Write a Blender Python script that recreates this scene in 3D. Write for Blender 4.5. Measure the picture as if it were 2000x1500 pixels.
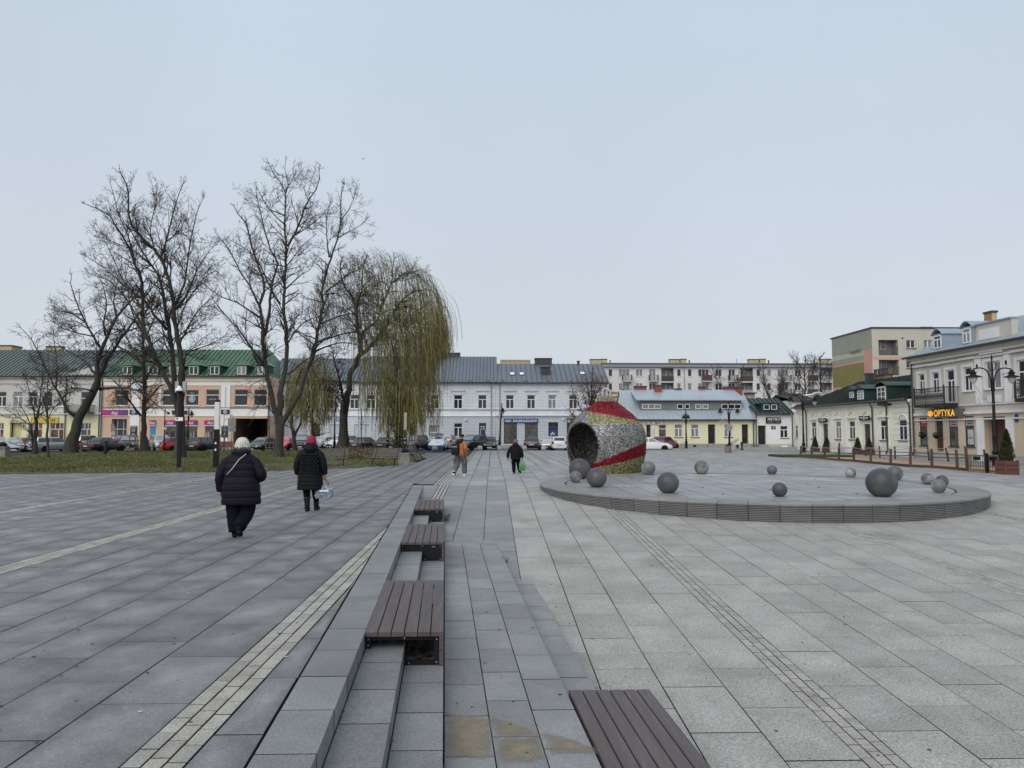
import bpy, bmesh, math, random
import numpy as np
from math import sin, cos, tan, pi, radians, sqrt, atan2, hypot, asin
from mathutils import Vector, Matrix

for o in list(bpy.data.objects):
    bpy.data.objects.remove(o)
SC = bpy.context.scene
COL = SC.collection
RND = random.Random(11)

# ------------------------------------------------------------------ camera, sky, sun, exposure
CAM_H, FPX = 1.75, 1450.0
PITCH, YAW = math.atan(93.0 / FPX), radians(1.5)
cam = bpy.data.objects.new('camera', bpy.data.cameras.new('camera'))
COL.objects.link(cam)
cam.location = (0, 0, CAM_H)
cam.rotation_euler = (pi / 2 + PITCH, 0, -YAW)
cam.data.sensor_width = 36.0
cam.data.lens = 36.0 * FPX / 2000.0
cam.data.clip_start, cam.data.clip_end = 0.1, 900
SC.camera = cam

world = bpy.data.worlds.new('World')
SC.world = world
world.use_nodes = True
nt = world.node_tree
bg = nt.nodes['Background']
sky = nt.nodes.new('ShaderNodeTexSky')
sky.sky_type = 'NISHITA'
sky.sun_disc = False
SUN_EL, SUN_AZ = radians(40), radians(208)
sky.sun_elevation, sky.sun_rotation = SUN_EL, SUN_AZ
sky.dust_density, sky.air_density, sky.ozone_density = 3.0, 1.0, 2.0
mixn = nt.nodes.new('ShaderNodeMix')
mixn.data_type = 'RGBA'
mixn.inputs[0].default_value = 0.9
nt.links.new(sky.outputs[0], mixn.inputs[6])
# overcast veil: slightly bluer overhead, slightly greyer towards the horizon, faint cloud mottling
tc = nt.nodes.new('ShaderNodeTexCoord')
sep = nt.nodes.new('ShaderNodeSeparateXYZ')
nt.links.new(tc.outputs['Generated'], sep.inputs[0])
ramp = nt.nodes.new('ShaderNodeValToRGB')
ramp.color_ramp.elements[0].position = 0.0
ramp.color_ramp.elements[0].color = (4.85, 5.08, 5.4, 1)
ramp.color_ramp.elements[1].position = 0.55
ramp.color_ramp.elements[1].color = (4.25, 4.95, 5.75, 1)
nt.links.new(sep.outputs['Z'], ramp.inputs[0])
nz = nt.nodes.new('ShaderNodeTexNoise')
nz.inputs['Scale'].default_value = 2.2
nz.inputs['Detail'].default_value = 5
nt.links.new(tc.outputs['Generated'], nz.inputs['Vector'])
mr = nt.nodes.new('ShaderNodeMapRange')
mr.inputs['To Min'].default_value, mr.inputs['To Max'].default_value = 0.9, 1.08
nt.links.new(nz.outputs['Fac'], mr.inputs['Value'])
vm = nt.nodes.new('ShaderNodeVectorMath')
vm.operation = 'SCALE'
nt.links.new(ramp.outputs[0], vm.inputs[0])
nt.links.new(mr.outputs[0], vm.inputs['Scale'])
nt.links.new(vm.outputs[0], mixn.inputs[7])
nt.links.new(mixn.outputs[2], bg.inputs['Color'])
bg.inputs['Strength'].default_value = 0.1

sunl = bpy.data.lights.new('sun', 'SUN')
sunl.energy, sunl.angle, sunl.color = 1.5, radians(60), (1.0, 0.94, 0.86)
sun = bpy.data.objects.new('sun', sunl)
COL.objects.link(sun)
sun.rotation_euler = (pi / 2 - SUN_EL, 0, pi - SUN_AZ)   # sun behind the camera, a little to its left

SC.view_settings.view_transform = 'Standard'
SC.view_settings.look = 'None'
SC.view_settings.exposure = 0.5
SC.view_settings.gamma = 1.0
SC.view_settings.use_curve_mapping = False

# ------------------------------------------------------------------ helpers: survey of the photograph
CAMR = Matrix.Rotation(-YAW, 3, 'Z') @ Matrix.Rotation(pi / 2 + PITCH, 3, 'X')
CAMP = Vector((0, 0, CAM_H))
def ray(u, v):
    return CAMR @ Vector(((u - 1000) / FPX, (750 - v) / FPX, -1.0))
def gp(u, v, z=0.0):                       # point of the level plane z seen at photo pixel u, v
    d = ray(u, v)
    return CAMP + d * ((z - CAM_H) / d.z)
def fp(u, v, Y):                           # point of the plane y = Y
    d = ray(u, v)
    return CAMP + d * (Y / d.y)
def xp(u, v, X):                           # point of the plane x = X
    d = ray(u, v)
    return CAMP + d * (X / d.x)
RAMP_S, RAMP_Y = 0.045, 24.5
def ramp_z(y):
    return RAMP_S * (y - RAMP_Y) if y < RAMP_Y else 0.0
def proj(p):
    c = CAMR.transposed() @ (Vector(p) - CAMP)
    if c.z > -0.2:
        return None
    return 1000 + FPX * c.x / -c.z, 750 - FPX * c.y / -c.z

# ------------------------------------------------------------------ helpers: objects
def tag(o, label=None, cat=None, group=None, kind=None):
    if label: o['label'] = label
    if cat: o['category'] = cat
    if group: o['group'] = group
    if kind: o['kind'] = kind
    return o
def E(name, label, cat, loc=(0, 0, 0), rz=0.0, group=None):
    o = bpy.data.objects.new(name, None)
    COL.objects.link(o)
    o.empty_display_size = 0.2
    o.location, o.rotation_euler = loc, (0, 0, rz)
    return tag(o, label, cat, group)
def link(name, me, parent=None, loc=(0, 0, 0), rot=(0, 0, 0), m=None):
    o = bpy.data.objects.new(name, me)
    COL.objects.link(o)
    o.parent = parent
    o.location, o.rotation_euler = loc, rot
    if m is not None:
        if not me.materials:
            me.materials.append(m)
        if me.materials[0] is not m:
            o.material_slots[0].link = 'OBJECT'
            o.material_slots[0].material = m
    return o
KIDS = {}
def copy_tree(o, parent=None):
    c = o.copy()
    COL.objects.link(c)
    c.parent = parent
    for ch in list(o.children):
        copy_tree(ch, c)
    return c

def np_mesh(name, V, F, smooth=False, mats=(), mi=None, attr=None, sharp=None):
    V = np.asarray(V, dtype=np.float32).reshape(-1, 3)
    me = bpy.data.meshes.new(name)
    me.vertices.add(len(V))
    me.vertices.foreach_set('co', V.ravel())
    if isinstance(F, np.ndarray):
        k = F.shape[1]
        lens = np.full(len(F), k, dtype=np.int32)
        flat = F.astype(np.int32).ravel()
    else:
        lens = np.fromiter((len(f) for f in F), dtype=np.int32, count=len(F))
        flat = np.fromiter((i for f in F for i in f), dtype=np.int32)
    starts = np.zeros(len(lens), dtype=np.int32)
    if len(lens):
        starts[1:] = np.cumsum(lens)[:-1]
    me.loops.add(len(flat))
    me.loops.foreach_set('vertex_index', flat)
    me.polygons.add(len(lens))
    me.polygons.foreach_set('loop_start', starts)
    for m in mats:
        me.materials.append(m)
    if mi is not None:
        me.polygons.foreach_set('material_index', np.asarray(mi, dtype=np.int32))
    me.update(calc_edges=True)
    me.polygons.foreach_set('use_smooth', np.full(len(lens), bool(smooth)))
    if attr is not None:
        a = me.attributes.new('rnd', 'FLOAT', 'FACE')
        a.data.foreach_set('value', np.asarray(attr, dtype=np.float32))
    if smooth and sharp:
        me.set_sharp_from_angle(angle=radians(sharp))
    return me

class MB:
    """collects faces for ONE mesh object"""
    def __init__(s):
        s.V, s.F, s.A, s.M, s.cur, s.mi, s.mid = [], [], [], [], 0.0, 0, []
    def add(s, vs, fs):
        b = len(s.V)
        s.V += [tuple(v) for v in vs]
        for f in fs:
            s.F.append(tuple(b + i for i in f))
            s.A.append(s.cur)
            s.M.append(s.mi)
        return s
    def quad(s, a, b, c, d):
        return s.add([a, b, c, d], [(0, 1, 2, 3)])
    def box(s, x0, x1, y0, y1, z0, z1):
        v = [(x, y, z) for z in (z0, z1) for y in (y0, y1) for x in (x0, x1)]
        return s.add(v, [(0, 2, 3, 1), (4, 5, 7, 6), (0, 1, 5, 4), (1, 3, 7, 5), (3, 2, 6, 7), (2, 0, 4, 6)])
    def bbox(s, x0, x1, y0, y1, z0, z1, b=0.01):   # box with chamfered top edges
        v = [(x0, y0, z0), (x1, y0, z0), (x1, y1, z0), (x0, y1, z0),
             (x0, y0, z1 - b), (x1, y0, z1 - b), (x1, y1, z1 - b), (x0, y1, z1 - b),
             (x0 + b, y0 + b, z1), (x1 - b, y0 + b, z1), (x1 - b, y1 - b, z1), (x0 + b, y1 - b, z1)]
        f = [(3, 2, 1, 0), (8, 9, 10, 11)]
        for i in range(4):
            j = (i + 1) % 4
            f += [(i, j, 4 + j, 4 + i), (4 + i, 4 + j, 8 + j, 8 + i)]
        return s.add(v, f)
    def prism(s, poly, z0, z1, b=0.0):             # vertical prism over a ccw polygon; z may be callables
        n = len(poly)
        zt = z1 if callable(z1) else (lambda x, y: z1)
        zb = z0 if callable(z0) else (lambda x, y: z0)
        v = [(x, y, zb(x, y)) for x, y in poly]
        if b:
            ins = inset(poly, b)
            v += [(x, y, zt(x, y) - b) for x, y in poly] + [(x, y, zt(x, y)) for x, y in ins]
            f = [tuple(range(2 * n, 3 * n))]
            for i in range(n):
                j = (i + 1) % n
                f += [(i, j, n + j, n + i), (n + i, n + j, 2 * n + j, 2 * n + i)]
        else:
            v += [(x, y, zt(x, y)) for x, y in poly]
            f = [tuple(range(n, 2 * n))]
            for i in range(n):
                j = (i + 1) % n
                f += [(i, j, n + j, n + i)]
        return s.add(v, f)
    def slab(s, poly, zb, zt, b=0.0025, dirty=None):   # paving piece: fan top with a middle vertex, dirty joint faces (material 1)
        n = len(poly)
        ins = inset(poly, b)
        cx, cy = sum(p[0] for p in poly) / n, sum(p[1] for p in poly) / n
        v = [(x, y, zb(x, y)) for x, y in poly] + [(x, y, zt(x, y) - b) for x, y in poly] + [(x, y, zt(x, y)) for x, y in ins] + [(cx, cy, zt(cx, cy))]
        s.mid.append(len(s.V) + 3 * n)
        s.mi = 0
        s.add(v, [(2 * n + i, 2 * n + (i + 1) % n, 3 * n) for i in range(n)] + [(n + i, n + (i + 1) % n, 2 * n + (i + 1) % n, 2 * n + i) for i in range(n)])
        b0 = len(s.V) - len(v)
        for i in range(n):
            s.F.append((b0 + i, b0 + (i + 1) % n, b0 + n + (i + 1) % n, b0 + n + i))
            s.A.append(s.cur); s.M.append(1 if dirty is None or i in dirty else 0)
        return s
    def tube(s, pts, rad, n=8, cap=True, sx=1.0):
        pts = [Vector(p) for p in pts]
        if not hasattr(rad, '__len__'):
            rad = [rad] * len(pts)
        b = len(s.V)
        t0 = (pts[1] - pts[0]).normalized()
        ref = Vector((0, 0, 1)) if abs(t0.z) < 0.9 else Vector((1, 0, 0))
        u = t0.cross(ref).normalized()
        vs = []
        for i, p in enumerate(pts):
            a, c = pts[max(i - 1, 0)], pts[min(i + 1, len(pts) - 1)]
            t = (c - a)
            t = t.normalized() if t.length > 1e-9 else t0
            u = (u - t * u.dot(t))
            u = u.normalized() if u.length > 1e-6 else t.orthogonal().normalized()
            w = t.cross(u)
            for k in range(n):
                an = 2 * pi * k / n
                vs.append(p + (u * cos(an) * sx + w * sin(an)) * rad[i])
        fs = []
        for i in range(len(pts) - 1):
            for k in range(n):
                k2 = (k + 1) % n
                fs.append((i * n + k, i * n + k2, (i + 1) * n + k2, (i + 1) * n + k))
        if cap:
            fs.append(tuple(range(n - 1, -1, -1)))
            fs.append(tuple((len(pts) - 1) * n + k for k in range(n)))
        return s.add(vs, fs)
    def cyl(s, p0, p1, r0, r1=None, n=12):
        return s.tube([p0, p1], [r0, r0 if r1 is None else r1], n)
    def lathe(s, prof, n=24, c=(0, 0, 0), sx=1, sy=1, a0=0.0):   # prof: (radius, z)
        vs, fs = [], []
        for r, z in prof:
            for k in range(n):
                a = 2 * pi * k / n + a0
                vs.append((c[0] + r * cos(a) * sx, c[1] + r * sin(a) * sy, c[2] + z))
        for i in range(len(prof) - 1):
            for k in range(n):
                k2 = (k + 1) % n
                fs.append((i * n + k, i * n + k2, (i + 1) * n + k2, (i + 1) * n + k))
        if prof[0][0] > 1e-6: fs.append(tuple(range(n - 1, -1, -1)))
        if prof[-1][0] > 1e-6: fs.append(tuple((len(prof) - 1) * n + k for k in range(n)))
        return s.add(vs, fs)
    def loft(s, rings, cap=True):                  # rings: lists of equal point counts
        n = len(rings[0])
        vs = [p for r in rings for p in r]
        fs = []
        for i in range(len(rings) - 1):
            for k in range(n):
                k2 = (k + 1) % n
                fs.append((i * n + k, i * n + k2, (i + 1) * n + k2, (i + 1) * n + k))
        if cap:
            fs.append(tuple(range(n - 1, -1, -1)))
            fs.append(tuple((len(rings) - 1) * n + k for k in range(n)))
        return s.add(vs, fs)
    def xform(s, M, frm=0):
        for i in range(frm, len(s.V)):
            s.V[i] = tuple(M @ Vector(s.V[i]))
        return s
    def mesh(s, name, mats=(), smooth=False, sharp=None):
        if not isinstance(mats, (list, tuple)):
            mats = [mats]
        me = np_mesh(name, s.V, s.F, smooth, mats, s.M if max(s.M, default=0) else None,
                     s.A if any(s.A) else None, sharp)
        if s.mid:
            w = np.zeros(len(s.V), dtype=np.float32); w[s.mid] = 1
            me.attributes.new('mid', 'FLOAT', 'POINT').data.foreach_set('value', w)
        return me
    def build(s, name, m, parent=None, smooth=False, sharp=None, loc=(0, 0, 0), rot=(0, 0, 0)):
        return link(name, s.mesh(name, m, smooth, sharp), parent, loc, rot)

def inset(poly, d):
    n, out = len(poly), []
    for i in range(n):
        p0, p, p1 = poly[i - 1], poly[i], poly[(i + 1) % n]
        e0, e1 = (p[0] - p0[0], p[1] - p0[1]), (p1[0] - p[0], p1[1] - p[1])
        l0, l1 = hypot(*e0) or 1e-9, hypot(*e1) or 1e-9
        n0, n1 = (-e0[1] / l0, e0[0] / l0), (-e1[1] / l1, e1[0] / l1)
        k = 1 + n0[0] * n1[0] + n0[1] * n1[1]
        k = max(k, 0.3)
        out.append((p[0] + (n0[0] + n1[0]) * d / k, p[1] + (n0[1] + n1[1]) * d / k))
    return out
def clip(poly, a, b, c):                           # keep a*x + b*y + c >= 0
    out = []
    for i in range(len(poly)):
        p, q = poly[i], poly[(i + 1) % len(poly)]
        dp, dq = a * p[0] + b * p[1] + c, a * q[0] + b * q[1] + c
        if dp >= 0: out.append(p)
        if dp * dq < 0:
            t = dp / (dp - dq)
            out.append((p[0] + (q[0] - p[0]) * t, p[1] + (q[1] - p[1]) * t))
    return out
def area(poly):
    return 0.5 * sum(poly[i][0] * poly[(i + 1) % len(poly)][1] - poly[(i + 1) % len(poly)][0] * poly[i][1] for i in range(len(poly)))
def inside(poly, x, y):
    c = False
    for i in range(len(poly)):
        (x0, y0), (x1, y1) = poly[i - 1], poly[i]
        if (y0 > y) != (y1 > y) and x < (x1 - x0) * (y - y0) / (y1 - y0) + x0:
            c = not c
    return c

# ------------------------------------------------------------------ materials
MATS = {}
def lin(r, g, b, k=1.0):
    f = lambda c: ((c / 255 + 0.055) / 1.055) ** 2.4 if c > 10 else c / 255 / 12.92
    return (f(r) * k, f(g) * k, f(b) * k)
def mat(name, col, rough=0.7, metal=0.0, var=0.12, scale=3.0, bump=0.0, bscale=40.0, spec=0.5,
        rnd=0.0, speck=0.0, sscale=180.0, patch=None, emit=0.0, coat=0.0, stretch=None, coords='world', detail=4, worn=None):
    if name in MATS:
        return MATS[name]
    m = bpy.data.materials.new(name)
    m.use_nodes = True
    t = m.node_tree
    N, L = t.nodes, t.links
    p = N['Principled BSDF']
    p.inputs['Roughness'].default_value = rough
    p.inputs['Metallic'].default_value = metal
    p.inputs['Specular IOR Level'].default_value = spec
    p.inputs['Coat Weight'].default_value = coat
    if coords == 'world':
        g = N.new('ShaderNodeNewGeometry'); pos = g.outputs['Position']
    else:
        g = N.new('ShaderNodeTexCoord'); pos = g.outputs['Object']
    if stretch:
        mp = N.new('ShaderNodeMapping'); mp.inputs['Scale'].default_value = stretch
        L.new(pos, mp.inputs['Vector']); pos = mp.outputs[0]
    rgb = N.new('ShaderNodeRGB'); rgb.outputs[0].default_value = (*col, 1)
    cur = rgb.outputs[0]
    def scaled(cur, fac):
        v = N.new('ShaderNodeVectorMath'); v.operation = 'SCALE'
        L.new(cur, v.inputs[0]); L.new(fac, v.inputs['Scale'])
        return v.outputs[0]
    def noise(sc, det=4, rg=0.55):
        n = N.new('ShaderNodeTexNoise'); n.inputs['Scale'].default_value = sc
        n.inputs['Detail'].default_value = det; n.inputs['Roughness'].default_value = rg
        L.new(pos, n.inputs['Vector'])
        return n.outputs['Fac']
    def rng(f, lo, hi, a=0.25, b=0.75):
        r = N.new('ShaderNodeMapRange'); r.inputs['From Min'].default_value = a; r.inputs['From Max'].default_value = b
        r.inputs['To Min'].default_value = lo; r.inputs['To Max'].default_value = hi
        L.new(f, r.inputs['Value'])
        return r.outputs[0]
    if worn:                                        # trodden-off middle of a paving slab: (colour, amount)
        mx = N.new('ShaderNodeMix'); mx.data_type = 'RGBA'
        am = N.new('ShaderNodeAttribute'); am.attribute_name = 'mid'
        q = N.new('ShaderNodeMath'); q.operation = 'MULTIPLY_ADD'
        L.new(noise(3.4, 10, 0.72), q.inputs[0]); q.inputs[1].default_value = 3.0; L.new(am.outputs['Fac'], q.inputs[2])
        L.new(rng(q.outputs[0], 0, worn[1], 1.35, 2.6), mx.inputs[0])
        L.new(cur, mx.inputs[6]); mx.inputs[7].default_value = (*worn[0], 1)
        cur = mx.outputs[2]
    if patch:                                       # (colour, noise scale, from, to)
        mx = N.new('ShaderNodeMix'); mx.data_type = 'RGBA'
        L.new(rng(noise(patch[1], 5, 0.6), 0, 1, patch[2], patch[3]), mx.inputs[0])
        L.new(cur, mx.inputs[6]); mx.inputs[7].default_value = (*patch[0], 1)
        cur = mx.outputs[2]
    if var:
        cur = scaled(cur, rng(noise(scale, detail), 1 - var, 1 + var))
    if speck:
        cur = scaled(cur, rng(noise(sscale, 2, 0.7), 1 - speck, 1 + speck, 0.3, 0.7))
    if rnd:
        oi = N.new('ShaderNodeObjectInfo'); at = N.new('ShaderNodeAttribute'); at.attribute_name = 'rnd'
        ad = N.new('ShaderNodeMath'); ad.operation = 'ADD'
        L.new(oi.outputs['Random'], ad.inputs[0]); L.new(at.outputs['Fac'], ad.inputs[1])
        fr = N.new('ShaderNodeMath'); fr.operation = 'FRACT'; L.new(ad.outputs[0], fr.inputs[0])
        cur = scaled(cur, rng(fr.outputs[0], 1 - rnd, 1 + rnd, 0, 1))
    L.new(cur, p.inputs['Base Color'])
    if bump:
        bn = N.new('ShaderNodeBump'); bn.inputs['Strength'].default_value = bump; bn.inputs['Distance'].default_value = 0.02
        L.new(noise(bscale, 3), bn.inputs['Height']); L.new(bn.outputs[0], p.inputs['Normal'])
    if emit:
        p.inputs['Emission Color'].default_value = (*col, 1); p.inputs['Emission Strength'].default_value = emit
    m['nodes'] = 1
    MATS[name] = m
    return m

M_JOINT = mat('joint_grit', (0.012, 0.012, 0.011), 0.95, var=0.3, scale=8)
M_SLAB_L = mat('dark_granite', (0.112, 0.112, 0.114), 0.62, var=0.2, scale=2.6, speck=0.22, sscale=60, rnd=0.15, worn=((0.26, 0.26, 0.258), .75),
               patch=((0.17, 0.17, 0.168), 0.6, 0.5, 0.74), bump=0.15, bscale=60, detail=6, stretch=(1, .75, 1))
M_SLAB_B = mat('blue_granite', (0.188, 0.19, 0.193), 0.6, var=0.16, scale=1.9, speck=0.24, sscale=58, rnd=0.12, worn=((0.24, 0.24, 0.24), .5),
               patch=((0.225, 0.223, 0.22), 0.9, 0.5, 0.8), bump=0.15, bscale=90)
M_SLAB_R = mat('pale_granite', (0.288, 0.279, 0.256), 0.65, var=0.15, scale=1.5, speck=0.42, sscale=52, rnd=0.09, worn=((0.35, 0.342, 0.32), .5),
               patch=((0.21, 0.2, 0.175), 0.8, 0.5, 0.8), bump=0.15, bscale=90)
M_SLAB_F = mat('far_granite', (0.225, 0.226, 0.226), 0.55, var=0.2, scale=1.2, speck=0.2, sscale=40, rnd=0.2, worn=((0.31, 0.31, 0.308), .6),
               patch=((0.29, 0.29, 0.285), 0.5, 0.5, 0.8))
M_COBBLE = mat('pale_cobble', (0.30, 0.288, 0.255), 0.75, var=0.22, scale=5, speck=0.36, sscale=70, rnd=0.17, bump=0.25, bscale=110)
M_COBBLE_R = mat('grey_cobble', (0.30, 0.29, 0.265), 0.75, var=0.2, scale=5, speck=0.38, sscale=60, rnd=0.10, bump=0.25, bscale=110)
M_STEP = mat('step_granite', (0.178, 0.18, 0.183), 0.6, var=0.16, scale=2.3, speck=0.28, sscale=58, rnd=0.12,
             patch=((0.225, 0.225, 0.223), 1.3, 0.52, 0.8), bump=0.12, bscale=90)
M_ASPH = mat('asphalt', (0.075, 0.077, 0.08), 0.85, var=0.25, scale=1.5, speck=0.2, sscale=60)
M_KERB = mat('kerb_concrete', (0.27, 0.265, 0.25), 0.85, var=0.2, scale=2)
M_WALK = mat('footpath', (0.23, 0.225, 0.215), 0.85, var=0.2, scale=1.2, rnd=0.1)
M_WOOD = mat('bench_timber', (0.075, 0.056, 0.054), 0.5, var=0.22, scale=3.5, rnd=0.09, stretch=(14, 1, 14), bump=0.2, bscale=9,
             patch=((0.115, 0.096, 0.094), 0.9, 0.5, 0.85))
M_STEEL = mat('dark_steel', (0.009, 0.010, 0.014), 0.5, var=0.1, spec=0.18)
M_BLACK = mat('black_paint', (0.009, 0.009, 0.010), 0.5, var=0.1, spec=0.2)
M_BOLT = mat('bolt_metal', (0.4, 0.4, 0.4), 0.35, metal=0.9, var=0.05)
M_GLASS = mat('window_glass', (0.02, 0.024, 0.028), 0.06, var=0.25, scale=0.6, spec=0.6)
M_GLASS2 = mat('curtained_glass', (0.20, 0.205, 0.21), 0.15, var=0.35, scale=2.5, spec=0.5, stretch=(6, 6, 0.6))
M_GLASS3 = mat('shop_glass', (0.07, 0.068, 0.06), 0.08, var=0.8, scale=2.2, spec=0.6, detail=6)
M_WHITE = mat('white_frame', (0.72, 0.73, 0.74), 0.5, var=0.05)
M_BROWNF = mat('brown_frame', (0.075, 0.035, 0.028), 0.5, var=0.1)
M_DOOR = mat('dark_door', (0.02, 0.016, 0.016), 0.6, var=0.15, spec=0.25)
M_PIPE = mat('dark_pipe', (0.035, 0.036, 0.04), 0.5, var=0.1)
M_GPIPE = mat('grey_pipe', (0.25, 0.27, 0.30), 0.5, var=0.1)
# ================================================================== ground
def sheet(name, poly, z, m, kind='structure', parent=None):
    zt = z if callable(z) else (lambda x, y: z)
    return tag(link(name, np_mesh(name, [(x, y, zt(x, y)) for x, y in poly], [tuple(range(len(poly)))], mats=[m]), parent), kind=kind)
sheet('ground', [(-400, -60), (400, -60), (400, 600), (-400, 600)], -1.45, M_ASPH)

ST_K = -0.0641                                     # the flight of steps runs at a slant to the paving
def st_x(o, y): return ST_K * y + o
O_TOP0, O_TOP1, O_R2, O_R3, O_BAND, O_LOW = -1.03, -0.685, -0.345, 0.0, 1.035, 1.375
RISE = 0.145
FC_D, FC_B = 24.75, radians(17.4) + YAW            # round fountain platform
FX, FY, FR, FZ = FC_D * sin(FC_B), FC_D * cos(FC_B), 6.5, 0.1

LAWN = [tuple(gp(u, v)[:2]) for u, v in ((-420, 921), (0, 926.5), (60, 925.5), (150, 924.5), (300, 923.5), (440, 922), (560, 919), (640, 916), (700, 913.5),
        (760, 909.5), (800, 904), (826, 897.5), (829, 893.5), (815, 891), (800, 888.5), (780, 886), (735, 883.5), (690, 882.2),
        (640, 881.8), (560, 881.6), (480, 881.6), (400, 881.6), (330, 881.8), (250, 882), (180, 883), (100, 885), (60, 887), (0, 893), (-420, 895))]
ROAD_Y, ROAD_Z = 69.6, -0.10

CELLS = {'left': [], 'ramp': [], 'far': []}
def add_cell(where, kind, poly, full=None):
    CELLS[where].append((kind, poly, full))
def column(where, kind, x0, x1, y0, y1, L, ph, ok, cut=None):
    y = math.floor((y0 - ph) / L) * L + ph
    while y < y1:
        poly = [(x0, y), (x1, y), (x1, y + L), (x0, y + L)]
        full = True
        if cut:
            p2 = cut(poly)
            full = len(p2) == 4 and abs(area(p2) - area(poly)) < 1e-4
            poly = p2
        if len(poly) > 2 and area(poly) > 0.004:
            cx, cy = sum(p[0] for p in poly) / len(poly), sum(p[1] for p in poly) / len(poly)
            if ok(cx, cy):
                add_cell(where, kind, poly, full)
        y += L
# left plaza: dark slabs, strips of three cobble rows every 4.45 m
def left_cut(poly):
    if min(p[1] for p in poly) > RAMP_Y: return poly
    return clip(poly, -1, ST_K, O_TOP0 - 0.004)
def left_ok(x, y):
    if inside(LAWN, x, y) and y > 32.5: return False
    if y > RAMP_Y and x > -1.72: return False
    pr = proj((x, y, 0))
    return y > 2.6 and x > -34 and y < 62 and (pr is None or -260 < pr[0] < 2260)
for k in range(-7, 2):
    xs = -1.95 + 4.45 * k
    for r in range(3):
        column('left', 'cobble', xs + r * 0.112, xs + (r + 1) * 0.112, 2.6, 45 if k > -3 else 36, 0.225, (0, .11, .05)[r], left_ok, left_cut)
    w = (4.45 - 0.336) / 7
    for j in range(7):
        column('left', 'slab', xs + 0.336 + j * w, xs + 0.336 + (j + 1) * w, 2.6, 62, 1.0, 0.42 + 0.5 * ((j + k) % 2) + RND.uniform(-.06, .06), left_ok, left_cut)
# ramp (right, tilted down towards the camera)
def ramp_ok(x, y):
    if y < 21.3 and x < st_x(-0.5, y): return False
    if y < 18.0 and x < st_x(-0.2, y): return False
    if y < 14.6 and x < st_x(0.85, y): return False
    if y < 11.3 and x < st_x(1.2, y): return False
    if x < st_x(-0.8, y): return False
    if hypot(x - FX, y - FY) < FR - 0.7: return False
    pr = proj((x, y, ramp_z(y)))
    return y > 3.2 and (pr is None or pr[0] < 2330)
def far_ok(x, y):
    if hypot(x - FX, y - FY) < FR - 0.7: return False
    pr = proj((x, y, 0))
    return pr is not None and -100 < pr[0] < 2300 and y < 69.4 and not (x < -4.2 and y < 50 and inside(LAWN, x, y))
for k in range(-1, 9):
    xs = -1.73 + 4.65 * k
    if k >= 0:
        for r in range(3):
            column('ramp', 'cobble', xs + r * 0.107, xs + (r + 1) * 0.107, 3, RAMP_Y, 0.222, (0, .11, .05)[r], ramp_ok, lambda p: clip(p, 0, -1, RAMP_Y))
            column('far', 'cobble', xs + r * 0.107, xs + (r + 1) * 0.107, RAMP_Y, 69.4, 0.666, (0, .11, .05)[r], far_ok, lambda p: clip(p, 0, 1, -RAMP_Y))
    w = (4.65 - 0.32) / 7
    for j in range(7):
        x0 = xs + 0.32 + j * w
        if x0 < -1.75 and not (k == -1 and j == 6): continue
        ph = -0.04 + 0.5 * ((j + k) % 2)
        column('ramp', 'blue' if x0 + w / 2 < 0.4 else 'pale', x0, x0 + w, 3, RAMP_Y, 1.0, ph, ramp_ok, lambda p: clip(p, 0, -1, RAMP_Y))
        if x0 > -1.8: column('far', 'slab', x0, x0 + w, RAMP_Y, 69.4, 1.0, ph, far_ok, lambda p: clip(p, 0, 1, -RAMP_Y))

KMAT = {('left', 'slab'): M_SLAB_L, ('left', 'cobble'): M_COBBLE, ('ramp', 'blue'): M_SLAB_B, ('ramp', 'pale'): M_SLAB_R,
        ('ramp', 'cobble'): M_COBBLE_R, ('far', 'slab'): M_SLAB_F, ('far', 'cobble'): M_COBBLE_R}
def big(x0, x1, y0, y1): return [(x0, y0), (x1, y0), (x1, y1), (x0, y1)]
slope = math.atan(RAMP_S)
base = {'left': sheet('plaza_pavement', [(-60, -3), (st_x(O_TOP0, -3), -3), (st_x(O_TOP0, RAMP_Y), RAMP_Y), (-1.73, RAMP_Y), (-1.73, ROAD_Y), (-60, ROAD_Y)], -0.044, M_JOINT),
        'ramp': sheet('plaza_ramp', [(st_x(O_TOP0, -1), -1), (60, -1), (60, RAMP_Y), (st_x(O_TOP0, RAMP_Y), RAMP_Y)], lambda x, y: ramp_z(y) - 0.044, M_JOINT),
        'far': sheet('square_pavement', big(-1.73, 70, RAMP_Y, ROAD_Y), -0.044, M_JOINT)}
SHARED = {}
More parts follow.
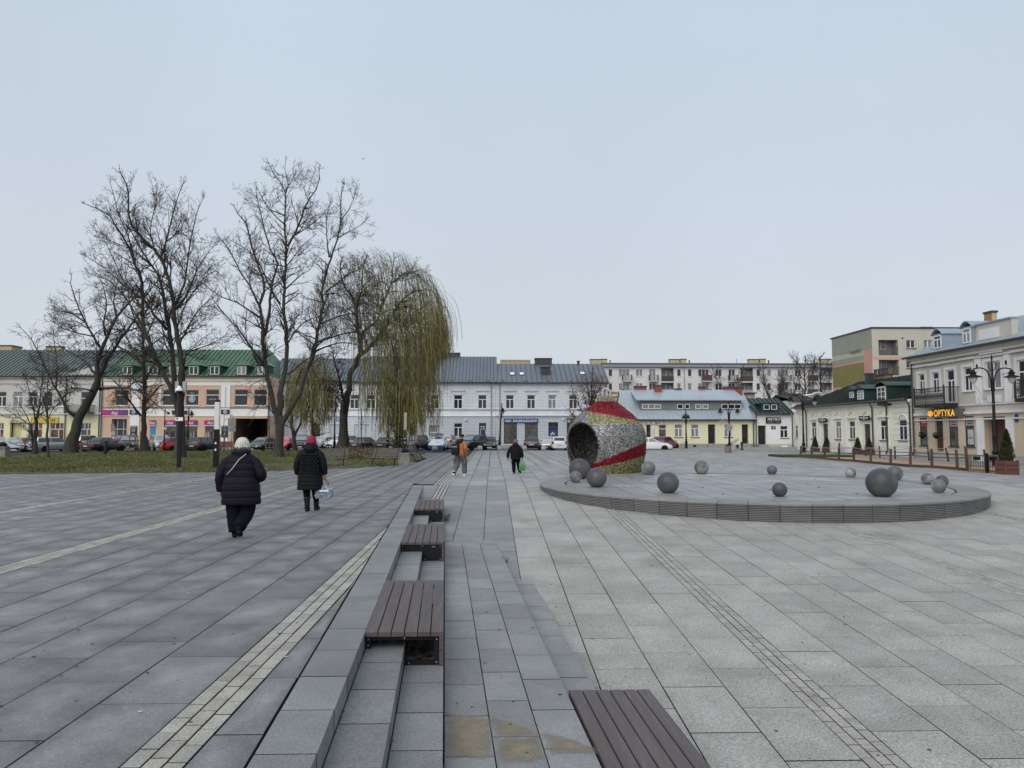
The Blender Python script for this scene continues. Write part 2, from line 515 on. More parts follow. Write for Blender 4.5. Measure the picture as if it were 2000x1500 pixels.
for where, cells in CELLS.items():
    zf = (lambda x, y: ramp_z(y)) if where == 'ramp' else (lambda x, y: 0.0)
    rank = {}
    for c in cells:
        kind, poly, full = c
        cx, cy = sum(p[0] for p in poly) / len(poly), sum(p[1] for p in poly) / len(poly)
        pr = proj((cx, cy, zf(cx, cy)))
        vis = pr is not None and -40 < pr[0] < 2040 and pr[1] < 1560
        d = hypot(cx, cy) + 1
        rank.setdefault('cobble' if kind == 'cobble' else 'slab', []).append(((area(poly) / d ** 3) * (1 if vis else 0.001), c, cx, cy))
    for grp, lst in rank.items():
        lst.sort(key=lambda t: -t[0])
        rest = {}
        for i, (_, (kind, poly, full), cx, cy) in enumerate(lst):
            g = (0.0042 + 0.005 * RND.random() ** 2) if grp == 'slab' else 0.0065
            gx = RND.choice((0.004, 0.005, 0.006)) if grp == 'slab' else 0.0055
            m = KMAT[(where, kind)]
            if i < 300:
                nm = 'cobble' if grp == 'cobble' else 'paving_slab'
                dz = RND.uniform(-0.0015, 0.0015)
                rot = (slope if where == 'ramp' else 0.0, 0, 0)
                if full:
                    w2, l2 = round((poly[1][0] - poly[0][0]) / 2, 4), round((poly[2][1] - poly[1][1]) / 2, 4)
                    gq = round(g, 3)
                    key = (where, kind, w2, l2, gq, gx)
                    if key not in SHARED:
                        SHARED[key] = MB().slab([(-w2 + gx, -l2 + gq), (w2 - gx, -l2 + gq), (w2 - gx, l2 - gq), (-w2 + gx, l2 - gq)], lambda x, y: -.045, lambda x, y: 0.0).mesh(nm, [m, M_JOINT])
                    link(nm, SHARED[key], base[where], (cx, cy, zf(cx, cy) + dz), rot)
                else:
                    b = MB().slab(inset(poly, g), lambda x, y: zf(x, y) - 0.043 + dz, lambda x, y: zf(x, y) + dz)
                    b.build(nm, [m, M_JOINT], base[where])
            else:
                b = rest.setdefault(kind, MB())
                b.cur = RND.random()
                dz = RND.uniform(-0.002, 0.002)
                b.slab(inset(poly, max(g, gx * .8) + min(0.008, 0.0002 * cy)), lambda x, y: zf(x, y) - 0.043, lambda x, y: zf(x, y) + dz, .002)
        for kind, b in rest.items():
            tag(b.build('cobble_paving' if kind == 'cobble' else 'slab_paving', [KMAT[(where, kind)], M_JOINT], base[where]), kind='stuff')

# ------------------------------------------------------------------ steps: every tread stone its own piece
steps = tag(link('steps', MB().prism([(st_x(O_TOP0, -2), -2), (st_x(O_LOW, -2), -2), (st_x(O_LOW, 11), 11), (st_x(O_BAND, 14), 14), (st_x(O_R3, 17), 17), (st_x(O_TOP1, 22), 22), (st_x(O_TOP0, 24), 24)],
        -1.3, -0.72).mesh('steps', M_JOINT)), kind='structure')
def run(o0, o1, ztop, y0, y1, L, ph, nm, m, depth=0.55):
    me = {}
    y = y0 + ph
    ys = [y0]
    while y < y1 - 0.05:
        if y > y0 + 0.05: ys.append(y)
        y += L
    ys.append(y1)
    for a, b in zip(ys, ys[1:]):
        key = round(b - a, 3)
        if key not in me:
            g = 0.0075
            poly = [(st_x(o0, 0) + g, g), (st_x(o1, 0) - 0.0005, g), (st_x(o1, key) - 0.0005, key - g), (st_x(o0, key) + g, key - g)]
            me[key] = MB().slab(poly, lambda x, y: -depth, lambda x, y: 0.0, .002, (0, 2) if nm != 'landing_stone' else (0, 2, 3)).mesh(nm, [m, M_JOINT])
        link(nm, me[key], steps, (ST_K * a, a, ztop + RND.uniform(-.0012, .0012)))
run(O_TOP0, O_TOP1, 0.0, 2.6, 24.55, 0.645, 0.3, 'kerb_stone', M_STEP)
run(O_TOP1, O_R2, -RISE, 2.6, 21.6, 0.645, 0.45, 'tread_stone', M_STEP)
run(O_R2, O_R3, -2 * RISE, 2.6, 18.4, 0.645, 0.38, 'tread_stone', M_STEP)
for j, ph in enumerate((0.2, 0.52, 0.31)):
    run(O_R3 + 0.004 + j * 0.3437, O_R3 + 0.004 + (j + 1) * 0.3437, -3 * RISE, 2.8, 15.2, 0.72, ph, 'landing_stone', M_SLAB_B)
run(O_BAND, O_LOW, -4 * RISE, 3.2, 11.95, 0.72, 0.4, 'tread_stone', M_SLAB_B)
M_DIRT = mat('joint_moss', (0.05, 0.048, 0.03), 0.95, var=0.4, scale=20)
# sandy washed-in stain on the landing and moss in the step corners
stain = mat('sand_stain', (0.235, 0.195, 0.135), 0.85, var=0.2, scale=9, speck=0.25, sscale=60)
tN, tL = stain.node_tree.nodes, stain.node_tree.links                # soft, patchy rim
fa_ = tN.new('ShaderNodeAttribute'); fa_.attribute_name = 'fade'
ge = tN.new('ShaderNodeNewGeometry'); n1 = tN.new('ShaderNodeTexNoise'); n1.inputs['Scale'].default_value = 7; n1.inputs['Detail'].default_value = 6
tL.new(ge.outputs['Position'], n1.inputs['Vector'])
mm = tN.new('ShaderNodeMath'); mm.operation = 'ADD'; tL.new(fa_.outputs['Fac'], mm.inputs[0]); tL.new(n1.outputs['Fac'], mm.inputs[1])
m2 = tN.new('ShaderNodeMapRange'); m2.inputs['From Min'].default_value, m2.inputs['From Max'].default_value = .55, 1.35
m2.inputs['To Max'].default_value = .8
tL.new(mm.outputs[0], m2.inputs['Value']); tL.new(m2.outputs[0], tN['Principled BSDF'].inputs['Alpha'])
V, F, A = [], [], []
for pl in (((872, 1392), (958, 1403), (962, 1440), (958, 1480), (945, 1482), (874, 1481)), ((962, 1402), (1000, 1412), (1045, 1428), (1052, 1437), (968, 1440)),
           ((970, 1444), (1050, 1440), (1068, 1482), (1030, 1490), (975, 1490)), ((1062, 1432), (1120, 1444), (1162, 1462), (1164, 1472), (1078, 1474))):
    o = [tuple(gp(u, v, -3 * RISE)[:2]) for u, v in pl]
    if area(o) < 0: o = o[::-1]
    out_ = inset(o, -0.02); inn = inset(o, 0.035)
    b0, n = len(V), len(o)
    cx, cy = sum(p[0] for p in inn) / n, sum(p[1] for p in inn) / n
    V += [(x, y, -3 * RISE + .0035) for x, y in out_ + inn] + [(cx, cy, -3 * RISE + .0035)]
    A += [0.0] * n + [.55] * n + [1.0]
    F += [(b0 + i, b0 + (i + 1) % n, b0 + n + (i + 1) % n, b0 + n + i) for i in range(n)] + [(b0 + n + i, b0 + n + (i + 1) % n, b0 + 2 * n) for i in range(n)]
me = np_mesh('sand_stain', V, F, mats=[stain])
me.attributes.new('fade', 'FLOAT', 'POINT').data.foreach_set('value', np.array(A, dtype=np.float32))
tag(link('sand_stain', me, steps), kind='stuff')
bm_ = MB()
for o, z in ((O_TOP1, -RISE), (O_R2, -2 * RISE), (O_R3, -3 * RISE)):
    cl = [2.7 + RND.random() * 13 for _ in range(16)]
    for i in range(170):
        y = RND.choice(cl) + RND.gauss(0, .18)
        r = RND.uniform(.002, .009) if i % 9 else RND.uniform(.008, .016)
        x = st_x(o, y) + r * 0.6
        bm_.lathe([(r, 0), (r * .8, r * .35), (0, r * .5)], 5, (x, y, z + 0.001), 0.7, RND.uniform(1, 3))
tag(bm_.build('moss', M_DIRT, steps), kind='stuff')

# ------------------------------------------------------------------ slatted benches built over the steps
def step_bench(y0, y1, o0, o1, ztop, zmid, zlow, label, closed, seed):
    L, W = y1 - y0, o1 - o0
    root = E('step_bench', label, 'bench', (st_x(o0, y0), y0, ztop), 0, 'timber benches along the steps')
    sk = lambda x, y, z: (x + ST_K * y, y, z)
    def piece(nm, m, *bx, b=0.004):
        mb = MB().bbox(*bx, b)
        mb.V = [sk(*v) for v in mb.V]
        return mb.build(nm, m, root)
    n, gap = 6, 0.008
    pw = (W - gap * (n - 1)) / n
    for i in range(n):
        piece('plank', M_WOOD, i * (pw + gap), i * (pw + gap) + pw, 0, L, -0.045, 0, b=0.006)
    zm, zl = zmid - ztop, zlow - ztop
    h = -zl - 0.05
    for k in range(2):                                    # boards on the low side
        piece('side_board', M_WOOD, W - 0.035, W, 0.0, L, zl + 0.012 + k * (h / 2), zl + 0.004 + (k + 1) * (h / 2))
    xm = -O_TOP1 + O_R2 if o0 < 0 else 0.34
    if closed:
        for yy in (0.02, L - 0.035):
            mb = MB()
            poly = [(0.0, zm + 0.004), (xm + 0.006, zm + 0.004), (xm + 0.006, zl + 0.004), (W - 0.036, zl + 0.004), (W - 0.036, -0.047), (0.0, -0.047)]
            f = [sk(x, yy, z) for x, z in poly] + [sk(x, yy + 0.012, z) for x, z in poly]
            n6 = 6
            mb.add(f, [tuple(range(n6)), tuple(range(2 * n6 - 1, n6 - 1, -1))] + [(i, n6 + i, n6 + (i + 1) % n6, (i + 1) % n6) for i in range(n6)])
            mb.build('end_panel', M_STEEL, root)
        lab = MB().box(W * .72, W * .80, 0.015, 0.0195, -0.085, -0.072)
        lab.V = [sk(*v) for v in lab.V]
        lab.build('maker_plate', M_BOLT, root)
    for yy in (0.035, L - 0.07):
        mb = MB()
        mb.box(0.004, 0.045, yy, yy + 0.035, zm + 0.004, -0.046)
        mb.box(0.046, W - 0.08, yy, yy + 0.035, -0.085, -0.046)
        mb.box(W - 0.079, W - 0.037, yy, yy + 0.035, zl + 0.004, -0.046)
        mb.box(xm + 0.01, W - 0.08, yy, yy + 0.035, zl + 0.004, zl + 0.04)
        mb.V = [sk(*v) for v in mb.V]
        mb.build('frame', M_STEEL, root)
    y_f = 0.033 if not closed else 0.018
    for x, z in ((0.025, -0.075), (0.025, zm + 0.03), (W / 2, -0.066), (W - 0.058, -0.075), (W - 0.058, zl + 0.03), (xm + .04, zl + .022)):
        c = sk(x, y_f, z)
        MB().cyl(c, (c[0], c[1] - 0.006, c[2]), 0.008, n=8).build('bolt', M_BOLT, root)
    if not closed:
        lit = MB()
        r = random.Random(seed)
        for i in range(60):
            x, y, a = r.uniform(xm + .03, W - .1), r.uniform(.08, .5), r.uniform(0, 6)
            s = r.uniform(.012, .035)
            c = sk(x, y, zl + .008 + r.random() * .03)
            lit.add([(c[0] + s * cos(a + q), c[1] + s * sin(a + q), c[2] + r.uniform(-.008, .012)) for q in (0, 1.6, 3.1, 4.7)], [(0, 1, 2, 3)])
        tag(lit.build('leaf_litter', mat('dead_leaf', (0.05, 0.033, 0.018), 0.8, var=0.4, scale=30), root), kind='stuff')
    return root
step_bench(6.62, 8.86, O_TOP1 + 0.004, O_R3 - 0.002, 0.012, -RISE, -2 * RISE, 'nearest timber bench on the steps, its end panel missing and the inside open', False, 1)
step_bench(11.9, 14.2, O_TOP1 + 0.004, O_R3 - 0.002, 0.012, -RISE, -2 * RISE, 'middle bench of the three on the steps, with a closed dark end panel', True, 2)
step_bench(17.0, 19.3, O_TOP1 + 0.004, O_R3 - 0.002, 0.012, -RISE, -2 * RISE, 'farthest and smallest of the timber benches on the steps, with a green tuft beside it', True, 3)
step_bench(4.12, 6.40, O_BAND + 0.02, O_BAND + 0.705, -3 * RISE + 0.012, -4 * RISE, -0.86, 'low timber bench at the very bottom, right of the steps, cut off by the frame', True, 4)
def tuft(c, n, h, m, name='grass_tuft', spread=0.06, seed=0):
    r = random.Random(seed); mb = MB()
    for i in range(n):
        a, b = r.uniform(0, 6.28), r.uniform(0.2, 1)
        bx, by = c[0] + cos(a) * spread * r.random(), c[1] + sin(a) * spread * r.random()
        hh = h * r.uniform(.5, 1)
        tx, ty = bx + cos(a) * hh * .6 * b, by + sin(a) * hh * .6 * b
        w = 0.004
        mb.add([(bx - w, by, c[2]), (bx + w, by, c[2]), ((bx + tx) / 2 + w, (by + ty) / 2, c[2] + hh * .7), (tx, ty, c[2] + hh)], [(0, 1, 2), (0, 2, 3)])
    return mb.build(name, m)
M_GRASSB = mat('grass_blade', (0.09, 0.11, 0.025), 0.8, var=0.4, scale=12)
tag(tuft((*gp(869, 1016, -0.3)[:2], -0.31), 70, 0.2, M_GRASSB, spread=0.10, seed=2), 'small green grass tuft growing beside the farthest bench on the steps', 'plant')
tag(tuft((*gp(986, 1099, ramp_z(13))[:2], ramp_z(12.9)), 26, 0.12, mat('dry_blade', (0.06, 0.055, 0.035), 0.8), name='weed', spread=0.04, seed=3), 'dry weed in a paving joint between the landing and the pale ramp', 'weed')
# scraps: leaves, twigs and spots lying on the paving
M_SCRAP = mat('dry_scrap', (0.045, 0.036, 0.026), 0.9)
scr = MB()
for i in range(260):
    x = RND.uniform(-6, 9); y = 3.2 + 14 * RND.random() ** 1.4
    if x < st_x(O_TOP0 - .1, y): z = 0.0
    elif x > st_x(O_LOW + .1, y): z = ramp_z(y)
    elif st_x(.1, y) < x < st_x(1, y) and y < 14: z = -3 * RISE
    else: continue
    a, s = RND.uniform(0, 6.28), RND.uniform(.005, .018)
    e = RND.uniform(.3, .8)
    scr.add([(x + s * cos(a), y + s * sin(a), z + .004), (x - s * e * sin(a), y + s * e * cos(a), z + .009), (x - s * cos(a), y - s * sin(a), z + .004), (x + s * e * sin(a), y - s * e * cos(a), z + .005)], [(0, 1, 2, 3)])
tag(scr.build('fallen_scraps', M_SCRAP), kind='stuff')
gum = [MB(), MB()]
for i in range(420):
    x = RND.uniform(-7, 9); y = 3.0 + 13 * RND.random() ** 1.3
    if x < st_x(O_TOP0 - .1, y): z = lambda a, b: 0.0
    elif x > st_x(O_LOW + .1, y): z = lambda a, b: ramp_z(b)
    elif st_x(.1, y) < x < st_x(1, y) and y < 14: z = lambda a, b: -3 * RISE
    else: continue
    s, n = RND.uniform(.006, .022), 7
    pp = [(x + s * RND.uniform(.6, 1.1) * cos(k * 2 * pi / n), y + s * RND.uniform(.6, 1.1) * sin(k * 2 * pi / n)) for k in range(n)]
    gum[i % 3 == 0].add([(a, b, z(a, b) + .004) for a, b in pp], [tuple(range(n))])
tag(gum[0].build('dark_spots', mat('gum_dark', (.06, .058, .055), .8)), kind='stuff'); tag(gum[1].build('pale_spots', mat('gum_pale', (.38, .38, .36), .8)), kind='stuff')

# ------------------------------------------------------------------ round fountain platform with ribbed wall
fo = E('fountain_platform', 'large round stone fountain platform with ribbed wall and stone balls on it', 'fountain', (FX, FY, FZ))
M_RIM = mat('rim_granite', (0.20, 0.198, 0.188), 0.65, var=0.16, scale=1.5, speck=0.18, sscale=80, rnd=0.08)
M_RIB = mat('rib_stone', (0.14, 0.14, 0.14), 0.7, var=0.2, scale=3, rnd=0.1, stretch=(1, 1, 2))
M_BASIN = mat('basin_slab', (0.225, 0.226, 0.23), 0.45, var=0.25, scale=0.9, speck=0.1, rnd=0.12, patch=((0.40, 0.40, 0.40), 0.5, 0.54, 0.72), stretch=(.6, 1, 1))
MB().lathe([(FR - 0.09, -1.0), (FR - 0.09, -0.045)], 90).build('core', M_JOINT, fo)
MB().lathe([(FR - 0.8, -0.07), (0.0, -0.07)], 60).build('drain_slot', M_JOINT, fo)
def arc_prism(r0, r1, a, z0, z1, k=3, b=0.0):
    poly = [(r1 * cos(a * (i / k - .5)), r1 * sin(a * (i / k - .5))) for i in range(k + 1)] + [(r0 * cos(a * (.5 - i / k)), r0 * sin(a * (.5 - i / k))) for i in range(k + 1)]
    return MB().prism(poly, z0, z1, b)
NP_ = 58
pan = MB()
da = 2 * pi / NP_
zb, zt, nr = -0.62, -0.05, 14
ang = [-(da / 2) + 0.0012 + (da - 0.0024) * i / 3 for i in range(4)]
for k in range(nr):
    h = (zt - zb) / nr
    za, zc = zb + k * h, zb + (k + 1) * h
    vs = []
    for a in ang:
        for r, z in ((FR - 0.1, za + h * .12), (FR - 0.012, za + h * .12), (FR, za + h * .3), (FR, zc - h * .25), (FR - 0.012, zc - h * .1), (FR - 0.1, zc - h * .1)):
            vs.append((r * cos(a), r * sin(a), z))
    fs = [(i * 6 + j, (i + 1) * 6 + j, (i + 1) * 6 + j + 1, i * 6 + j + 1) for i in range(3) for j in range(5)]
    pan.add(vs, fs)
    pan.add(vs[:6], [(0, 1, 2, 3, 4, 5)]); pan.add(vs[18:], [(5, 4, 3, 2, 1, 0)])
pan_me = pan.mesh('wall_panel', M_RIB)
rim_me = arc_prism(FR - 0.78, FR + 0.012, da - 0.0016, -0.05, 0.0, 4, 0.008).mesh('rim_stone', M_RIM)
for k in range(NP_):
    a = 2 * pi * k / NP_
    link('wall_panel', pan_me, fo, (0, 0, 0), (0, 0, a))
    link('rim_stone', rim_me, fo, (0, 0, 0), (0, 0, a))
w = 0.62
r_in = FR - 0.83
for i in range(-10, 10):
    for j in range(-6, 7):
        x0, y0 = i * w - FX % w, j * 1.0 + 0.5 * (i % 2)
        poly = [(x0, y0), (x0 + w, y0), (x0 + w, y0 + 1), (x0, y0 + 1)]
        if min(hypot(*p) for p in poly) > r_in: continue
        if max(hypot(*p) for p in poly) > r_in:
            for q in range(36):
                a = q * 2 * pi / 36
                poly = clip(poly, -cos(a), -sin(a), r_in)
                if len(poly) < 3: break
        if len(poly) > 2 and area(poly) > 0.01:
            MB().prism(inset(poly, 0.012), -0.068, -0.012 + RND.uniform(-.002, .002)).build('basin_slab', M_BASIN, fo)
jm = mat('jet_brass', (0.05, 0.045, 0.035), 0.5, metal=0.4)
for i in range(14):
    a = i * 2 * pi / 14 + .2
    r = (2.2, 4.1)[i % 2]
    MB().lathe([(0.03, -0.012), (0.03, 0.002), (0, 0.004)], 10, (r * cos(a), r * sin(a), 0)).build('water_jet', jm, fo)

M_BALL = mat('ball_stone', (0.125, 0.128, 0.132), 0.42, var=0.12, scale=1.2, speck=0.1, sscale=60, rnd=0.25, coords='object', spec=.35, detail=1,
             patch=((0.25, 0.25, 0.248), 1.0, 0.49, 0.54), bump=0.05, bscale=30)
M_BALLD = mat('ball_stone_dark', (0.06, 0.062, 0.066), 0.4, var=0.12, scale=1.0, speck=0.1, sscale=60, coords='object', spec=.3, rnd=.15, detail=1, patch=((0.085, 0.087, 0.09), .8, .5, .58))
def ball(u, v, wpx, label, dark=False, flat=0.12, rot=0.0, z=FZ, nm='stone_ball', cat='stone ball', grp='stone balls on the fountain platform', m=None):
    p = gp(u, v, z)
    D = sqrt(p.x ** 2 + p.y ** 2)
    k = sqrt(1 + ((u - 962) / FPX) ** 2)
    r = wpx / 2 * p.y / FPX / k
    d = Vector((p.x, p.y, 0)).normalized()
    c = p + d * (r * 0.42)
    a0 = asin(1 - flat * 1.0)
    prof = [(r * cos(-a0 + (pi / 2 + a0) * i / 18), r * sin(-a0 + (pi / 2 + a0) * i / 18)) for i in range(19)]
    prof[-1] = (0, r)
    zb = -r * (1 - flat)
    o = MB().lathe(prof, 36).build(nm, m or (M_BALLD if dark else M_BALL), None, True)
    o.location = (c.x, c.y, z - zb - 0.002)
    o.rotation_euler = (0, 0, rot)
    return tag(o, label, cat, grp)
ball(1132, 935, 42, 'big grey stone ball just in front of the ornament opening', dark=True, rot=1)
ball(1124.5, 942, 23.5, 'small two-tone stone ball at the left end of the platform', rot=2.2)
ball(1165.5, 951, 39.8, 'dark stone ball second from the left along the front rim', dark=True, rot=.3)
ball(1266.5, 926.5, 28, 'light grey stone ball touching the right foot of the ornament', rot=4)
ball(1305, 962.5, 44, 'large dark stone ball alone at the front of the platform', dark=True, rot=.7)
ball(1370.5, 925.5, 29, 'grey stone ball at the back edge, alone right of the ornament', rot=1.3)
ball(1508, 926.7, 20.5, 'smallest pale stone ball at the back centre of the platform', rot=3)
ball(1523, 969.5, 31, 'dark medium stone ball at the very front centre of the platform', dark=True, rot=2)
ball(1661.5, 932.5, 22.7, 'small stone ball at the back, left of the biggest ball', rot=5)
ball(1722.5, 969.5, 66.5, 'biggest dark stone ball of all on the platform', dark=True, rot=1.1)
ball(1748, 938, 34, 'stone ball half hidden behind the biggest ball', rot=2.5)
ball(1812, 945.5, 27, 'two-tone stone ball at the back of the right-hand trio', rot=.4)
ball(1840, 950.5, 28, 'stone ball mostly hidden in the right-hand trio', dark=True, rot=.8)
ball(1833.5, 962, 32, 'front stone ball of the right-hand trio with a pale left half', rot=3.6)
M_BOLL = mat('bollard_concrete', (0.34, 0.335, 0.32), 0.8, var=0.15, scale=4, speck=0.15)
for u, v, lb in ((762, 881.5, 'concrete ball bollard by the tall dark post under the willow'), (802.5, 881.3, 'concrete ball bollard right of the white light column'),
                 (849, 880.5, 'concrete ball bollard before the white and blue car'), (937.5, 880, 'concrete ball bollard left of the black hatchback'),
                 (975.5, 880, 'concrete ball bollard at the foot of the leaning lamp post'), (1024, 880, 'concrete ball bollard left behind the dark green saloon'),
                 (1062, 880, 'concrete ball bollard before the white hatchback')):
    ball(u, v, 11, lb, flat=0.2, z=0.0, nm='ball_bollard', cat='bollard', grp='concrete ball bollards along the car park', m=M_BOLL)

# ------------------------------------------------------------------ giant walk-in bauble of tinsel
OR = 1.60
oc = fp(1184, 857, 30.6)
bau = E('giant_bauble', 'giant walk-in christmas bauble of silver, red and gold tinsel with a crown cap', 'decoration', (oc.x, oc.y, FZ), -atan2(oc.x, oc.y))
OZ = oc.z - FZ
def zone(x, z):                                   # x, z in units of the radius as seen from the square
    x, z = x * 76, z * 76
    if z > 46 - .193 * x: return 1
    if z > 28.9 - .051 * x: return 2 if x > -33 else 0
    if z < -48.4 + .235 * x: return 2
    if z < -36.5 + .417 * x: return 1
    return 0
on = Vector((-0.69, -0.71, -0.15)).normalized()
PR = [(66, -64), (68.5, -55), (72, -40), (75, -25), (76, -8), (76, 6), (71.5, 21), (63, 35), (50, 48), (34, 61), (20, 71), (0, 77)]
oth = cos(radians(33.5))
tm = [mat('silver_foil', (0.27, 0.27, 0.265), 0.4, metal=0.4, var=0.35, scale=14, rnd=0.9), mat('red_foil', (0.24, 0.009, 0.022), 0.4, metal=0.35, var=0.3, scale=14, rnd=0.7),
      mat('gold_foil', (0.31, 0.285, 0.15), 0.4, metal=0.4, var=0.4, scale=14, rnd=0.85)]
shell = [MB(), MB(), MB()]
NA, NB = 120, 70
el0 = -64 / 76
def sp(i, j, r=OR):
    return prof_pt(2 * pi * i / NA, el0 + (1.0 - el0) * j / NB, r)
def prof_pt(a, zz, r=OR):                         # zz: height over the middle in radii
    y = zz * 76
    for (ra, ya), (rb, yb) in zip(PR, PR[1:]):
        if y <= yb:
            k = (ra + (rb - ra) * (y - ya) / (yb - ya)) / 76
            break
    else: k = 0
    return Vector((r * k * cos(a), r * k * sin(a), OZ + r * zz))
for i in range(NA):
    for j in range(NB):
        q = [sp(i, j), sp(i + 1, j), sp(i + 1, j + 1), sp(i, j + 1)]
        c = sum(q, Vector()) / 4
        n = (c - Vector((0, 0, OZ))) / OR
        if n.normalized().dot(on) > oth: continue
        s = shell[zone(n.x, n.z)]
        s.cur = RND.random()
        s.add(q, [(0, 1, 2, 3)])
nms = ('silver_shell', 'red_shell', 'gold_shell')
sh_ob = [s.build(nm, m, bau) for s, nm, m in zip(shell, nms, tm)]
rng = np.random.default_rng(5)
fl = [[], [], []]; fa = [[], [], []]
cnt = 0
while cnt < 64000:
    zz = rng.uniform(el0, 1)
    q = prof_pt(rng.uniform(0, 2 * pi), zz, 1.0) - Vector((0, 0, OZ))
    if rng.random() > hypot(q.x, q.y) + .1 or q.normalized().dot(on) > oth: continue
    n = q.copy(); nl = q.length; n = n.normalized(); q = q / nl
    cnt += 1
    k = zone(n.x * nl + rng.normal() * .008, n.z * nl + rng.normal() * .008)
    inn = cnt % 5 == 0
    if inn and n.y < -0.2 and n.x > 0.1: continue
    rr = OR * nl + (-0.03 if inn else 0.028) * rng.random()
    c = n * rr + Vector((0, 0, OZ))
    a = Vector(rng.normal(size=3)).normalized()
    b = n.cross(a).normalized()
    a = (a * .75 + n * .25).normalized() * rng.uniform(.012, .026); b = b * rng.uniform(.004, .009)
    fl[k].append((c - a - b, c + a - b, c + a + b, c - a + b)); fa[k].append(rng.random())
for k in range(3):
    V = np.array([[tuple(p) for p in q] for q in fl[k]]).reshape(-1, 3)
    F = np.arange(len(V)).reshape(-1, 4)
    tag(link('tinsel', np_mesh('tinsel', V, F, mats=[tm[k]], attr=fa[k]), sh_ob[k]), kind='stuff')
fr = MB()                                           # ribs of the frame and the ring round the opening
t1 = on.orthogonal().normalized(); t2 = on.cross(t1)
fr.tube([Vector((0, 0, OZ)) + (on * oth + (t1 * cos(q * pi / 20) + t2 * sin(q * pi / 20)) * sqrt(1 - oth * oth)) * (OR - .01) for q in range(41)], .022, 6, False)
for q in range(14):
    a = q * 2 * pi / 14
    pts = [prof_pt(a, e, 1.0) - Vector((0, 0, OZ)) for e in np.linspace(el0, .97, 18)]
    seg = []
    for p in pts + [None]:
        if p is not None and p.normalized().dot(on) < oth: seg.append(Vector((0, 0, OZ)) + p * (OR - .05))
        else:
            if len(seg) > 1: fr.tube(seg, .014, 5, False)
            seg = []
fr.build('frame', mat('grey_tube', (0.06, 0.06, 0.06), 0.6), bau, True)
MB().lathe([(OR * .86, 0.0), (OR * .86, .03), (0, .03)], 40).build('floor', mat('bauble_floor', (0.05, 0.045, 0.04), 0.8), bau)
cap = MB()
M_CAP = mat('cap_foil', (0.50, 0.45, 0.37), 0.5, metal=0.3, var=0.5, scale=20, rnd=0.5)
capz = OZ + OR * 0.985
nc = 96
ringA, ringB, ringC, ringD = [], [], [], []
for k in range(nc):
    a = 2 * pi * k / nc
    sc = -0.16 - 0.11 * abs(sin(a * 5))
    ringA.append((.345 * cos(a), .345 * sin(a), capz + sc + .1)); ringB.append((.36 * cos(a), .36 * sin(a), capz + .17))
    ringC.append((.30 * cos(a), .30 * sin(a), capz + .2)); ringD.append((.02 * cos(a), .02 * sin(a), capz + .2))
cap.loft([ringA, ringB, ringC, ringD], False)
co = cap.build('cap', M_CAP, bau)
cf = MB()
for i in range(1500):
    a, z = RND.uniform(0, 6.28), RND.uniform(-.04, .19)
    c = Vector((.365 * cos(a), .365 * sin(a), capz + z)); d = Vector((RND.gauss(0, 1), RND.gauss(0, 1), RND.gauss(0, 1))).normalized() * .03; e = d.orthogonal().normalized() * .008
    cf.cur = RND.random()
    cf.quad(c - d - e, c + d - e, c + d + e, c - d + e)
tag(cf.build('tinsel', M_CAP, co), kind='stuff')
MB().tube([(.02 + .17 * cos(t), 0, capz + .33 + .17 * sin(t)) for t in np.linspace(-.7, pi + .7, 22)], .026, 8).build('hook', mat('hook_metal', (.5, .5, .48), .5, metal=.3), bau, True)
# ================================================================== lawn, road, footpaths
from mathutils.geometry import delaunay_2d_cdt
def edge_d(x, y):
    d = 99
    for i in range(len(LAWN)):
        (x0, y0), (x1, y1) = LAWN[i - 1], LAWN[i]
        ex, ey = x1 - x0, y1 - y0
        t = max(0, min(1, ((x - x0) * ex + (y - y0) * ey) / (ex * ex + ey * ey + 1e-9)))
        d = min(d, hypot(x - x0 - ex * t, y - y0 - ey * t))
    return d
def lawn_z(x, y):
    if not inside(LAWN, x, y): return 0.0
    return 0.025 + 0.10 * (1 - math.exp(-edge_d(x, y) / 3.0))
pts = [Vector(p) for p in LAWN]
ne = len(pts)
for i in range(6000):
    x, y = RND.uniform(-45, -3), RND.uniform(31, 66)
    if inside(LAWN, x, y) and edge_d(x, y) > 0.35: pts.append(Vector((x, y)))
vs, _, fs, *_ = delaunay_2d_cdt(pts, [(i, (i + 1) % ne) for i in range(ne)], [], 1, 1e-5)
M_LAWN = mat('lawn_turf', (0.060, 0.066, 0.022), 0.95, var=0.4, scale=1.6, speck=0.6, sscale=7, detail=8, patch=((0.062, 0.048, 0.031), 0.25, 0.46, 0.62), bump=0.6, bscale=14)
lw = tag(link('lawn', np_mesh('lawn', [(v.x, v.y, lawn_z(v.x, v.y) if edge_d(v.x, v.y) > .02 else 0.012) for v in vs], [tuple(f) for f in fs], True, [M_LAWN])), kind='structure')
def scatter_blades(n, name, m, hmin, hmax, wid, front, ok, clump=1):
    V, F, A = [], [], []
    k = 0
    while k < n:
        x = RND.uniform(-32, -3.5)
        y = 32.2 + abs(RND.gauss(0, 1)) * front if front else RND.uniform(32, 66)
        if not inside(LAWN, x, y) or not ok(x, y): continue
        k += 1
        z = lawn_z(x, y)
        h, a, w = RND.uniform(hmin, hmax), RND.uniform(0, 6.28), wid * RND.uniform(.6, 1.4)
        b = len(V)
        V += [(x - w * cos(a), y - w * sin(a), z - .01), (x + w * cos(a), y + w * sin(a), z - .01), (x + RND.uniform(-.5, .5) * h, y + RND.uniform(-.5, .5) * h, z + h)]
        F.append((b, b + 1, b + 2)); A.append(RND.random())
    return tag(link(name, np_mesh(name, V, F, mats=[m], attr=A), lw), kind='stuff')
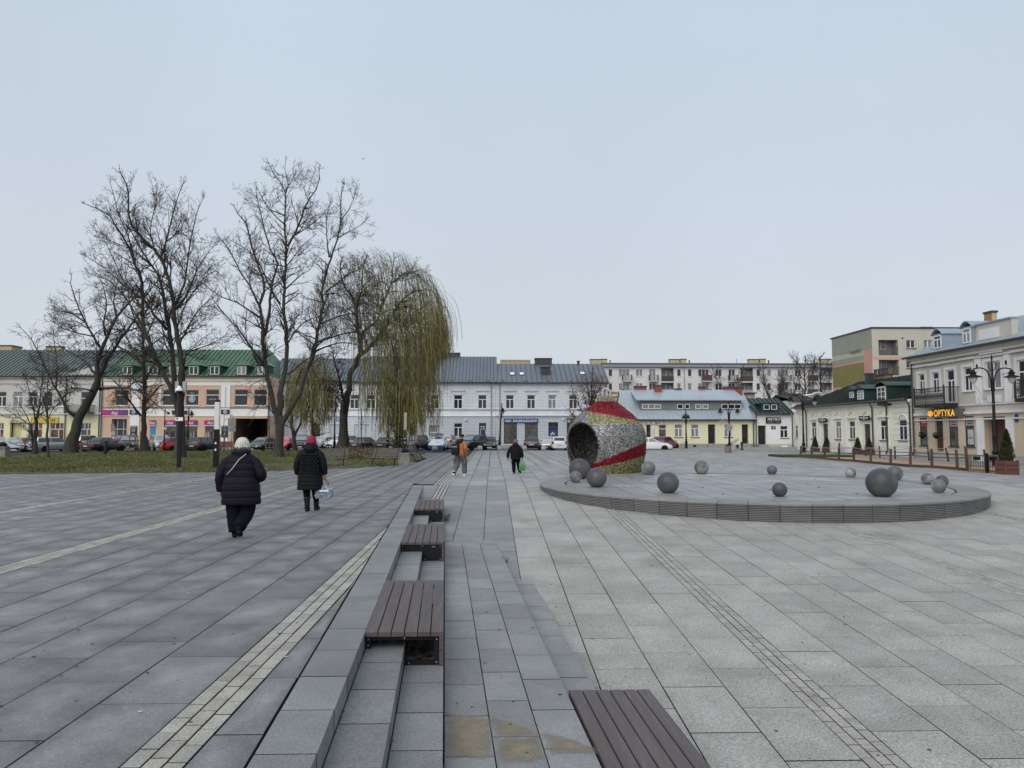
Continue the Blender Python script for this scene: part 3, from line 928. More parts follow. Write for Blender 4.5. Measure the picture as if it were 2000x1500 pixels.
M_GR = mat('grass_blades', (0.105, 0.112, 0.034), 0.9, var=0.35, scale=0.6, rnd=0.35)
def bare(x, y):
    q = math.sin(x * 0.9 + 1) + math.sin(y * 0.7 + x * .35) + RND.gauss(0, .7)
    if x > -9.5 and y < 52: q -= 2.6
    if -16 < x < -5 and y < 37 + math.sin(x) * 1.5: q -= 1.6
    return q > -1.3
scatter_blades(42000, 'grass', M_GR, .04, .10, .02, 8, bare)
scatter_blades(26000, 'grass', M_GR, .05, .10, .032, 0, bare)
M_LEAF = mat('fallen_leaf', (0.23, 0.185, 0.09), 0.8, var=0.4, scale=5, rnd=0.45)
V, F, A = [], [], []
k = 0
while k < 3400:
    x, y = RND.uniform(-32, -3), RND.uniform(31.6, 62)
    if not (inside(LAWN, x, y) or (k % 23 == 0 and x < -3)): continue
    k += 1
    z, a, s = lawn_z(x, y) + RND.uniform(.02, .06), RND.uniform(0, 6.28), RND.uniform(.025, .055)
    b = len(V)
    V += [(x + s * cos(a + q), y + s * sin(a + q), z + RND.uniform(-.015, .02)) for q in (0, 1.5, 3.1, 4.7)]
    F.append((b, b + 1, b + 2, b + 3)); A.append(RND.random())
tag(link('fallen_leaves', np_mesh('fallen_leaves', V, F, mats=[M_LEAF], attr=A), lw), kind='stuff')
# brown ground cover behind the park benches
M_BED = mat('dry_groundcover', (0.105, 0.075, 0.045), 0.9, var=0.5, scale=3, rnd=0.5, patch=((0.06, 0.075, 0.03), 0.5, 0.5, 0.65))
V, F, A = [], [], []
for i in range(15000):
    u, v = RND.uniform(655, 795), RND.uniform(885, 901)
    p = gp(u, v + (u - 700) * -0.02)
    if not inside(LAWN, p.x, p.y) or edge_d(p.x, p.y) < 0.8: continue
    z = lawn_z(p.x, p.y) + RND.random() ** 1.5 * (0.34 + .2 * sin(p.x * 2.1 + p.y))
    a, s = RND.uniform(0, 6.28), RND.uniform(.03, .07)
    d = Vector((cos(a), sin(a), RND.uniform(-.6, .6))) * s
    e = d.orthogonal().normalized() * s * .6
    b = len(V)
    V += [tuple(Vector((p.x, p.y, z)) + q) for q in (-d, e, d, -e)]
    F.append((b, b + 1, b + 2, b + 3)); A.append(RND.random())
tag(link('dry_groundcover', np_mesh('dry_groundcover', V, F, mats=[M_BED], attr=A), lw), kind='stuff')

def slabbox(name, x0, x1, y0, y1, z0, z1, m):
    return tag(MB().box(x0, x1, y0, y1, z0, z1).build(name, m), kind='structure')
slabbox('road', -90, 13.0, ROAD_Y, 80.0, -1.0, ROAD_Z, M_ASPH)
slabbox('footpath', -90, 12.6, 80.0, 96, -1.0, 0.02, M_WALK)
slabbox('kerb', -90, 12.6, 79.85, 79.999, -1.0, 0.03, M_KERB)
slabbox('footpath', 13.2, 36, 66.2, 84, -1.0, 0.085, M_WALK)
slabbox('kerb', 13.0, 36, 66.0, 66.199, -1.0, 0.095, M_KERB)
slabbox('footpath', 24.8, 36, 14, 65.99, -1.0, 0.05, M_WALK)
slabbox('kerb', 24.6, 24.799, 14, 65.99, -1.0, 0.055, M_KERB)

# ================================================================== trees
M_BARK = mat('bark_dark', (0.036, 0.031, 0.027), 0.9, var=0.35, scale=5, bump=0.7, bscale=14, stretch=(1, 1, .35), patch=((0.05, 0.052, 0.034), 1.2, 0.5, 0.7))
M_BARK2 = mat('bark_grey', (0.042, 0.038, 0.032), 0.9, var=0.35, scale=5, bump=0.7, bscale=14, stretch=(1, 1, .35), patch=((0.05, 0.053, 0.035), 1.0, 0.5, 0.7))
M_TWIG = mat('twig_dark', (0.046, 0.038, 0.034), 0.9, var=0.2, scale=2)
def resample(P, Rr, step):
    out, ro = [P[0]], [Rr[0]]
    for i in range(len(P) - 1):
        n = max(1, int((P[i + 1] - P[i]).length / step))
        p_1 = P[i - 1] if i else P[i] * 2 - P[i + 1]
        p2 = P[i + 2] if i + 2 < len(P) else P[i + 1] * 2 - P[i]
        for k in range(1, n + 1):
            t = k / n
            a, b = P[i], P[i + 1]
            q = 0.5 * ((2 * a) + (b - p_1) * t + (2 * p_1 - 5 * a + 4 * b - p2) * t * t + (3 * a - p_1 - 3 * b + p2) * t ** 3)
            out.append(q); ro.append(Rr[i] + (Rr[i + 1] - Rr[i]) * t)
    return out, ro
class Tree:
    def __init__(s, name, label, Y, seed, bark=None, cat='tree', group=None, twig=None, zb=None):
        s.r = random.Random(seed); s.Y = Y; s.tr = MB(); s.tw = MB(); s.name, s.label, s.cat, s.group = name, label, cat, group
        s.bark, s.twig, s.paths, s.org = bark or M_BARK, twig or M_TWIG, [], None
        s.minr = 0.010
    def limb(s, pts, r0, r1, dz=0.0, spawn=True, flare=False, y0=None):
        """pts: photo pixels from base to tip; r0, r1: radii in pixels; dz: depth reached at the tip (m)"""
        Y = s.Y
        k = Y / FPX
        n = len(pts)
        ys = y0 if y0 is not None else s.depth_at(pts[0])
        P = [fp(u, v, ys + (Y + dz - ys) * (i / max(1, n - 1)) if s.paths else Y) for i, (u, v) in enumerate(pts)]
        Rr = [max(s.minr, (r0 + (r1 - r0) * (i / (n - 1)) ** 0.62) * k * (1 if not s.paths else .9 if r0 > 4.4 else .8)) for i in range(n)]
        if flare: Rr[0] *= 1.35
        P, Rr = resample(P, Rr, 0.45)
        for i in range(1, len(P) - 1):
            P[i] = P[i] + Vector((s.r.gauss(0, 1), s.r.gauss(0, 1), s.r.gauss(0, .6))) * min(.035, Rr[i] * .35)
        if flare:
            P.insert(0, P[0] - Vector((0, 0, .35))); Rr.insert(0, Rr[0] * 1.15)
        if s.org is None: s.org = Vector((P[0].x, P[0].y, P[0].z))
        s.tr.tube(P, Rr, 9 if Rr[0] > .07 else 6)
        s.paths.append((P, Rr, spawn))
        return s
    def depth_at(s, uv):
        best, y = 1e9, s.Y
        for P, Rr, _ in s.paths:
            for p in P:
                q = proj(p)
                d = hypot(q[0] - uv[0], q[1] - uv[1])
                if d < best: best, y = d, p.y
        return y
    def grow(s, p, d, L, r, lvl, up, sp, wob=.22):
        n = max(3, int(L / .3))
        P, Rr = [p], [r]
        R = s.r
        for i in range(n):
            d = (d + Vector((R.gauss(0, 1), R.gauss(0, 1), R.gauss(0, 1))) * wob + Vector((0, 0, up))).normalized()
            p = p + d * (L / n)
            P.append(p); Rr.append(max(s.minr, r * (1 - .7 * (i + 1) / n)))
        s.tw.tube(P, Rr, 4 if r > .03 else 3, False)
        if lvl >= len(sp): return
        cnt = max(1, int(L / sp[lvl] + R.random()))
        for c in range(cnt):
            t = R.uniform(.18, 1.0)
            i = min(n - 1, int(t * n))
            dd = (P[i + 1] - P[i]).normalized()
            o = dd.orthogonal().normalized()
            o = Matrix.Rotation(R.uniform(0, 6.283), 3, dd) @ o
            an = R.uniform(.45, 1.0)
            nd = dd * cos(an) + o * sin(an)
            s.grow(P[i], nd, L * R.uniform(.32, .62) * (1.1 - .45 * t), max(s.minr, Rr[i] * .65), lvl + 1, up, sp, wob)
    def foliage(s, gap=.55, L=(1.4, 3.2), tmin=.25, up=.05, sp=(.42, .3, .22), wob=.2, flat=1.0, droop=0.0):
        R = s.r
        for P, Rr, spn in s.paths:
            if not spn: continue
            ln = sum((P[i + 1] - P[i]).length for i in range(len(P) - 1))
            c = max(2, int(ln / gap))
            for q in range(c):
                t = tmin + (1 - tmin) * (q + R.random()) / c
                i = min(len(P) - 2, int(t * (len(P) - 1)))
                dd = (P[i + 1] - P[i]).normalized()
                o = Matrix.Rotation(R.uniform(0, 6.283), 3, dd) @ dd.orthogonal().normalized()
                an = R.uniform(.5, 1.15)
                nd = (dd * cos(an) + o * sin(an) + Vector((0, 0, -droop))).normalized()
                nd.y *= flat
                s.grow(P[i], nd.normalized(), R.uniform(*L) * (1.22 - .8 * t), max(s.minr, min(.045, Rr[i] * .55)), 0, up, sp, wob)
            d = (P[-1] - P[max(0, len(P) - 3)]).normalized()
            for q in range(3):
                s.grow(P[-1], (d + Vector((R.gauss(0, .3), R.gauss(0, .3), R.gauss(0, .2)))).normalized(), R.uniform(.6, 1.2) * L[0] * .38, max(s.minr, Rr[-1] * .9), 1, up, sp, wob)
        return s
    def done(s):
        root = E(s.name, s.label, s.cat, s.org, 0, s.group)
        sh = Matrix.Translation(-s.org)
        s.tr.xform(sh); s.tw.xform(sh)
        s.tr.build('trunk', s.bark, root, True)
        s.tw.build('crown', s.twig, root)
        return root
# big tree with two main stems, trunk behind the camera post
t = Tree('bare_tree', 'tall bare tree with a two-stemmed trunk right behind the camera mast', 47.0, 3)
t.limb([(351, 899), (351, 860), (352, 815), (354, 770), (355, 729)], 10.5, 6.5, flare=True, spawn=False)
t.limb([(354, 775), (355, 735), (353, 700), (349, 676), (345, 644), (341, 604), (336, 566), (325.6, 532), (313, 506), (300, 485), (279, 466), (259.5, 440), (251, 417), (251, 380), (247, 361), (236, 338)], 7.5, 1, -1.5)
t.limb([(351, 822), (345, 785), (340, 738), (338, 699), (332, 650), (328, 623), (321, 590), (317, 566), (311, 540), (298, 521), (284, 500), (270, 478), (258, 455)], 7.5, 1.2, 2.0)
t.limb([(350, 830), (345, 792), (332, 755), (311, 712), (294, 676), (285, 650), (279, 618), (276.5, 553), (264, 515), (255, 489), (242, 464), (225, 440), (215, 421), (191, 408), (166, 398)], 6.5, .7, -2.0)
t.limb([(305, 497), (293.6, 449), (302, 406), (306, 374)], 2.2, .6, 1.0)
t.limb([(313, 506), (328, 457), (338, 417), (349, 380), (356.5, 361)], 2.6, .6, -1.5)
t.limb([(345, 604), (366, 572), (379, 540), (392, 515), (406, 494), (417, 481)], 3.2, .6, 2.5)
t.limb([(343, 594), (360, 551), (368, 502), (375, 455), (387.5, 406), (396, 389)], 3.2, .6, -1.0)
t.limb([(357.6, 716), (364, 691), (383, 682), (417, 670), (440, 655)], 2.8, .6, -2.0)
t.limb([(325.6, 644), (302, 616), (287, 593), (262, 572), (242, 557), (204, 523), (184, 510), (168, 500)], 4, .6, 1.5)
t.limb([(285, 650), (262, 610), (240, 575), (215, 550), (190, 540), (172, 532)], 3, .5, 3.0)
t.limb([(349, 676), (366, 640), (385, 610), (404, 590), (424, 575)], 3, .5, -3.0)
t.limb([(345, 644), (360, 600), (385, 560), (402, 540), (430, 522)], 2.6, .5, 3.2)
t.limb([(298, 521), (280, 505), (262, 490), (240, 480), (214, 470), (192, 462)], 2.2, .5, -3.0)
t.limb([(278, 600), (250, 565), (228, 520), (205, 470), (190, 440)], 2.4, .5, 3.5)
t.limb([(264, 515), (250, 460), (232, 420), (222, 380), (215, 358)], 2.0, .5, -2.5)
t.minr = .0062
t.foliage(gap=.36, L=(1.5, 3.3), tmin=.26, up=.09, sp=(.33, .26, .2), wob=.16).done()
# big tree in the middle with three stems
t = Tree('bare_tree', 'tallest bare tree, its short trunk splitting into three stems over the white-hatted walker', 47.6, 4, bark=M_BARK2)
t.limb([(542.5, 900), (544, 878), (545, 857), (547, 825), (548, 812)], 11, 6.5, flare=True, spawn=False)
t.limb([(545, 856), (543, 832), (538.2, 812), (530, 772), (523.7, 738), (516, 687), (513, 644), (509, 618), (506, 595), (515, 570), (513, 540), (502, 515), (492, 481), (483, 446), (479, 434), (464, 417), (457.6, 404)], 7.5, .7, -1.5)
t.limb([(506.7, 596), (492, 566), (470, 532), (449, 491), (430, 466), (421, 455)], 3, .6, 2)
t.limb([(515, 712), (492, 682), (472.5, 652.5), (453, 629), (430, 603.5), (416, 585)], 3.4, .6, -3)
t.limb([(507, 620), (489.6, 608), (464, 591), (432, 580), (400, 556), (385, 548)], 2.8, .5, -3.5)
t.limb([(516, 655), (519.5, 648), (526, 612), (528, 580), (524, 598), (532, 551), (543, 515), (528, 489), (519.5, 459), (512, 430), (508, 400), (500, 375)][:2] + [(526, 612), (528, 585), (532, 551), (543, 515), (528, 489), (519.5, 459), (512, 430), (504, 395), (500, 372)], 4.6, .7, 2.5)
t.limb([(547, 825), (547, 772), (551.5, 751), (558, 716), (559, 676), (558, 633), (554, 596), (556, 566), (557, 523), (559, 481), (557, 438), (558, 406), (558, 378), (551.5, 361), (534, 338), (526, 321)], 7, .6, 0.8)
t.limb([(558, 378), (563, 363), (556, 329), (558, 315)], 1.4, .5, 0.5)
t.limb([(563, 363), (574, 345), (577, 335)], 1.0, .5, 1.5)
t.limb([(562, 481), (581, 442), (594, 410), (602.7, 391), (617.6, 370), (624, 348), (623, 332)], 3, .6, -1.6)
t.limb([(602, 391), (594, 368), (585, 345)], 1.2, .5, 1.5)
t.limb([(577, 459), (603, 442), (630, 419), (645, 400)], 2, .5, 2.5)
t.limb([(547, 594), (528, 562), (511, 525.5), (498, 500), (470, 480), (445, 466)], 3, .5, 3)
t.limb([(558, 440), (540, 425), (520, 400), (506, 375), (498, 360)], 1.8, .5, -2.5)
t.limb([(546, 856), (550, 830), (559, 812), (577, 783), (590, 751), (605, 708), (615.5, 676), (624, 633), (630, 591), (626.5, 575), (632.5, 555), (641, 519), (649.6, 491), (658, 468), (665.6, 427), (665.6, 395), (667, 374), (672, 362)], 7, .6, -1)
t.limb([(643, 502), (639, 470), (638, 425), (646, 395)], 2.2, .5, 1.8)
t.limb([(665, 430), (680, 412), (690, 390), (694, 372)], 1.4, .5, -1.5)
t.limb([(660, 465), (682, 452), (704, 440), (716, 428)], 1.6, .5, 1.5)
t.limb([(637, 570), (656, 555), (684, 532), (703, 525), (716, 505)], 2.4, .5, -2.5)
t.limb([(609, 691), (634.7, 678), (666.7, 669.6), (694, 673), (720, 680)], 2.8, .6, -3)
t.limb([(615.5, 669.6), (647.5, 659), (677, 650), (720, 650), (760, 654)], 2.8, .5, 2)
t.limb([(624, 633), (660, 618), (690, 612), (725, 612), (755, 616)], 2.6, .5, -1)
t.limb([(562, 731.5), (581, 716.5), (602.7, 699.5), (640, 690), (668, 690)], 2.6, .5, 3)
t.limb([(559, 676), (575, 650), (596, 628), (622, 618), (650, 600)], 2.4, .5, -3)
t.limb([(556, 566), (575, 548), (590, 535), (604, 528), (618, 505)], 2.2, .5, 2)
t.limb([(557, 523), (575, 500), (590, 480), (612, 462)], 1.8, .5, -2)
t.limb([(538, 812), (524, 795), (508, 790), (498, 800)], 1.6, .6, -1.5)
t.limb([(524, 740), (505, 744), (490, 752), (484, 765)], 1.5, .6, -2)
t.minr = .0062
t.foliage(gap=.4, L=(1.3, 2.9), tmin=.26, up=.07, sp=(.34, .26, .2), wob=.18).done()
# leaning tree on the left
t = Tree('bare_tree', 'leaning bare tree with a thick slanting trunk before the yellow shop front', 58.0, 5)
t.limb([(138, 886), (147, 844), (154.5, 816), (167, 793), (182, 768), (190, 748)], 11, 6.5, flare=True, spawn=False)
t.limb([(176, 779), (188, 750), (188.5, 722), (197.6, 685), (210, 654), (228, 621), (248, 596), (268.6, 571), (285, 545)], 7.5, 1, -1)
t.limb([(172, 785), (190, 750), (210, 702), (228, 674.5), (246, 647), (266, 621), (280, 602), (300, 585)], 6, 1, 2)
t.limb([(149.5, 816), (131.7, 801), (121.6, 778), (109, 760.7), (93.7, 727.7), (76, 692), (61, 662), (40, 640)], 4.2, .6, -2)
t.limb([(109, 760), (112, 730), (110, 700), (107, 672), (104, 645)], 2.4, .6, 1.5)
t.limb([(195, 677), (182, 657), (167, 629), (154.5, 603.6), (144, 575.7), (137, 553), (140, 540)], 3.4, .6, -1.5)
t.limb([(206, 655), (203, 631.5), (208, 596), (203, 565.6), (196, 545)], 3, .6, 1.5)
t.limb([(195, 760), (223, 757), (253, 759), (274, 766), (300, 785), (318, 800)], 4.2, .8, -3)
t.limb([(186, 730), (165, 705), (140, 690), (112, 672), (90, 655)], 3, .6, 3)
t.limb([(187, 765), (165, 760), (140, 758), (118, 765), (96, 775)], 2.6, .6, -3)
t.limb([(167, 629), (140, 612), (118, 608), (98, 612)], 2.2, .5, 2)
t.limb([(228, 621), (222, 585), (228, 555), (236, 535)], 2.4, .5, 2.5)
t.limb([(246, 647), (272, 640), (296, 632), (318, 630)], 2.2, .5, -2)
t.limb([(228, 674), (255, 690), (280, 700), (300, 720)], 2.2, .5, -2.5)
t.limb([(182, 657), (150, 650), (120, 640), (100, 620)], 2.0, .5, 3)
t.minr = .0075
t.foliage(gap=.42, L=(1.4, 3.2), tmin=.2, up=.03, wob=.25, sp=(.36, .28, .24)).done()
# straight tree behind
t = Tree('bare_tree', 'straight bare tree between the silver crossover and the black off-roader', 63.0, 6)
t.limb([(283, 884), (281.5, 850), (281, 820), (283, 760), (281, 700), (279, 650), (277, 600), (274, 560)], 7.5, 1, 0, flare=True)
t.limb([(275, 812), (258, 790), (243, 768), (225, 745), (210, 735)], 3, .6, -2)
t.limb([(282, 790), (296, 772), (312, 755), (330, 748)], 2.6, .6, 2)
t.limb([(282, 745), (300, 715), (315, 690), (322, 660)], 2.8, .6, -2)
t.limb([(281, 720), (262, 690), (248, 660), (240, 630)], 2.8, .6, 2)
t.limb([(279, 665), (296, 635), (305, 605), (312, 580)], 2.4, .6, 2)
t.limb([(279, 650), (262, 620), (252, 590), (250, 570)], 2.4, .6, -2)
t.foliage(gap=.4, L=(1.4, 3.0), tmin=.25, wob=.26, sp=(.34, .28)).done()
# young trees at the far left
t = Tree('young_tree', 'young bare tree with twin stems before the dark red hatchback', 57.0, 7, cat='tree')
t.limb([(69, 888), (69, 860), (70, 838), (71, 820)], 4.2, 3, flare=True, spawn=False)
t.limb([(64, 888), (63, 850), (61, 832), (52, 812), (42, 795), (30, 778)], 2.6, .5, -1)
t.limb([(71, 820), (74, 800), (84, 780), (100, 762), (118, 748)], 2.4, .5, 1)
t.limb([(70, 825), (66, 800), (60, 775), (54, 750), (50, 725)], 2.2, .5, -1)
t.limb([(71, 820), (78, 790), (80, 760), (84, 735), (86, 710)], 2.2, .5, 1.5)
t.limb([(61, 832), (46, 822), (30, 812), (14, 800)], 1.6, .5, 1.5)
t.limb([(72, 815), (92, 800), (112, 792), (130, 785)], 1.6, .5, -1.5)
t.foliage(gap=.28, L=(.9, 2.0), tmin=.2, up=.05, sp=(.36, .28)).done()
t = Tree('young_tree', 'slender young bare tree with a pole-thin trunk nearest the left edge', 47.0, 8, cat='tree')
t.limb([(92.5, 909), (92.5, 880), (92.5, 850), (92.5, 815)], 2.6, 2, flare=True, spawn=False)
t.limb([(92.5, 815), (88, 790), (80, 765), (70, 745)], 1.5, .4, -.6)
t.limb([(92.5, 815), (93, 785), (92, 760), (95, 735), (94, 705), (96, 690)], 1.7, .4, .5)
t.limb([(92.5, 820), (102, 800), (116, 785), (126, 770)], 1.3, .4, .6)
t.limb([(92.5, 825), (80, 812), (66, 800), (55, 795)], 1.2, .4, -.7)
t.foliage(gap=.34, L=(.7, 1.6), tmin=.2, up=.05, sp=(.34, .28)).done()

# willows ---------------------------------------------------------------------------------
M_WIL = mat('willow_strand', (0.150, 0.135, 0.042), 0.8, var=0.5, scale=0.7, rnd=0.55)
M_WILD = mat('willow_strand_brown', (0.092, 0.078, 0.042), 0.85, var=0.4, scale=0.5, rnd=0.4)
def lerp_tab(tab, u):
    for (a, x), (b, y) in zip(tab, tab[1:]):
        if a <= u <= b: return x + (y - x) * (u - a) / (b - a)
    return tab[0][1] if u < tab[0][0] else tab[-1][1]
def strands(root, name, m, Y, dY, n, us, top, hem, lens, seed, org, leaf=1.0, blow=.25, dens=None):
    r = random.Random(seed)
    V, F, A = [], [], []
    cnt = 0
    while cnt < n:
        u = r.uniform(*us)
        vt, vh = lerp_tab(top, u), lerp_tab(hem, u)
        f = r.random() ** 1.1
        v = vt + f * (vh - vt) * .85
        if dens and r.random() > dens(u, v): continue
        cnt += 1
        y = Y + r.uniform(-dY, dY) * sqrt(max(.1, min(1, (v - vt) / 70 + .12)))
        L = min(r.uniform(*lens), max(14, vh + r.uniform(-45, 12) - v)) * Y / FPX
        p = fp(u, v, y)
        a = r.uniform(0, 6.28)
        hv = Vector((cos(a) * .5 + blow, sin(a) * .5, r.uniform(.1, .8)))
        seg = max(4, int(L / .28))
        st = L / seg
        col = r.random()
        w = r.uniform(.008, .014)
        side = Vector((cos(a + 1), sin(a + 1) * .4, 0)).normalized() * w
        prev = None
        for k in range(seg + 1):
            g = k / seg
            b = len(V)
            V.append(tuple(p - side - org)); V.append(tuple(p + side - org))
            if prev is not None:
                F.append((prev, prev + 1, b + 1, b)); A.append(col)
                if leaf:
                    for q in range(2):
                        lb = len(V)
                        c = p + Vector((0, 0, st * q * .5)) + Vector((r.uniform(-.02, .02), r.uniform(-.02, .02), 0))
                        ld = Vector((r.uniform(-.6, .7), r.uniform(-.6, .6), -1)).normalized() * r.uniform(.05, .10) * leaf
                        lw_ = Vector((r.uniform(-1, 1), r.uniform(-.5, .5), 0)).normalized() * .010 * leaf
                        V += [tuple(c - lw_ - org), tuple(c + lw_ - org), tuple(c + ld + lw_ * .6 - org), tuple(c + ld * 1.1 - lw_ * .3 - org)]
                        F.append((lb, lb + 1, lb + 2, lb + 3)); A.append((col + r.uniform(-.12, .12)) % 1)
            prev = b
            d = (hv * (1 - g) ** 2.2 * 1.1 + Vector((blow * .25 * (1 - g), 0, -1 - g))).normalized()
            d = d + Vector((r.gauss(0, .06), r.gauss(0, .06), 0))
            p = p + d.normalized() * st
    return tag(link(name, np_mesh(name, V, F, mats=[m], attr=A), root), kind='stuff')
WTOP = [(596, 560), (625, 520), (660, 490), (700, 482), (740, 480), (775, 490), (800, 506), (825, 522), (840, 540), (852, 575), (862, 640), (866, 690)]
HEM1 = [(600, 720), (640, 740), (680, 790), (705, 822), (735, 838), (760, 836), (790, 846), (818, 850), (828, 842), (836, 725), (850, 710), (866, 695)]
HEM2 = [(600, 640), (650, 690), (690, 700), (740, 720), (790, 740), (835, 720), (880, 690)]
t = Tree('willow_tree', 'big weeping willow with yellow-green hanging strands and a dark leaning trunk', 60.0, 9)
t.limb([(668, 885), (671, 840), (672, 804), (677, 784)], 10.5, 6.5, flare=True, spawn=False)
t.limb([(672, 812), (673, 785), (667, 761), (662.6, 741), (655, 715), (650, 690)], 4.5, 1, -3, )
t.limb([(672, 815), (677, 784), (682, 761), (684, 732), (693, 712), (703, 690), (704, 666)], 7.5, 5, 1, spawn=False)
t.limb([(704, 668), (697, 630), (694, 602), (688, 582), (674, 560), (664, 530), (668, 505)], 5, 1, -2)
t.limb([(700, 695), (716, 684), (740, 656), (760, 630), (774, 602), (792, 580), (812, 568), (828, 566)], 5.5, 1, -2.5)
t.limb([(704, 668), (712, 646), (736, 626), (744, 602), (764, 554), (766, 530), (770, 505)], 4.4, 1, 2.5)
t.limb([(694, 602), (706, 570), (708, 530), (716, 500)], 3, .8, 2)
t.limb([(774, 602), (800, 600), (820, 612), (838, 640)], 3, .8, 2)
t.limb([(744, 602), (720, 585), (700, 560)], 2, .7, -2)
t.limb([(764, 554), (790, 535), (808, 532), (824, 545)], 2.4, .7, -1)
t.limb([(760, 630), (790, 640), (808, 660), (820, 690)], 2.4, .7, -3)
t.foliage(gap=.26, L=(1.4, 3.2), tmin=.12, up=-.02, sp=(.36, .3, .3), wob=.25)
wr = t.done()
dens = lambda u, v: (1.0 if u > 690 else .62) * (1.0 if v > 560 else .5)
strands(wr, 'strand', M_WIL, 60, 4.5, 1650, (690, 865), WTOP, HEM1, (60, 220), 21, t.org, dens=lambda u, v: (1.0 if u > 740 else .5) * (.25 if v < 560 else .6 if v < 600 else 1))
strands(wr, 'strand', M_WILD, 60, 4.2, 1500, (600, 862), WTOP, HEM2, (18, 70), 22, t.org, leaf=.8, blow=.8, dens=lambda u, v: 1.0)
strands(wr, 'strand', M_WIL, 60, 3.5, 480, (775, 866), WTOP, HEM1, (30, 140), 23, t.org, blow=.8)
t = Tree('willow_tree', 'ivy-clad willow trunk behind the white light column', 55.0, 10)
t.limb([(774, 887), (777, 860), (779, 822), (778, 786), (775, 741), (770, 700), (764, 660)], 8.5, .8, 0, flare=True)
t.limb([(779, 822), (790, 790), (800, 760), (812, 720)], 3, .6, 1)
t.foliage(gap=.4, L=(1.2, 2.4), tmin=.3, up=.0, sp=(.4, .35))
wr2 = t.done()
strands(wr2, 'strand', M_WIL, 55, 1.1, 420, (745, 812), [(740, 740), (775, 725), (815, 745)], [(740, 845), (765, 862), (795, 868), (815, 850)], (50, 130), 24, t.org, blow=.1)
V, F, A = [], [], []
for i in range(2600):
    v = RND.uniform(775, 884)
    p = fp(778 + RND.gauss(0, 6.5), v, 55 - RND.uniform(.1, .45)) - t.org
    a = RND.uniform(0, 6.28); s = RND.uniform(.03, .07)
    b = len(V)
    d = Vector((cos(a), RND.uniform(-.4, .4), sin(a))) * s; e = d.orthogonal().normalized() * s * .7
    V += [tuple(p + q) for q in (-d, e, d, -e)]; F.append((b, b + 1, b + 2, b + 3)); A.append(RND.random())
tag(link('ivy', np_mesh('ivy', V, F, mats=[mat('ivy_leaf', (0.032, 0.036, 0.016), 0.7, var=.4, scale=3, rnd=.5)], attr=A), wr2), kind='stuff')
t = Tree('willow_tree', 'smaller green willow behind the red-hatted walker', 64.0, 12)
t.limb([(577, 884), (574, 855), (570, 830), (568, 800), (575, 760), (590, 720)], 4.5, 1.5, 0, flare=True)
t.limb([(574, 855), (590, 820), (606, 790), (615, 750), (612, 715)], 3, 1, 1)
t.limb([(612, 882), (611, 840), (608, 800), (604, 770)], 4.5, 2, -1, y0=64)
t.limb([(606, 790), (622, 760), (636, 735)], 2, .8, -1)
t.foliage(gap=.4, L=(1.0, 2.2), tmin=.25, up=-.01, sp=(.5, .4))
wr3 = t.done()
strands(wr3, 'strand', M_WIL, 64, 2.6, 950, (560, 650), [(560, 730), (585, 690), (610, 676), (635, 690), (650, 720)], [(560, 830), (575, 820), (600, 845), (615, 852), (632, 840), (650, 815)], (40, 130), 26, t.org, blow=.05)
# reddish tree before the blue-grey houses, trees behind the low houses
M_RTW = mat('twig_red', (0.075, 0.042, 0.036), 0.85, var=0.3, scale=2)
t = Tree('small_tree', 'small tree with a dense reddish-brown crown behind the bauble', 70.0, 13, twig=M_RTW)
t.limb([(1152, 880), (1152, 850), (1153, 815), (1154, 780), (1156, 745), (1157, 722)], 3.4, .8, 0, flare=True)
for k, (a, b) in enumerate((((1152, 830), [(1135, 800), (1122, 775), (1116, 755)]), ((1152, 820), [(1168, 795), (1180, 770), (1185, 750)]), ((1153, 810), [(1142, 780), (1134, 755), (1128, 742)]),
               ((1153, 800), [(1163, 775), (1172, 755), (1176, 740)]), ((1152, 845), [(1132, 825), (1118, 812), (1113, 800)]), ((1152, 840), [(1172, 820), (1184, 800)]), ((1153, 790), [(1148, 760), (1145, 738)]), ((1153, 790), [(1162, 760), (1166, 738)]))):
    t.limb([a] + b, 1.6, .5, (-1.3, 1.3, .8, -.8, 1, -1, -1.4, 1.4)[k])
t.minr = .012
t.foliage(gap=.2, L=(.5, 1.1), tmin=.3, up=.05, sp=(.16, .14), wob=.25)
rt = t.done()
V, F, A = [], [], []
for P, Rr, sp_ in t.paths:
    for q in range(520):
        i = RND.randrange(int(len(P) * .45), len(P))
        c = P[i] + Vector((RND.gauss(0, .42), RND.gauss(0, .42), RND.gauss(0, .3))) - t.org
        s = RND.uniform(.03, .06); d = Vector((RND.gauss(0, 1), RND.gauss(0, 1), RND.gauss(0, 1))).normalized() * s; e = d.orthogonal().normalized() * s * .6
        b = len(V); V += [tuple(c + w_) for w_ in (-d, e, d, -e)]; F.append((b, b + 1, b + 2, b + 3)); A.append(RND.random())
tag(link('withered_leaves', np_mesh('withered_leaves', V, F, mats=[mat('withered_leaf', (0.085, 0.042, 0.034), .85, var=.35, scale=2, rnd=.4)], attr=A), rt), kind='stuff')
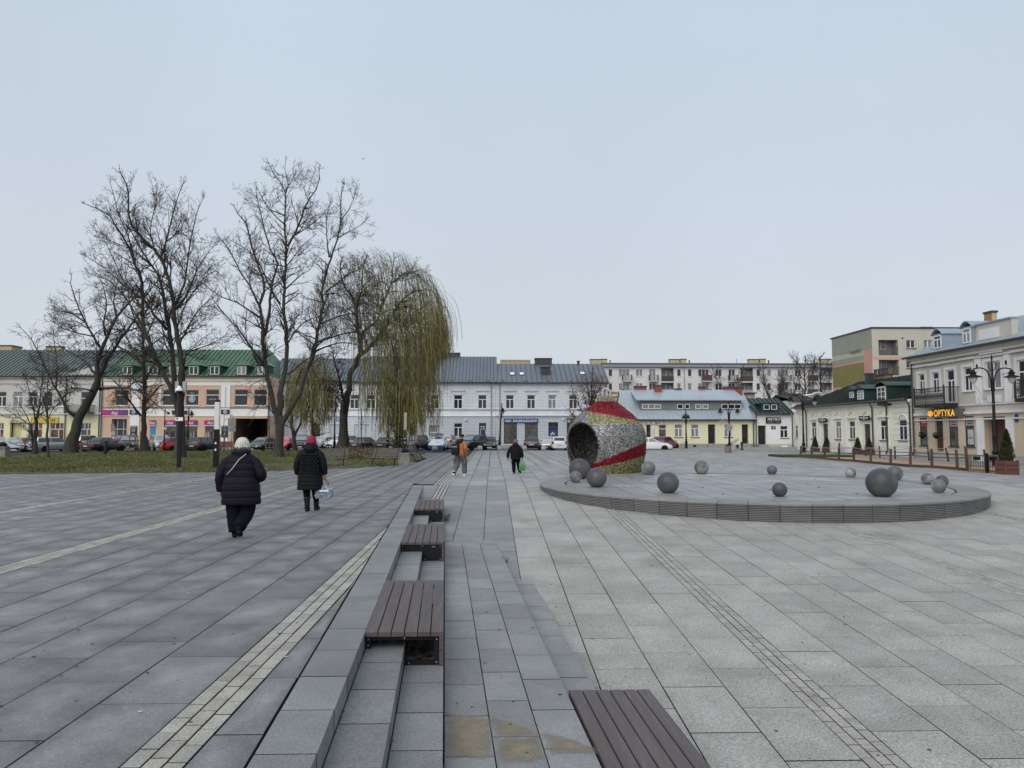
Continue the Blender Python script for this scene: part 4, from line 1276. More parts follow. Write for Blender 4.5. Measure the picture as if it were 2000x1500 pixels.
def backtree(u, vb, vt, wpx, Y, seed, label, n=7, r=1.9, shrub=False, nm='bare_tree'):
    t = Tree(nm, label, Y, seed, twig=mat('twig_grey', (0.06, 0.052, 0.048), .9, var=.2, scale=2), group=None)
    R = random.Random(seed)
    t.minr = .010
    if shrub:
        t.limb([(u, vb), (u, vb - 8)], r, r, 0)
    else:
        t.limb([(u, vb), (u + R.uniform(-2, 2), (vb * .6 + vt * .4)), (u + R.uniform(-3, 3), vb * .3 + vt * .7), (u + R.uniform(-4, 4), vt + 10)], r, .8, 0)
    for k in range(n):
        f = (k + .5) / n
        side = -1 if k % 2 else 1
        v0 = vb - 6 if shrub else vb + (vt - vb) * (.2 + .5 * f)
        t.limb([(u, v0), (u + side * wpx * .25 * R.uniform(.5, 1), v0 + (vt - v0) * .4), (u + side * wpx * .5 * R.uniform(.35, 1), v0 + (vt - v0) * R.uniform(.75, 1))], r * .45, .5, R.uniform(-2, 2))
    t.foliage(gap=.45, L=(.9, 2.2), tmin=.25, up=.1, sp=(.4, .35))
    return t.done()
backtree(1574, 800, 688, 74, 104, 31, 'tall bare tree behind the low houses, its crown just clear of the flat roof', 10)
backtree(1604, 800, 690, 70, 108, 32, 'bare tree behind the low houses, beside the painted gable wall', 10)
backtree(1424, 800, 712, 74, 100, 33, 'bare bushy tree behind the metal roof, left of the aerial mast', 10, 1.4, True)
backtree(1512, 800, 712, 74, 98, 34, 'bare bushy tree behind the dark green roof of the barber shop', 12, 1.4, True)
backtree(1540, 805, 725, 50, 96, 35, 'thin grey bush right of the bushy tree behind the dark green roof', 8, 1.2, True)
# ================================================================== buildings
WM = {}
def win_meshes(w, h, style, fm, gm):
    key = (w, h, style, fm.name, gm.name)
    if key in WM: return WM[key]
    b, p = MB(), MB()
    t, dpt = (0.055, 0.05) if style != 'shop' else (0.05, 0.06)
    b.box(0, t, 0, dpt, 0, h); b.box(w - t, w, 0, dpt, 0, h)
    b.box(t, w - t, 0, dpt, 0, t); b.box(t, w - t, 0, dpt, h - t, h)
    def vbar(x, z0, z1, k=.06): b.box(x - k / 2, x + k / 2, 0.004, dpt + .002, z0, z1)
    def hbar(z, x0=t, x1=None, k=.07): b.box(x0, (w - t) if x1 is None else x1, 0.002, dpt - .002, z - k / 2, z + k / 2)
    if style == 'T':
        hbar(h * .68); vbar(w / 2, t, h * .68 - .035, .09)
    elif style == 'V2': vbar(w / 2, t, h - t, .09)
    elif style == 'V3': vbar(w / 3, t, h - t); vbar(w * 2 / 3, t, h - t)
    elif style == 'H': hbar(h * .66)
    elif style == 'grid':
        vbar(w / 2, t, h - t, .05); hbar(h * .35, k=.04); hbar(h * .67, k=.04)
    elif style == 'entry':
        hbar(h * .6); vbar(w * .26, t, h - t); vbar(w * .66, t, h - t)
    elif style == 'shopT': hbar(h * .78, k=.05); vbar(w / 2, h * .78, h - t, .05)
    elif style == 'shop3': hbar(h * .66, k=.06); vbar(w * .37, h * .66, h - t); vbar(w * .7, h * .66, h - t); vbar(w * .62, t, h * .66)
    elif style == 'brownT': hbar(h * .74, k=.06); vbar(w / 2, t, h - t, .06)
    p.box(t * .6, w - t * .6, .025, .032, t * .6, h - t * .6)
    WM[key] = (b.mesh('window', fm), p.mesh('pane', gm))
    return WM[key]
def seam_shade_mat(m):                                      # darkened copy of the roof colour: shade along the rib sides painted in
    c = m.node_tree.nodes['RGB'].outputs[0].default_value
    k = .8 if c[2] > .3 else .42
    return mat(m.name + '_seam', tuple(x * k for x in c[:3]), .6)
class Bld:
    def __init__(s, name, label, plane, val, u0, u1, cat='building', vref=800, depth=11):
        s.pl, s.val, s.depth = plane, val, depth
        s.hit = (lambda u, v: fp(u, v, val)) if plane == 'Y' else (lambda u, v: xp(u, v, val))
        a, b = s.hit(u0, vref), s.hit(u1, vref)
        s.W = (b.x - a.x) if plane == 'Y' else (a.y - b.y)
        s.o = Vector((a.x, a.y, 0))
        s.root = E(name, label, cat, s.o, 0 if plane == 'Y' else -pi / 2)
        s.ops = []
    def q(s, u, v):
        p = s.hit(u, v)
        return ((p.x - s.o.x) if s.pl == 'Y' else (s.o.y - p.y)), p.z
    def rect(s, u0, v0, u1, v1, w=None, h=None):
        uc = (u0 + u1) / 2
        x0, x1 = s.q(u0, (v0 + v1) / 2)[0], s.q(u1, (v0 + v1) / 2)[0]
        z1, z0 = s.q(uc, v0)[1], s.q(uc, v1)[1]
        if w: xc = (x0 + x1) / 2; x0, x1 = xc - w / 2, xc + w / 2
        if h: z1 = z0 + h
        rd = lambda v: round(v * 25) / 25
        w, h = rd(x1 - x0), rd(z1 - z0)
        return x0, z0, x0 + w, z0 + h
    def window(s, u0, v0, u1, v1, style='T', fm=None, gm=None, w=None, h=None, rev=None, sill=True, name='window', hole=True, y=None):
        x0, z0, x1, z1 = s.rect(u0, v0, u1, v1, w, h)
        rev = rev or (.14 if s.pl == 'Y' else .075)
        if hole: s.ops.append((x0, z0, x1, z1))
        fm, gm = fm or M_WHITE, gm or RND.choice((M_GLASS, M_GLASS, M_GLASS2))
        a, b = win_meshes(round(x1 - x0, 3), round(z1 - z0, 3), style, fm, gm)
        o = link(name, a, s.root, (x0, rev - .05 if y is None else y, z0))
        link('pane', b, o)
        if sill:
            s.box('sill', x0 - .08, x1 + .08, -.09, .1, z0 - .06, z0 - .004, M_PIPE if sill == 'dark' else s.sillm)
        return x0, z0, x1, z1
    sillm = None
    def door(s, u0, v0, u1, v1, m, rev=.25, glass=True, style=None):
        x0, z0, x1, z1 = s.rect(u0, v0, u1, v1)
        s.ops.append((x0, z0, x1, z1))
        b = MB()
        w, h = x1 - x0, z1 - z0
        b.box(0, w, 0, .06, 0, h)
        for k in range(2):
            b.box(w * (.08 + .5 * k), w * (.42 + .5 * k), -.02, -.0005, h * .06, h * .38)
        d = b.build('door', m, s.root, loc=(x0, rev, z0))
        if glass:
            MB().box(w * .12, w * .88, -.012, -.0005, h * .44, h * .70).build('pane', M_GLASS, d)
            MB().box(w * .05, w * .95, -.012, -.0005, h * .78, h * .96).build('pane', M_GLASS, d)
        MB().box(w * .44, w * .5, -.06, -.001, h * .42, h * .45).build('handle', M_BOLT, d)
        return d
    def box(s, nm, x0, x1, y0, y1, z0, z1, m, parent=None):
        return MB().box(x0, x1, y0, y1, z0, z1).build(nm, m, parent or s.root)
    def band(s, nm, v0, v1, out, m, uc=None, x0=0, x1=None, zz=None):
        uc = uc or 1000
        if zz: z0, z1 = zz
        else: z1, z0 = s.q(uc, v0)[1], s.q(uc, v1)[1]
        return s.box(nm, x0 - (.02 if x0 == 0 else 0), (s.W if x1 is None else x1) + .02, -out, .05, z0, z1, m)
    def wall(s, z0, z1, m, x0=0.0, x1=None, y=0.0, rev=.3, nm='wall', sides=True):
        x1 = s.W if x1 is None else x1
        ops = [o for o in s.ops if o[0] < x1 and o[2] > x0 and o[1] < z1 and o[3] > z0]
        xs = sorted({x0, x1} | {min(max(o[k], x0), x1) for o in ops for k in (0, 2)})
        zs = sorted({z0, z1} | {min(max(o[k], z0), z1) for o in ops for k in (1, 3)})
        b = MB()
        def hole(x, z): return any(o[0] < x < o[2] and o[1] < z < o[3] for o in ops)
        for i in range(len(xs) - 1):
            k = 0
            while k < len(zs) - 1:
                if hole((xs[i] + xs[i + 1]) / 2, (zs[k] + zs[k + 1]) / 2):
                    k += 1; continue
                j = k
                while j < len(zs) - 1 and not hole((xs[i] + xs[i + 1]) / 2, (zs[j] + zs[j + 1]) / 2): j += 1
                b.quad((xs[i], y, zs[k]), (xs[i + 1], y, zs[k]), (xs[i + 1], y, zs[j]), (xs[i], y, zs[j]))
                k = j
        for o in ops:
            a, c, e, f = max(o[0], x0), max(o[1], z0), min(o[2], x1), min(o[3], z1)
            b.quad((a, y, c), (a, y, f), (a, y + rev, f), (a, y + rev, c))
            b.quad((e, y, f), (e, y, c), (e, y + rev, c), (e, y + rev, f))
            b.quad((a, y, c), (a, y + rev, c), (e, y + rev, c), (e, y, c))
            b.quad((a, y, f), (e, y, f), (e, y + rev, f), (a, y + rev, f))
        if sides:
            D = s.depth
            b.quad((x0, D, z0), (x0, y, z0), (x0, y, z1), (x0, D, z1))
            b.quad((x1, y, z0), (x1, D, z0), (x1, D, z1), (x1, y, z1))
            b.quad((x1, D, z0), (x0, D, z0), (x0, D, z1), (x1, D, z1))
            b.quad((x0, y + rev + .05, z1), (x1, y + rev + .05, z1), (x1, D, z1), (x0, D, z1))
        return b.build(nm, m, s.root)
    def roof(s, ze, zr, dr, m, x0=None, x1=None, oh=.35, seam=.5, hipl=0, hipr=0, gable=None, nm='roof', y0=0.0, back=True, rib=.07):
        x0 = -.15 if x0 is None else x0; x1 = s.W + .15 if x1 is None else x1
        yb = 2 * dr + oh - y0 if back else dr + .3
        A, B = (x0, y0 - oh, ze), (x1, y0 - oh, ze)
        C, D_ = (x1 - hipr, y0 + dr, zr), (x0 + hipl, y0 + dr, zr)
        b = MB()
        b.quad(A, B, C, D_)
        Eb, Fb = (x1, y0 + 2 * dr + oh, ze), (x0, y0 + 2 * dr + oh, ze)
        if back: b.quad(Eb, Fb, D_, C)
        if hipl: b.add([Fb, A, D_], [(0, 1, 2)])
        if hipr: b.add([B, Eb, C], [(0, 1, 2)])
        b.quad((x0, y0 - oh, ze - .1), (x1, y0 - oh, ze - .1), B, A)
        b.quad((x0, y0 - oh, ze - .1), (x0, y0 + .1, ze - .1), (x1, y0 + .1, ze - .1), (x1, y0 - oh, ze - .1))
        ro = b.build(nm, m, s.root)
        if gable and not hipl:
            for xx in (x0 + .16, x1 - .16):
                MB().add([(xx, y0, ze - .12), (xx, y0 + dr, zr - .12), (xx, y0 + 2 * dr, ze - .12)], [(0, 1, 2)]).build('gable_wall', gable, s.root)
        if seam:
            b = MB()
            nn = Vector((0, -(zr - ze), dr + oh)).normalized() * (rib if m.name[:5] not in ('light', 'pale_') else .03)
            k = x0 + .25
            while k < x1 - .1:
                t = 1.0
                if hipl and k < x0 + hipl: t = (k - x0) / hipl
                if hipr and k > x1 - hipr: t = (x1 - k) / hipr
                p0, p1 = Vector((k, y0 - oh, ze)), Vector((k, y0 - oh + (dr + oh) * t, ze + (zr - ze) * t))
                w = Vector((.022, 0, 0))
                b.add([p0 - w, p0 + w, p0 + w + nn, p0 - w + nn, p1 - w, p1 + w, p1 + w + nn, p1 - w + nn], [(0, 1, 2, 3), (0, 3, 7, 4), (3, 2, 6, 7), (2, 1, 5, 6)])
                k += seam
            tag(b.build('roof_seam', seam_shade_mat(m), ro), kind='stuff')
        MB().tube([(x0, y0 - oh - .05, ze - .06), (x1, y0 - oh - .05, ze - .06)], .075, 8).build('gutter', M_PIPE, s.root, True)
        return ro
    def pipe(s, u, z0, z1, m=None, out=.12, x=None, nm='drain_pipe'):
        x = s.q(u, 800)[0] if x is None else x
        return MB().tube([(x, -.35, z1), (x, -out, z1 - .5), (x, -out, z0 + .3), (x, -out - .12, z0)], .055, 8).build(nm, m or M_PIPE, s.root, True)
    def zat(s, v, uc=None, dy=0.0):
        uc = uc or 1000
        return (fp(uc, v, s.val + dy) if s.pl == 'Y' else xp(uc, v, s.val + dy)).z
    def text(s, body, u0, v0, u1, v1, m, name='lettering', shear=0.0, y=-.06, parent=None, depth=.012):
        x0, z1 = s.q(u0, v0); x1, z0 = s.q(u1, v1)
        return text_obj(body, (x1 - x0), abs(z1 - z0), m, parent or s.root, (x0, y, z0), shear, depth, name)
def text_obj(body, w, h, m, parent, loc, shear=0.0, depth=.012, name='lettering', rot=(pi / 2, 0, 0)):
    c = bpy.data.curves.new('lettering', 'FONT')
    c.body, c.size, c.shear, c.extrude, c.offset, c.space_character = body, 1.0, shear, 0, .016, 1.14
    tmp = bpy.data.objects.new('tmp', c)
    COL.objects.link(tmp)
    dg = bpy.context.evaluated_depsgraph_get()
    me = bpy.data.meshes.new_from_object(tmp.evaluated_get(dg))
    bpy.data.objects.remove(tmp)
    co = np.empty(len(me.vertices) * 3, dtype=np.float32); me.vertices.foreach_get('co', co)
    co = co.reshape(-1, 3)
    mn, mx = co.min(0), co.max(0)
    co[:, 0] = (co[:, 0] - mn[0]) / (mx[0] - mn[0]) * w
    co[:, 1] = (co[:, 1] - mn[1]) / (mx[1] - mn[1]) * h
    me.vertices.foreach_set('co', co.ravel())
    me.materials.clear(); me.materials.append(m)
    me.update(); me.name = name
    return link(name, me, parent, loc, rot)
def chimney(b, u0, v0, u1, v1, dy, m, dep=.8, caps=0, nm='chimney'):
    Y = b.val + dy
    a, c = fp(u0, v0, Y), fp(u1, v1, Y)
    x0, x1 = a.x - b.o.x, c.x - b.o.x
    ch = MB().box(x0, x1, dy, dy + dep, c.z - .8, a.z).build(nm, m, b.root)
    MB().box(x0 - .05, x1 + .05, dy - .05, dy + dep + .05, a.z - .12, a.z + .03).build('cap', M_PIPE if m is not M_CHD else M_CHD, ch)
    return ch
M_CHD = mat('dark_cladding', (0.035, 0.037, 0.045), 0.5, var=.1)
M_CHB = mat('beige_render', (0.42, 0.34, 0.2), 0.9, var=.15, scale=2)
plaster = lambda nm, c, **k: mat(nm, c, .92, var=.09, scale=.7, detail=6, bump=.15, bscale=30, patch=(tuple(x * .86 for x in c), .5, .55, .85), **k)

# ---- far left: yellow shop front under a grey-green seamed roof
P_GREY = plaster('grey_plaster', (0.50, 0.49, 0.47)); P_YEL = plaster('yellow_plaster', (0.64, 0.605, 0.40)); P_TRIM = plaster('pale_trim', (0.58, 0.57, 0.56))
b = Bld('shop_building', 'pale building with yellow ground floor and grey-green seamed roof at the left edge', 'Y', 84, -90, 198); b.sillm = P_TRIM
for u in (-62, -34, -5, 27, 56, 85, 113):
    b.window(u, 765, u + 16, 794, 'T', w=1.0)
b.window(158, 765, 176, 806, 'T', sill=False, w=1.05)
P_POST = mat('shop_poster', (0.14, 0.06, 0.04), .4, var=.9, scale=1.6, patch=((0.02, 0.018, 0.02), 1.3, .45, .6), detail=5)
for u0, u1, st in ((-60, -32, 'shop3'), (-14, 7, 'shop3'), (55, 82, 'shop3'), (97, 124, 'shop3'), (157, 177, 'shop3')):
    b.window(u0, 826, u1, 862, st, gm=P_POST if u1 != 177 else M_GLASS3, sill=False)
b.door(19, 826, 42, 871, plaster('yellow_door', (0.55, 0.50, 0.28)), .5, False)
zf, ze = b.zat(807), b.zat(736)
b.wall(-.3, zf, P_YEL); b.wall(zf + .002, ze, P_GREY)
b.band('cornice', 806, 810, .16, P_TRIM); b.band('cornice', 748, 750, .10, P_GREY, zz=(b.zat(751), b.zat(748.5))); b.band('cornice', 735, 740, .22, P_GREY, zz=(b.zat(741), b.zat(736.5)))
M_RGG = mat('grey_green_roof', (0.105, 0.135, 0.125), .5, var=.12, scale=.6, metal=.2)
b.roof(ze, fp(100, 684, 90).z, 6, M_RGG, seam=.46, x1=b.W - .05)
x0 = b.q(133, 800)[0]; x1 = b.q(190, 800)[0]
MB().prism([(x0, -.06), (x1, -.06), (x1, .7), (x0, .7)], ze - .2, lambda x, y: ze + (.25 if x < x0 + .1 else 1.25)).build('attic_gable', P_GREY, b.root)
chimney(b, 90, 676, 118, 690, 6, M_CHB); chimney(b, -60, 674, 22, 700, 8.5, M_CHB, 2)
bal = b.box('balcony', b.q(135, 800)[0], b.q(186, 800)[0], -1.1, .0, b.zat(808), b.zat(806), M_PIPE)
def railing(parent, x0, x1, y0, z0, z1, m, step=.12, ends=True, t=.012):
    r = MB()
    r.box(x0, x1, y0 - .02, y0 + .02, z1 - .04, z1); r.box(x0, x1, y0 - .015, y0 + .015, z0 + .05, z0 + .08)
    k = x0 + .03
    while k < x1:
        r.box(k - t, k + t, y0 - t, y0 + t, z0, z1 - .04); k += step
    if ends:
        for xx in (x0, x1):
            r.box(xx - .02, xx + .02, y0, -.01, z1 - .04, z1)
            k = y0
            while k < 0: r.box(xx - t, xx + t, k - t, k + t, z0, z1 - .04); k += step
    return r.build('railing', m, parent)
railing(bal, b.q(135.5, 800)[0], b.q(185.5, 800)[0], -1.07, b.zat(806), b.zat(792), M_BLACK)
M_YSIGN = mat('yellow_sign', (0.50, 0.36, 0.05), .5, var=.05)
sx0, sx1 = b.q(62, 820)[0], b.q(115, 820)[0]
sg = b.box('shop_sign', sx0, sx1, -.12, -.002, b.zat(826.5), b.zat(815), M_YSIGN)
b.text('ATAR', 93, 817.5, 109, 824.5, M_BLACK, y=-.125, shear=.2, parent=sg)
b.pipe(129, 0, ze); b.pipe(195, 0, ze)

# ---- peach building with bright green roof and passage
P_PEACH = plaster('peach_plaster', (0.56, 0.385, 0.275)); P_WHITE = plaster('white_plaster', (0.70, 0.70, 0.70)); P_CREAM = plaster('cream_trim', (0.66, 0.58, 0.43))
b = Bld('shop_building', 'white and peach clothes shop building with green dormer roof and dark archway', 'Y', 84, 198.5, 526); b.sillm = P_WHITE
for u0, u1 in ((226, 250), (319, 341), (363, 387), (402, 428), (457.5, 484), (496, 521)):
    b.window(u0, 761, u1, 792, 'H', gm=M_GLASS, w=1.48)
for u0, u1 in ((321, 345), (359.5, 385.5), (399.5, 424)):
    b.window(u0, 832.5, u1, 863, 'shop', gm=M_GLASS3, sill=False)
b.window(292, 832.5, 305, 863, 'shop', gm=mat('blue_vinyl', (0.03, 0.22, 0.38), .4), sill=False); 
b.window(217.5, 818, 247, 868, 'entry', fm=mat('light_alu', (.5, .5, .48), .4), gm=M_GLASS, sill=False, rev=.5)
ar = b.rect(455, 817, 523, 876); b.ops.append((ar[0], -.5, ar[2], ar[3]))
ze, zmid, zlow = b.zat(736), b.zat(812), b.zat(797)
b.wall(-.4, zmid, P_PEACH, rev=.5); b.wall(zmid + .002, zlow, P_WHITE); b.wall(zlow + .002, ze, P_PEACH)
b.band('frieze', 735, 754, .05, P_WHITE, zz=(b.zat(754), b.zat(746))); b.band('cornice', 740, 746, .14, P_CREAM, zz=(b.zat(745.9), b.zat(740))); b.band('cornice', 735, 740, .26, P_WHITE, zz=(b.zat(739.9), b.zat(736.5)))
b.band('string_course', 796, 798, .08, M_PIPE, zz=(b.zat(797.6), b.zat(796.4))); b.band('string_course', 812, 813.5, .06, P_CREAM, zz=(b.zat(813.6), b.zat(811.9)))
for u0, u1, v1 in ((431.5, 449.5, 862), (255, 273, 868), (310, 314, 797), (198.5, 201, 866)):
    xa, xb = b.q(u0, 800)[0], b.q(u1, 800)[0]
    b.box('pilaster', xa, xb, -.07, .0, b.zat(v1), b.zat(754), P_WHITE)
    if u1 - u0 > 10 and u0 > 400: b.box('pilaster_slot', (xa + xb) / 2 - .07, (xa + xb) / 2 + .07, -.076, -.069, b.zat(797), b.zat(757), mat('slot_grey', (.42, .42, .43), .9))
b.box('plinth', b.q(430, 800)[0], ar[0] - .02, -.09, -.071, -.4, b.zat(862), mat('red_plinth', (.16, .045, .035), .8, var=.2))
tn = MB()                                           # vaulted dark passage
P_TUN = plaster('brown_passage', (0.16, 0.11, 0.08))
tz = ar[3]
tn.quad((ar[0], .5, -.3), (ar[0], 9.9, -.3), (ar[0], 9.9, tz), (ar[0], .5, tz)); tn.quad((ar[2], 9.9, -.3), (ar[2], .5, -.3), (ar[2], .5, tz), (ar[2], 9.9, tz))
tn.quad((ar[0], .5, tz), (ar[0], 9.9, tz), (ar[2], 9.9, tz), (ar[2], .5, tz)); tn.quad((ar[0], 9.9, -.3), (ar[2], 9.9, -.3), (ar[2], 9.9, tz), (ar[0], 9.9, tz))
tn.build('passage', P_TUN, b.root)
M_RG = mat('green_roof', (0.060, 0.125, 0.072), .5, var=.12, scale=.6, metal=.15)
zr = fp(400, 683, 90.5).z
b.roof(ze, zr, 6.5, M_RG, seam=.5, x0=.03, x1=b.W, hipr=2.0)
M_DGRN = mat('dormer_green', (0.018, 0.06, 0.032), .6, var=.1)
def dormer(b, u0, v0, u1, v1, ze, zr, dr, wallm, roofm, arch=False, hip=True, style='V2', wpad=.12, oh=.2, rise=.55):
    """roof window house: window face in photo pixels, the box runs back into the slope"""
    x0, x1 = b.q(u0, v1)[0], b.q(u1, v1)[0]
    uc = (u0 + u1) / 2
    # the face stands where the roof slope meets the window sill
    for dy in np.linspace(-.3, dr, 60):
        zs = (fp(uc, v1, b.val + dy) if b.pl == 'Y' else xp(uc, v1, b.val + dy)).z
        if ze + (zr - ze) * (dy + .35) / (dr + .35) >= zs - .12: break
    H = (lambda u, v: fp(u, v, b.val + dy)) if b.pl == 'Y' else (lambda u, v: xp(u, v, b.val + dy))
    loc = (lambda p: p.x - b.o.x) if b.pl == 'Y' else (lambda p: b.o.y - p.y)
    x0, x1 = loc(H(u0, v1)), loc(H(u1, v1))
    z0, z1 = H(uc, v1).z, H(uc, v0).z
    dt = min(dr, (z1 + .1 - ze) / (zr - ze) * (dr + .35) - .35)
    d = MB()
    X0, X1 = x0 - wpad, x1 + wpad
    d.box(X0, X1, dy, max(dt, dy + .6), z0 - .25, z1 + .1)
    dm = d.build('dormer', wallm, b.root)
    r = MB()
    xc = (X0 + X1) / 2
    if arch:
        n = 8
        prof = [(X0 - .1 + (X1 - X0 + .2) * i / n, z1 + .1 + rise * sin(pi * i / n)) for i in range(n + 1)]
        r.loft([[(x, dy - .12, z) for x, z in prof] + [(x, dy - .12, z - .07) for x, z in prof[::-1]], [(x, dt + 1.2, z) for x, z in prof] + [(x, dt + 1.2, z - .07) for x, z in prof[::-1]]])
    elif hip:
        r.add([(X0 - oh, dy - oh, z1 + .1), (X1 + oh, dy - oh, z1 + .1), (X1 + oh, dt + .6, z1 + .1), (X0 - oh, dt + .6, z1 + .1), (xc, dy + .35, z1 + .1 + rise), (xc, dt + 1.3, z1 + .1 + rise)],
              [(0, 1, 4), (1, 2, 5, 4), (3, 0, 4, 5), (0, 3, 2, 1)])
    else:
        r.add([(X0 - oh, dy - oh, z1 + .1), (X1 + oh, dy - oh, z1 + .1), (xc, dy - oh, z1 + .1 + rise), (X0 - oh, dt + .9, z1 + .1), (X1 + oh, dt + .9, z1 + .1), (xc, dt + 1.5, z1 + .1 + rise)],
              [(0, 1, 2), (1, 4, 5, 2), (0, 2, 5, 3)])
    r.build('dormer_roof', roofm, dm)
    a, p = win_meshes(round((x1 - x0) * 25) / 25, round((z1 - z0) * 25) / 25, style, M_WHITE, M_GLASS if RND.random() < .6 else M_GLASS2)
    o = link('window', a, b.root, (x0, dy - .055, z0)); link('pane', p, o)
    return dm
for u in (240, 290, 331, 369.5, 410.5, 463, 503.5):
    dormer(b, u, 715.5, u + 17.5, 731.5, ze, zr, 6.5, M_DGRN, M_RG)
def gradient_sign(nm, c0, c1):
    m = mat(nm, c0, .45, var=0)
    N, L = m.node_tree.nodes, m.node_tree.links
    tcn = N.new('ShaderNodeTexCoord'); sp_ = N.new('ShaderNodeSeparateXYZ'); mx = N.new('ShaderNodeMix'); mx.data_type = 'RGBA'
    L.new(tcn.outputs['Generated'], sp_.inputs[0]); L.new(sp_.outputs['X'], mx.inputs[0])
    mx.inputs[6].default_value, mx.inputs[7].default_value = (*c0, 1), (*c1, 1)
    L.new(mx.outputs[2], N['Principled BSDF'].inputs['Base Color'])
    return m
M_MAG = gradient_sign('magenta_print', (0.42, 0.01, 0.14), (0.09, 0.025, 0.16))
for u0, u1, v0, v1 in ((200, 249.5, 801, 812), (292, 304.5, 821, 830.5), (321, 345, 821, 830.5), (359.5, 385.5, 821, 830.5), (399.5, 424, 821, 830.5)):
    sg = b.box('shop_sign', b.q(u0, v1)[0], b.q(u1, v1)[0], -.13, -.002, b.zat(v1), b.zat(v0), M_MAG)
    b.box('sign_rail', b.q(u0, v1)[0], b.q(u1, v1)[0], -.11, -.002, b.zat(v1 + 1.2), b.zat(v1) - .002, M_WHITE)
    uc = (u0 + u1) / 2
    b.text('Afund', uc - 6, v0 + 2.2, uc + 6, v1 - 2.6, M_WHITE, y=-.135, shear=.35, parent=sg)
    b.box('lettering', b.q(uc - 1, v1)[0], b.q(uc + 6, v1)[0], -.135, -.131, b.zat(v1 - 1.7), b.zat(v1 - 2.1), M_WHITE, sg)
M_DPOST = mat('dark_poster', (0.012, 0.014, 0.022), .4)
def medal(parent, x, z, r, y):
    mb = MB(); mb.lathe([(r, 0), (r, .006), (r * .82, .006), (r * .82, 0)], 24)
    mb.lathe([(r * .5, 0), (r * .5, .006), (r * .3, .006), (r * .3, 0)], 8, sx=1, sy=1)
    mb.box(-r * .08, r * .08, -r * .72, r * .7, 0, .005)
    mb.xform(Matrix.Translation((x, y, z)) @ Matrix.Rotation(pi / 2, 4, 'X'))
    mb.build('emblem', M_WHITE, parent)
for u0, u1, v0, v1 in ((254.5, 268.5, 832, 855.5), (432.5, 446, 831.5, 854)):
    po = b.box('poster', b.q(u0, v1)[0], b.q(u1, v1)[0], -.11, -.072, b.zat(v1), b.zat(v0), M_DPOST)
    for k, (fv, fw, fh) in enumerate(((.06, .9, .05), (.22, .5, .02), (.28, .55, .02), (.34, .5, .02), (.40, .5, .02), (.46, .45, .02), (.84, .5, .05))):
        xc, zt_ = b.q((u0 + u1) / 2, v0)[0], b.zat(v0)
        hh = b.zat(v0) - b.zat(v1); ww = (b.q(u1, v0)[0] - b.q(u0, v0)[0]) * fw
        b.box('lettering', xc - ww / 2, xc + ww / 2, -.115, -.111, zt_ - hh * (fv + fh), zt_ - hh * fv, mat('grey_print', (.45, .46, .5), .6), po)
    medal(po, xc, zt_ - hh * .68, .11, -.112)
for u0, u1, v0, v1 in ((432, 448.6, 800.5, 809), (254, 270, 801, 810), (337, 345, 802, 810), (361, 366, 802, 810)):
    po = b.box('emblem_sign', b.q(u0, v1)[0], b.q(u1, v1)[0], -.14, -.072, b.zat(v1), b.zat(v0), M_DPOST)
    if u1 - u0 > 12: medal(po, b.q((u0 + u1) / 2, v0)[0], (b.zat(v0) + b.zat(v1)) / 2, .21, -.142)
xq, zq = b.q(374.5, 779)
medal(b.root, xq, zq, .36, .075)
b.text('STUDIO', 371, 766.5, 377.5, 768.7, mat('grey_print', (.45, .46, .5), .6), y=.08)
b.text('barber team', 408, 778, 422, 781, mat('grey_print', (.45, .46, .5), .6), y=.08)
for u0, u1, n in ((321, 345, 9), (359.5, 385.5, 10), (399.5, 424, 9)):   # clothes on hangers behind the shop glass
    x0, x1 = b.q(u0, 845)[0] + .1, b.q(u1, 845)[0] - .1
    for i in range(n):
        xx = x0 + (x1 - x0) * (i + .5) / n
        c = RND.choice(((.03, .04, .07), (.3, .3, .28), (.05, .05, .05), (.10, .12, .18), (.2, .16, .12), (.02, .02, .03)))
        h0, h1 = b.zat(862) + RND.uniform(0, .5), b.zat(843) + RND.uniform(-.2, .15)
        w = (x1 - x0) / n * .55
        MB().loft([[(xx + sx * w * k, .071 + sy * .012, z) for sx, sy in ((-1, 0), (-.5, -1), (.5, -1), (1, 0))] for z, k in ((h0, 1.0), (h1 - .2, .9), (h1, .3))]).build('garment', mat('cloth_%d' % int(c[0] * 100 + c[2] * 1000), c, .9), b.root)
b.pipe(199.5, 0, ze); b.pipe(524.5, 0, ze)

# ---- pale building behind the willows
P_PALE = plaster('pale_blue_plaster', (0.57, 0.60, 0.64)); P_PALEG = plaster('blue_grey_plaster', (0.44, 0.48, 0.53)); P_BAND = plaster('white_band', (0.66, 0.69, 0.73))
M_LINE = mat('siding_joint', (0.25, 0.27, 0.31), .9)
def siding(b, z0, z1, step, x0=0, x1=None):
    mb = MB(); x1 = b.W if x1 is None else x1
    k = z0 + step
    while k < z1 - .05:
        xs = [(x0, x1)]
        for o in b.ops:
            if o[1] - .02 < k < o[3] + .02:
                xs = [s2 for a, c in xs for s2 in ((a, min(c, o[0] - .06)), (max(a, o[2] + .06), c)) if s2[1] - s2[0] > .05]
        for a, c in xs: mb.box(a, c, -.006, -.0005, k - .014, k + .014)
        k += step
    tag(mb.build('siding_joint', M_LINE, b.root), kind='stuff')
def fac2(b, ups, zs, lower, roofargs):
    pass
b = Bld('town_house', 'pale plastered house mostly hidden behind the willows, blue letters over its shop', 'Y', 88, 527, 700); b.sillm = P_BAND
for u in (540, 572, 604, 636, 664, 684): b.window(u, 771, u + 16, 798, 'T', w=.98)
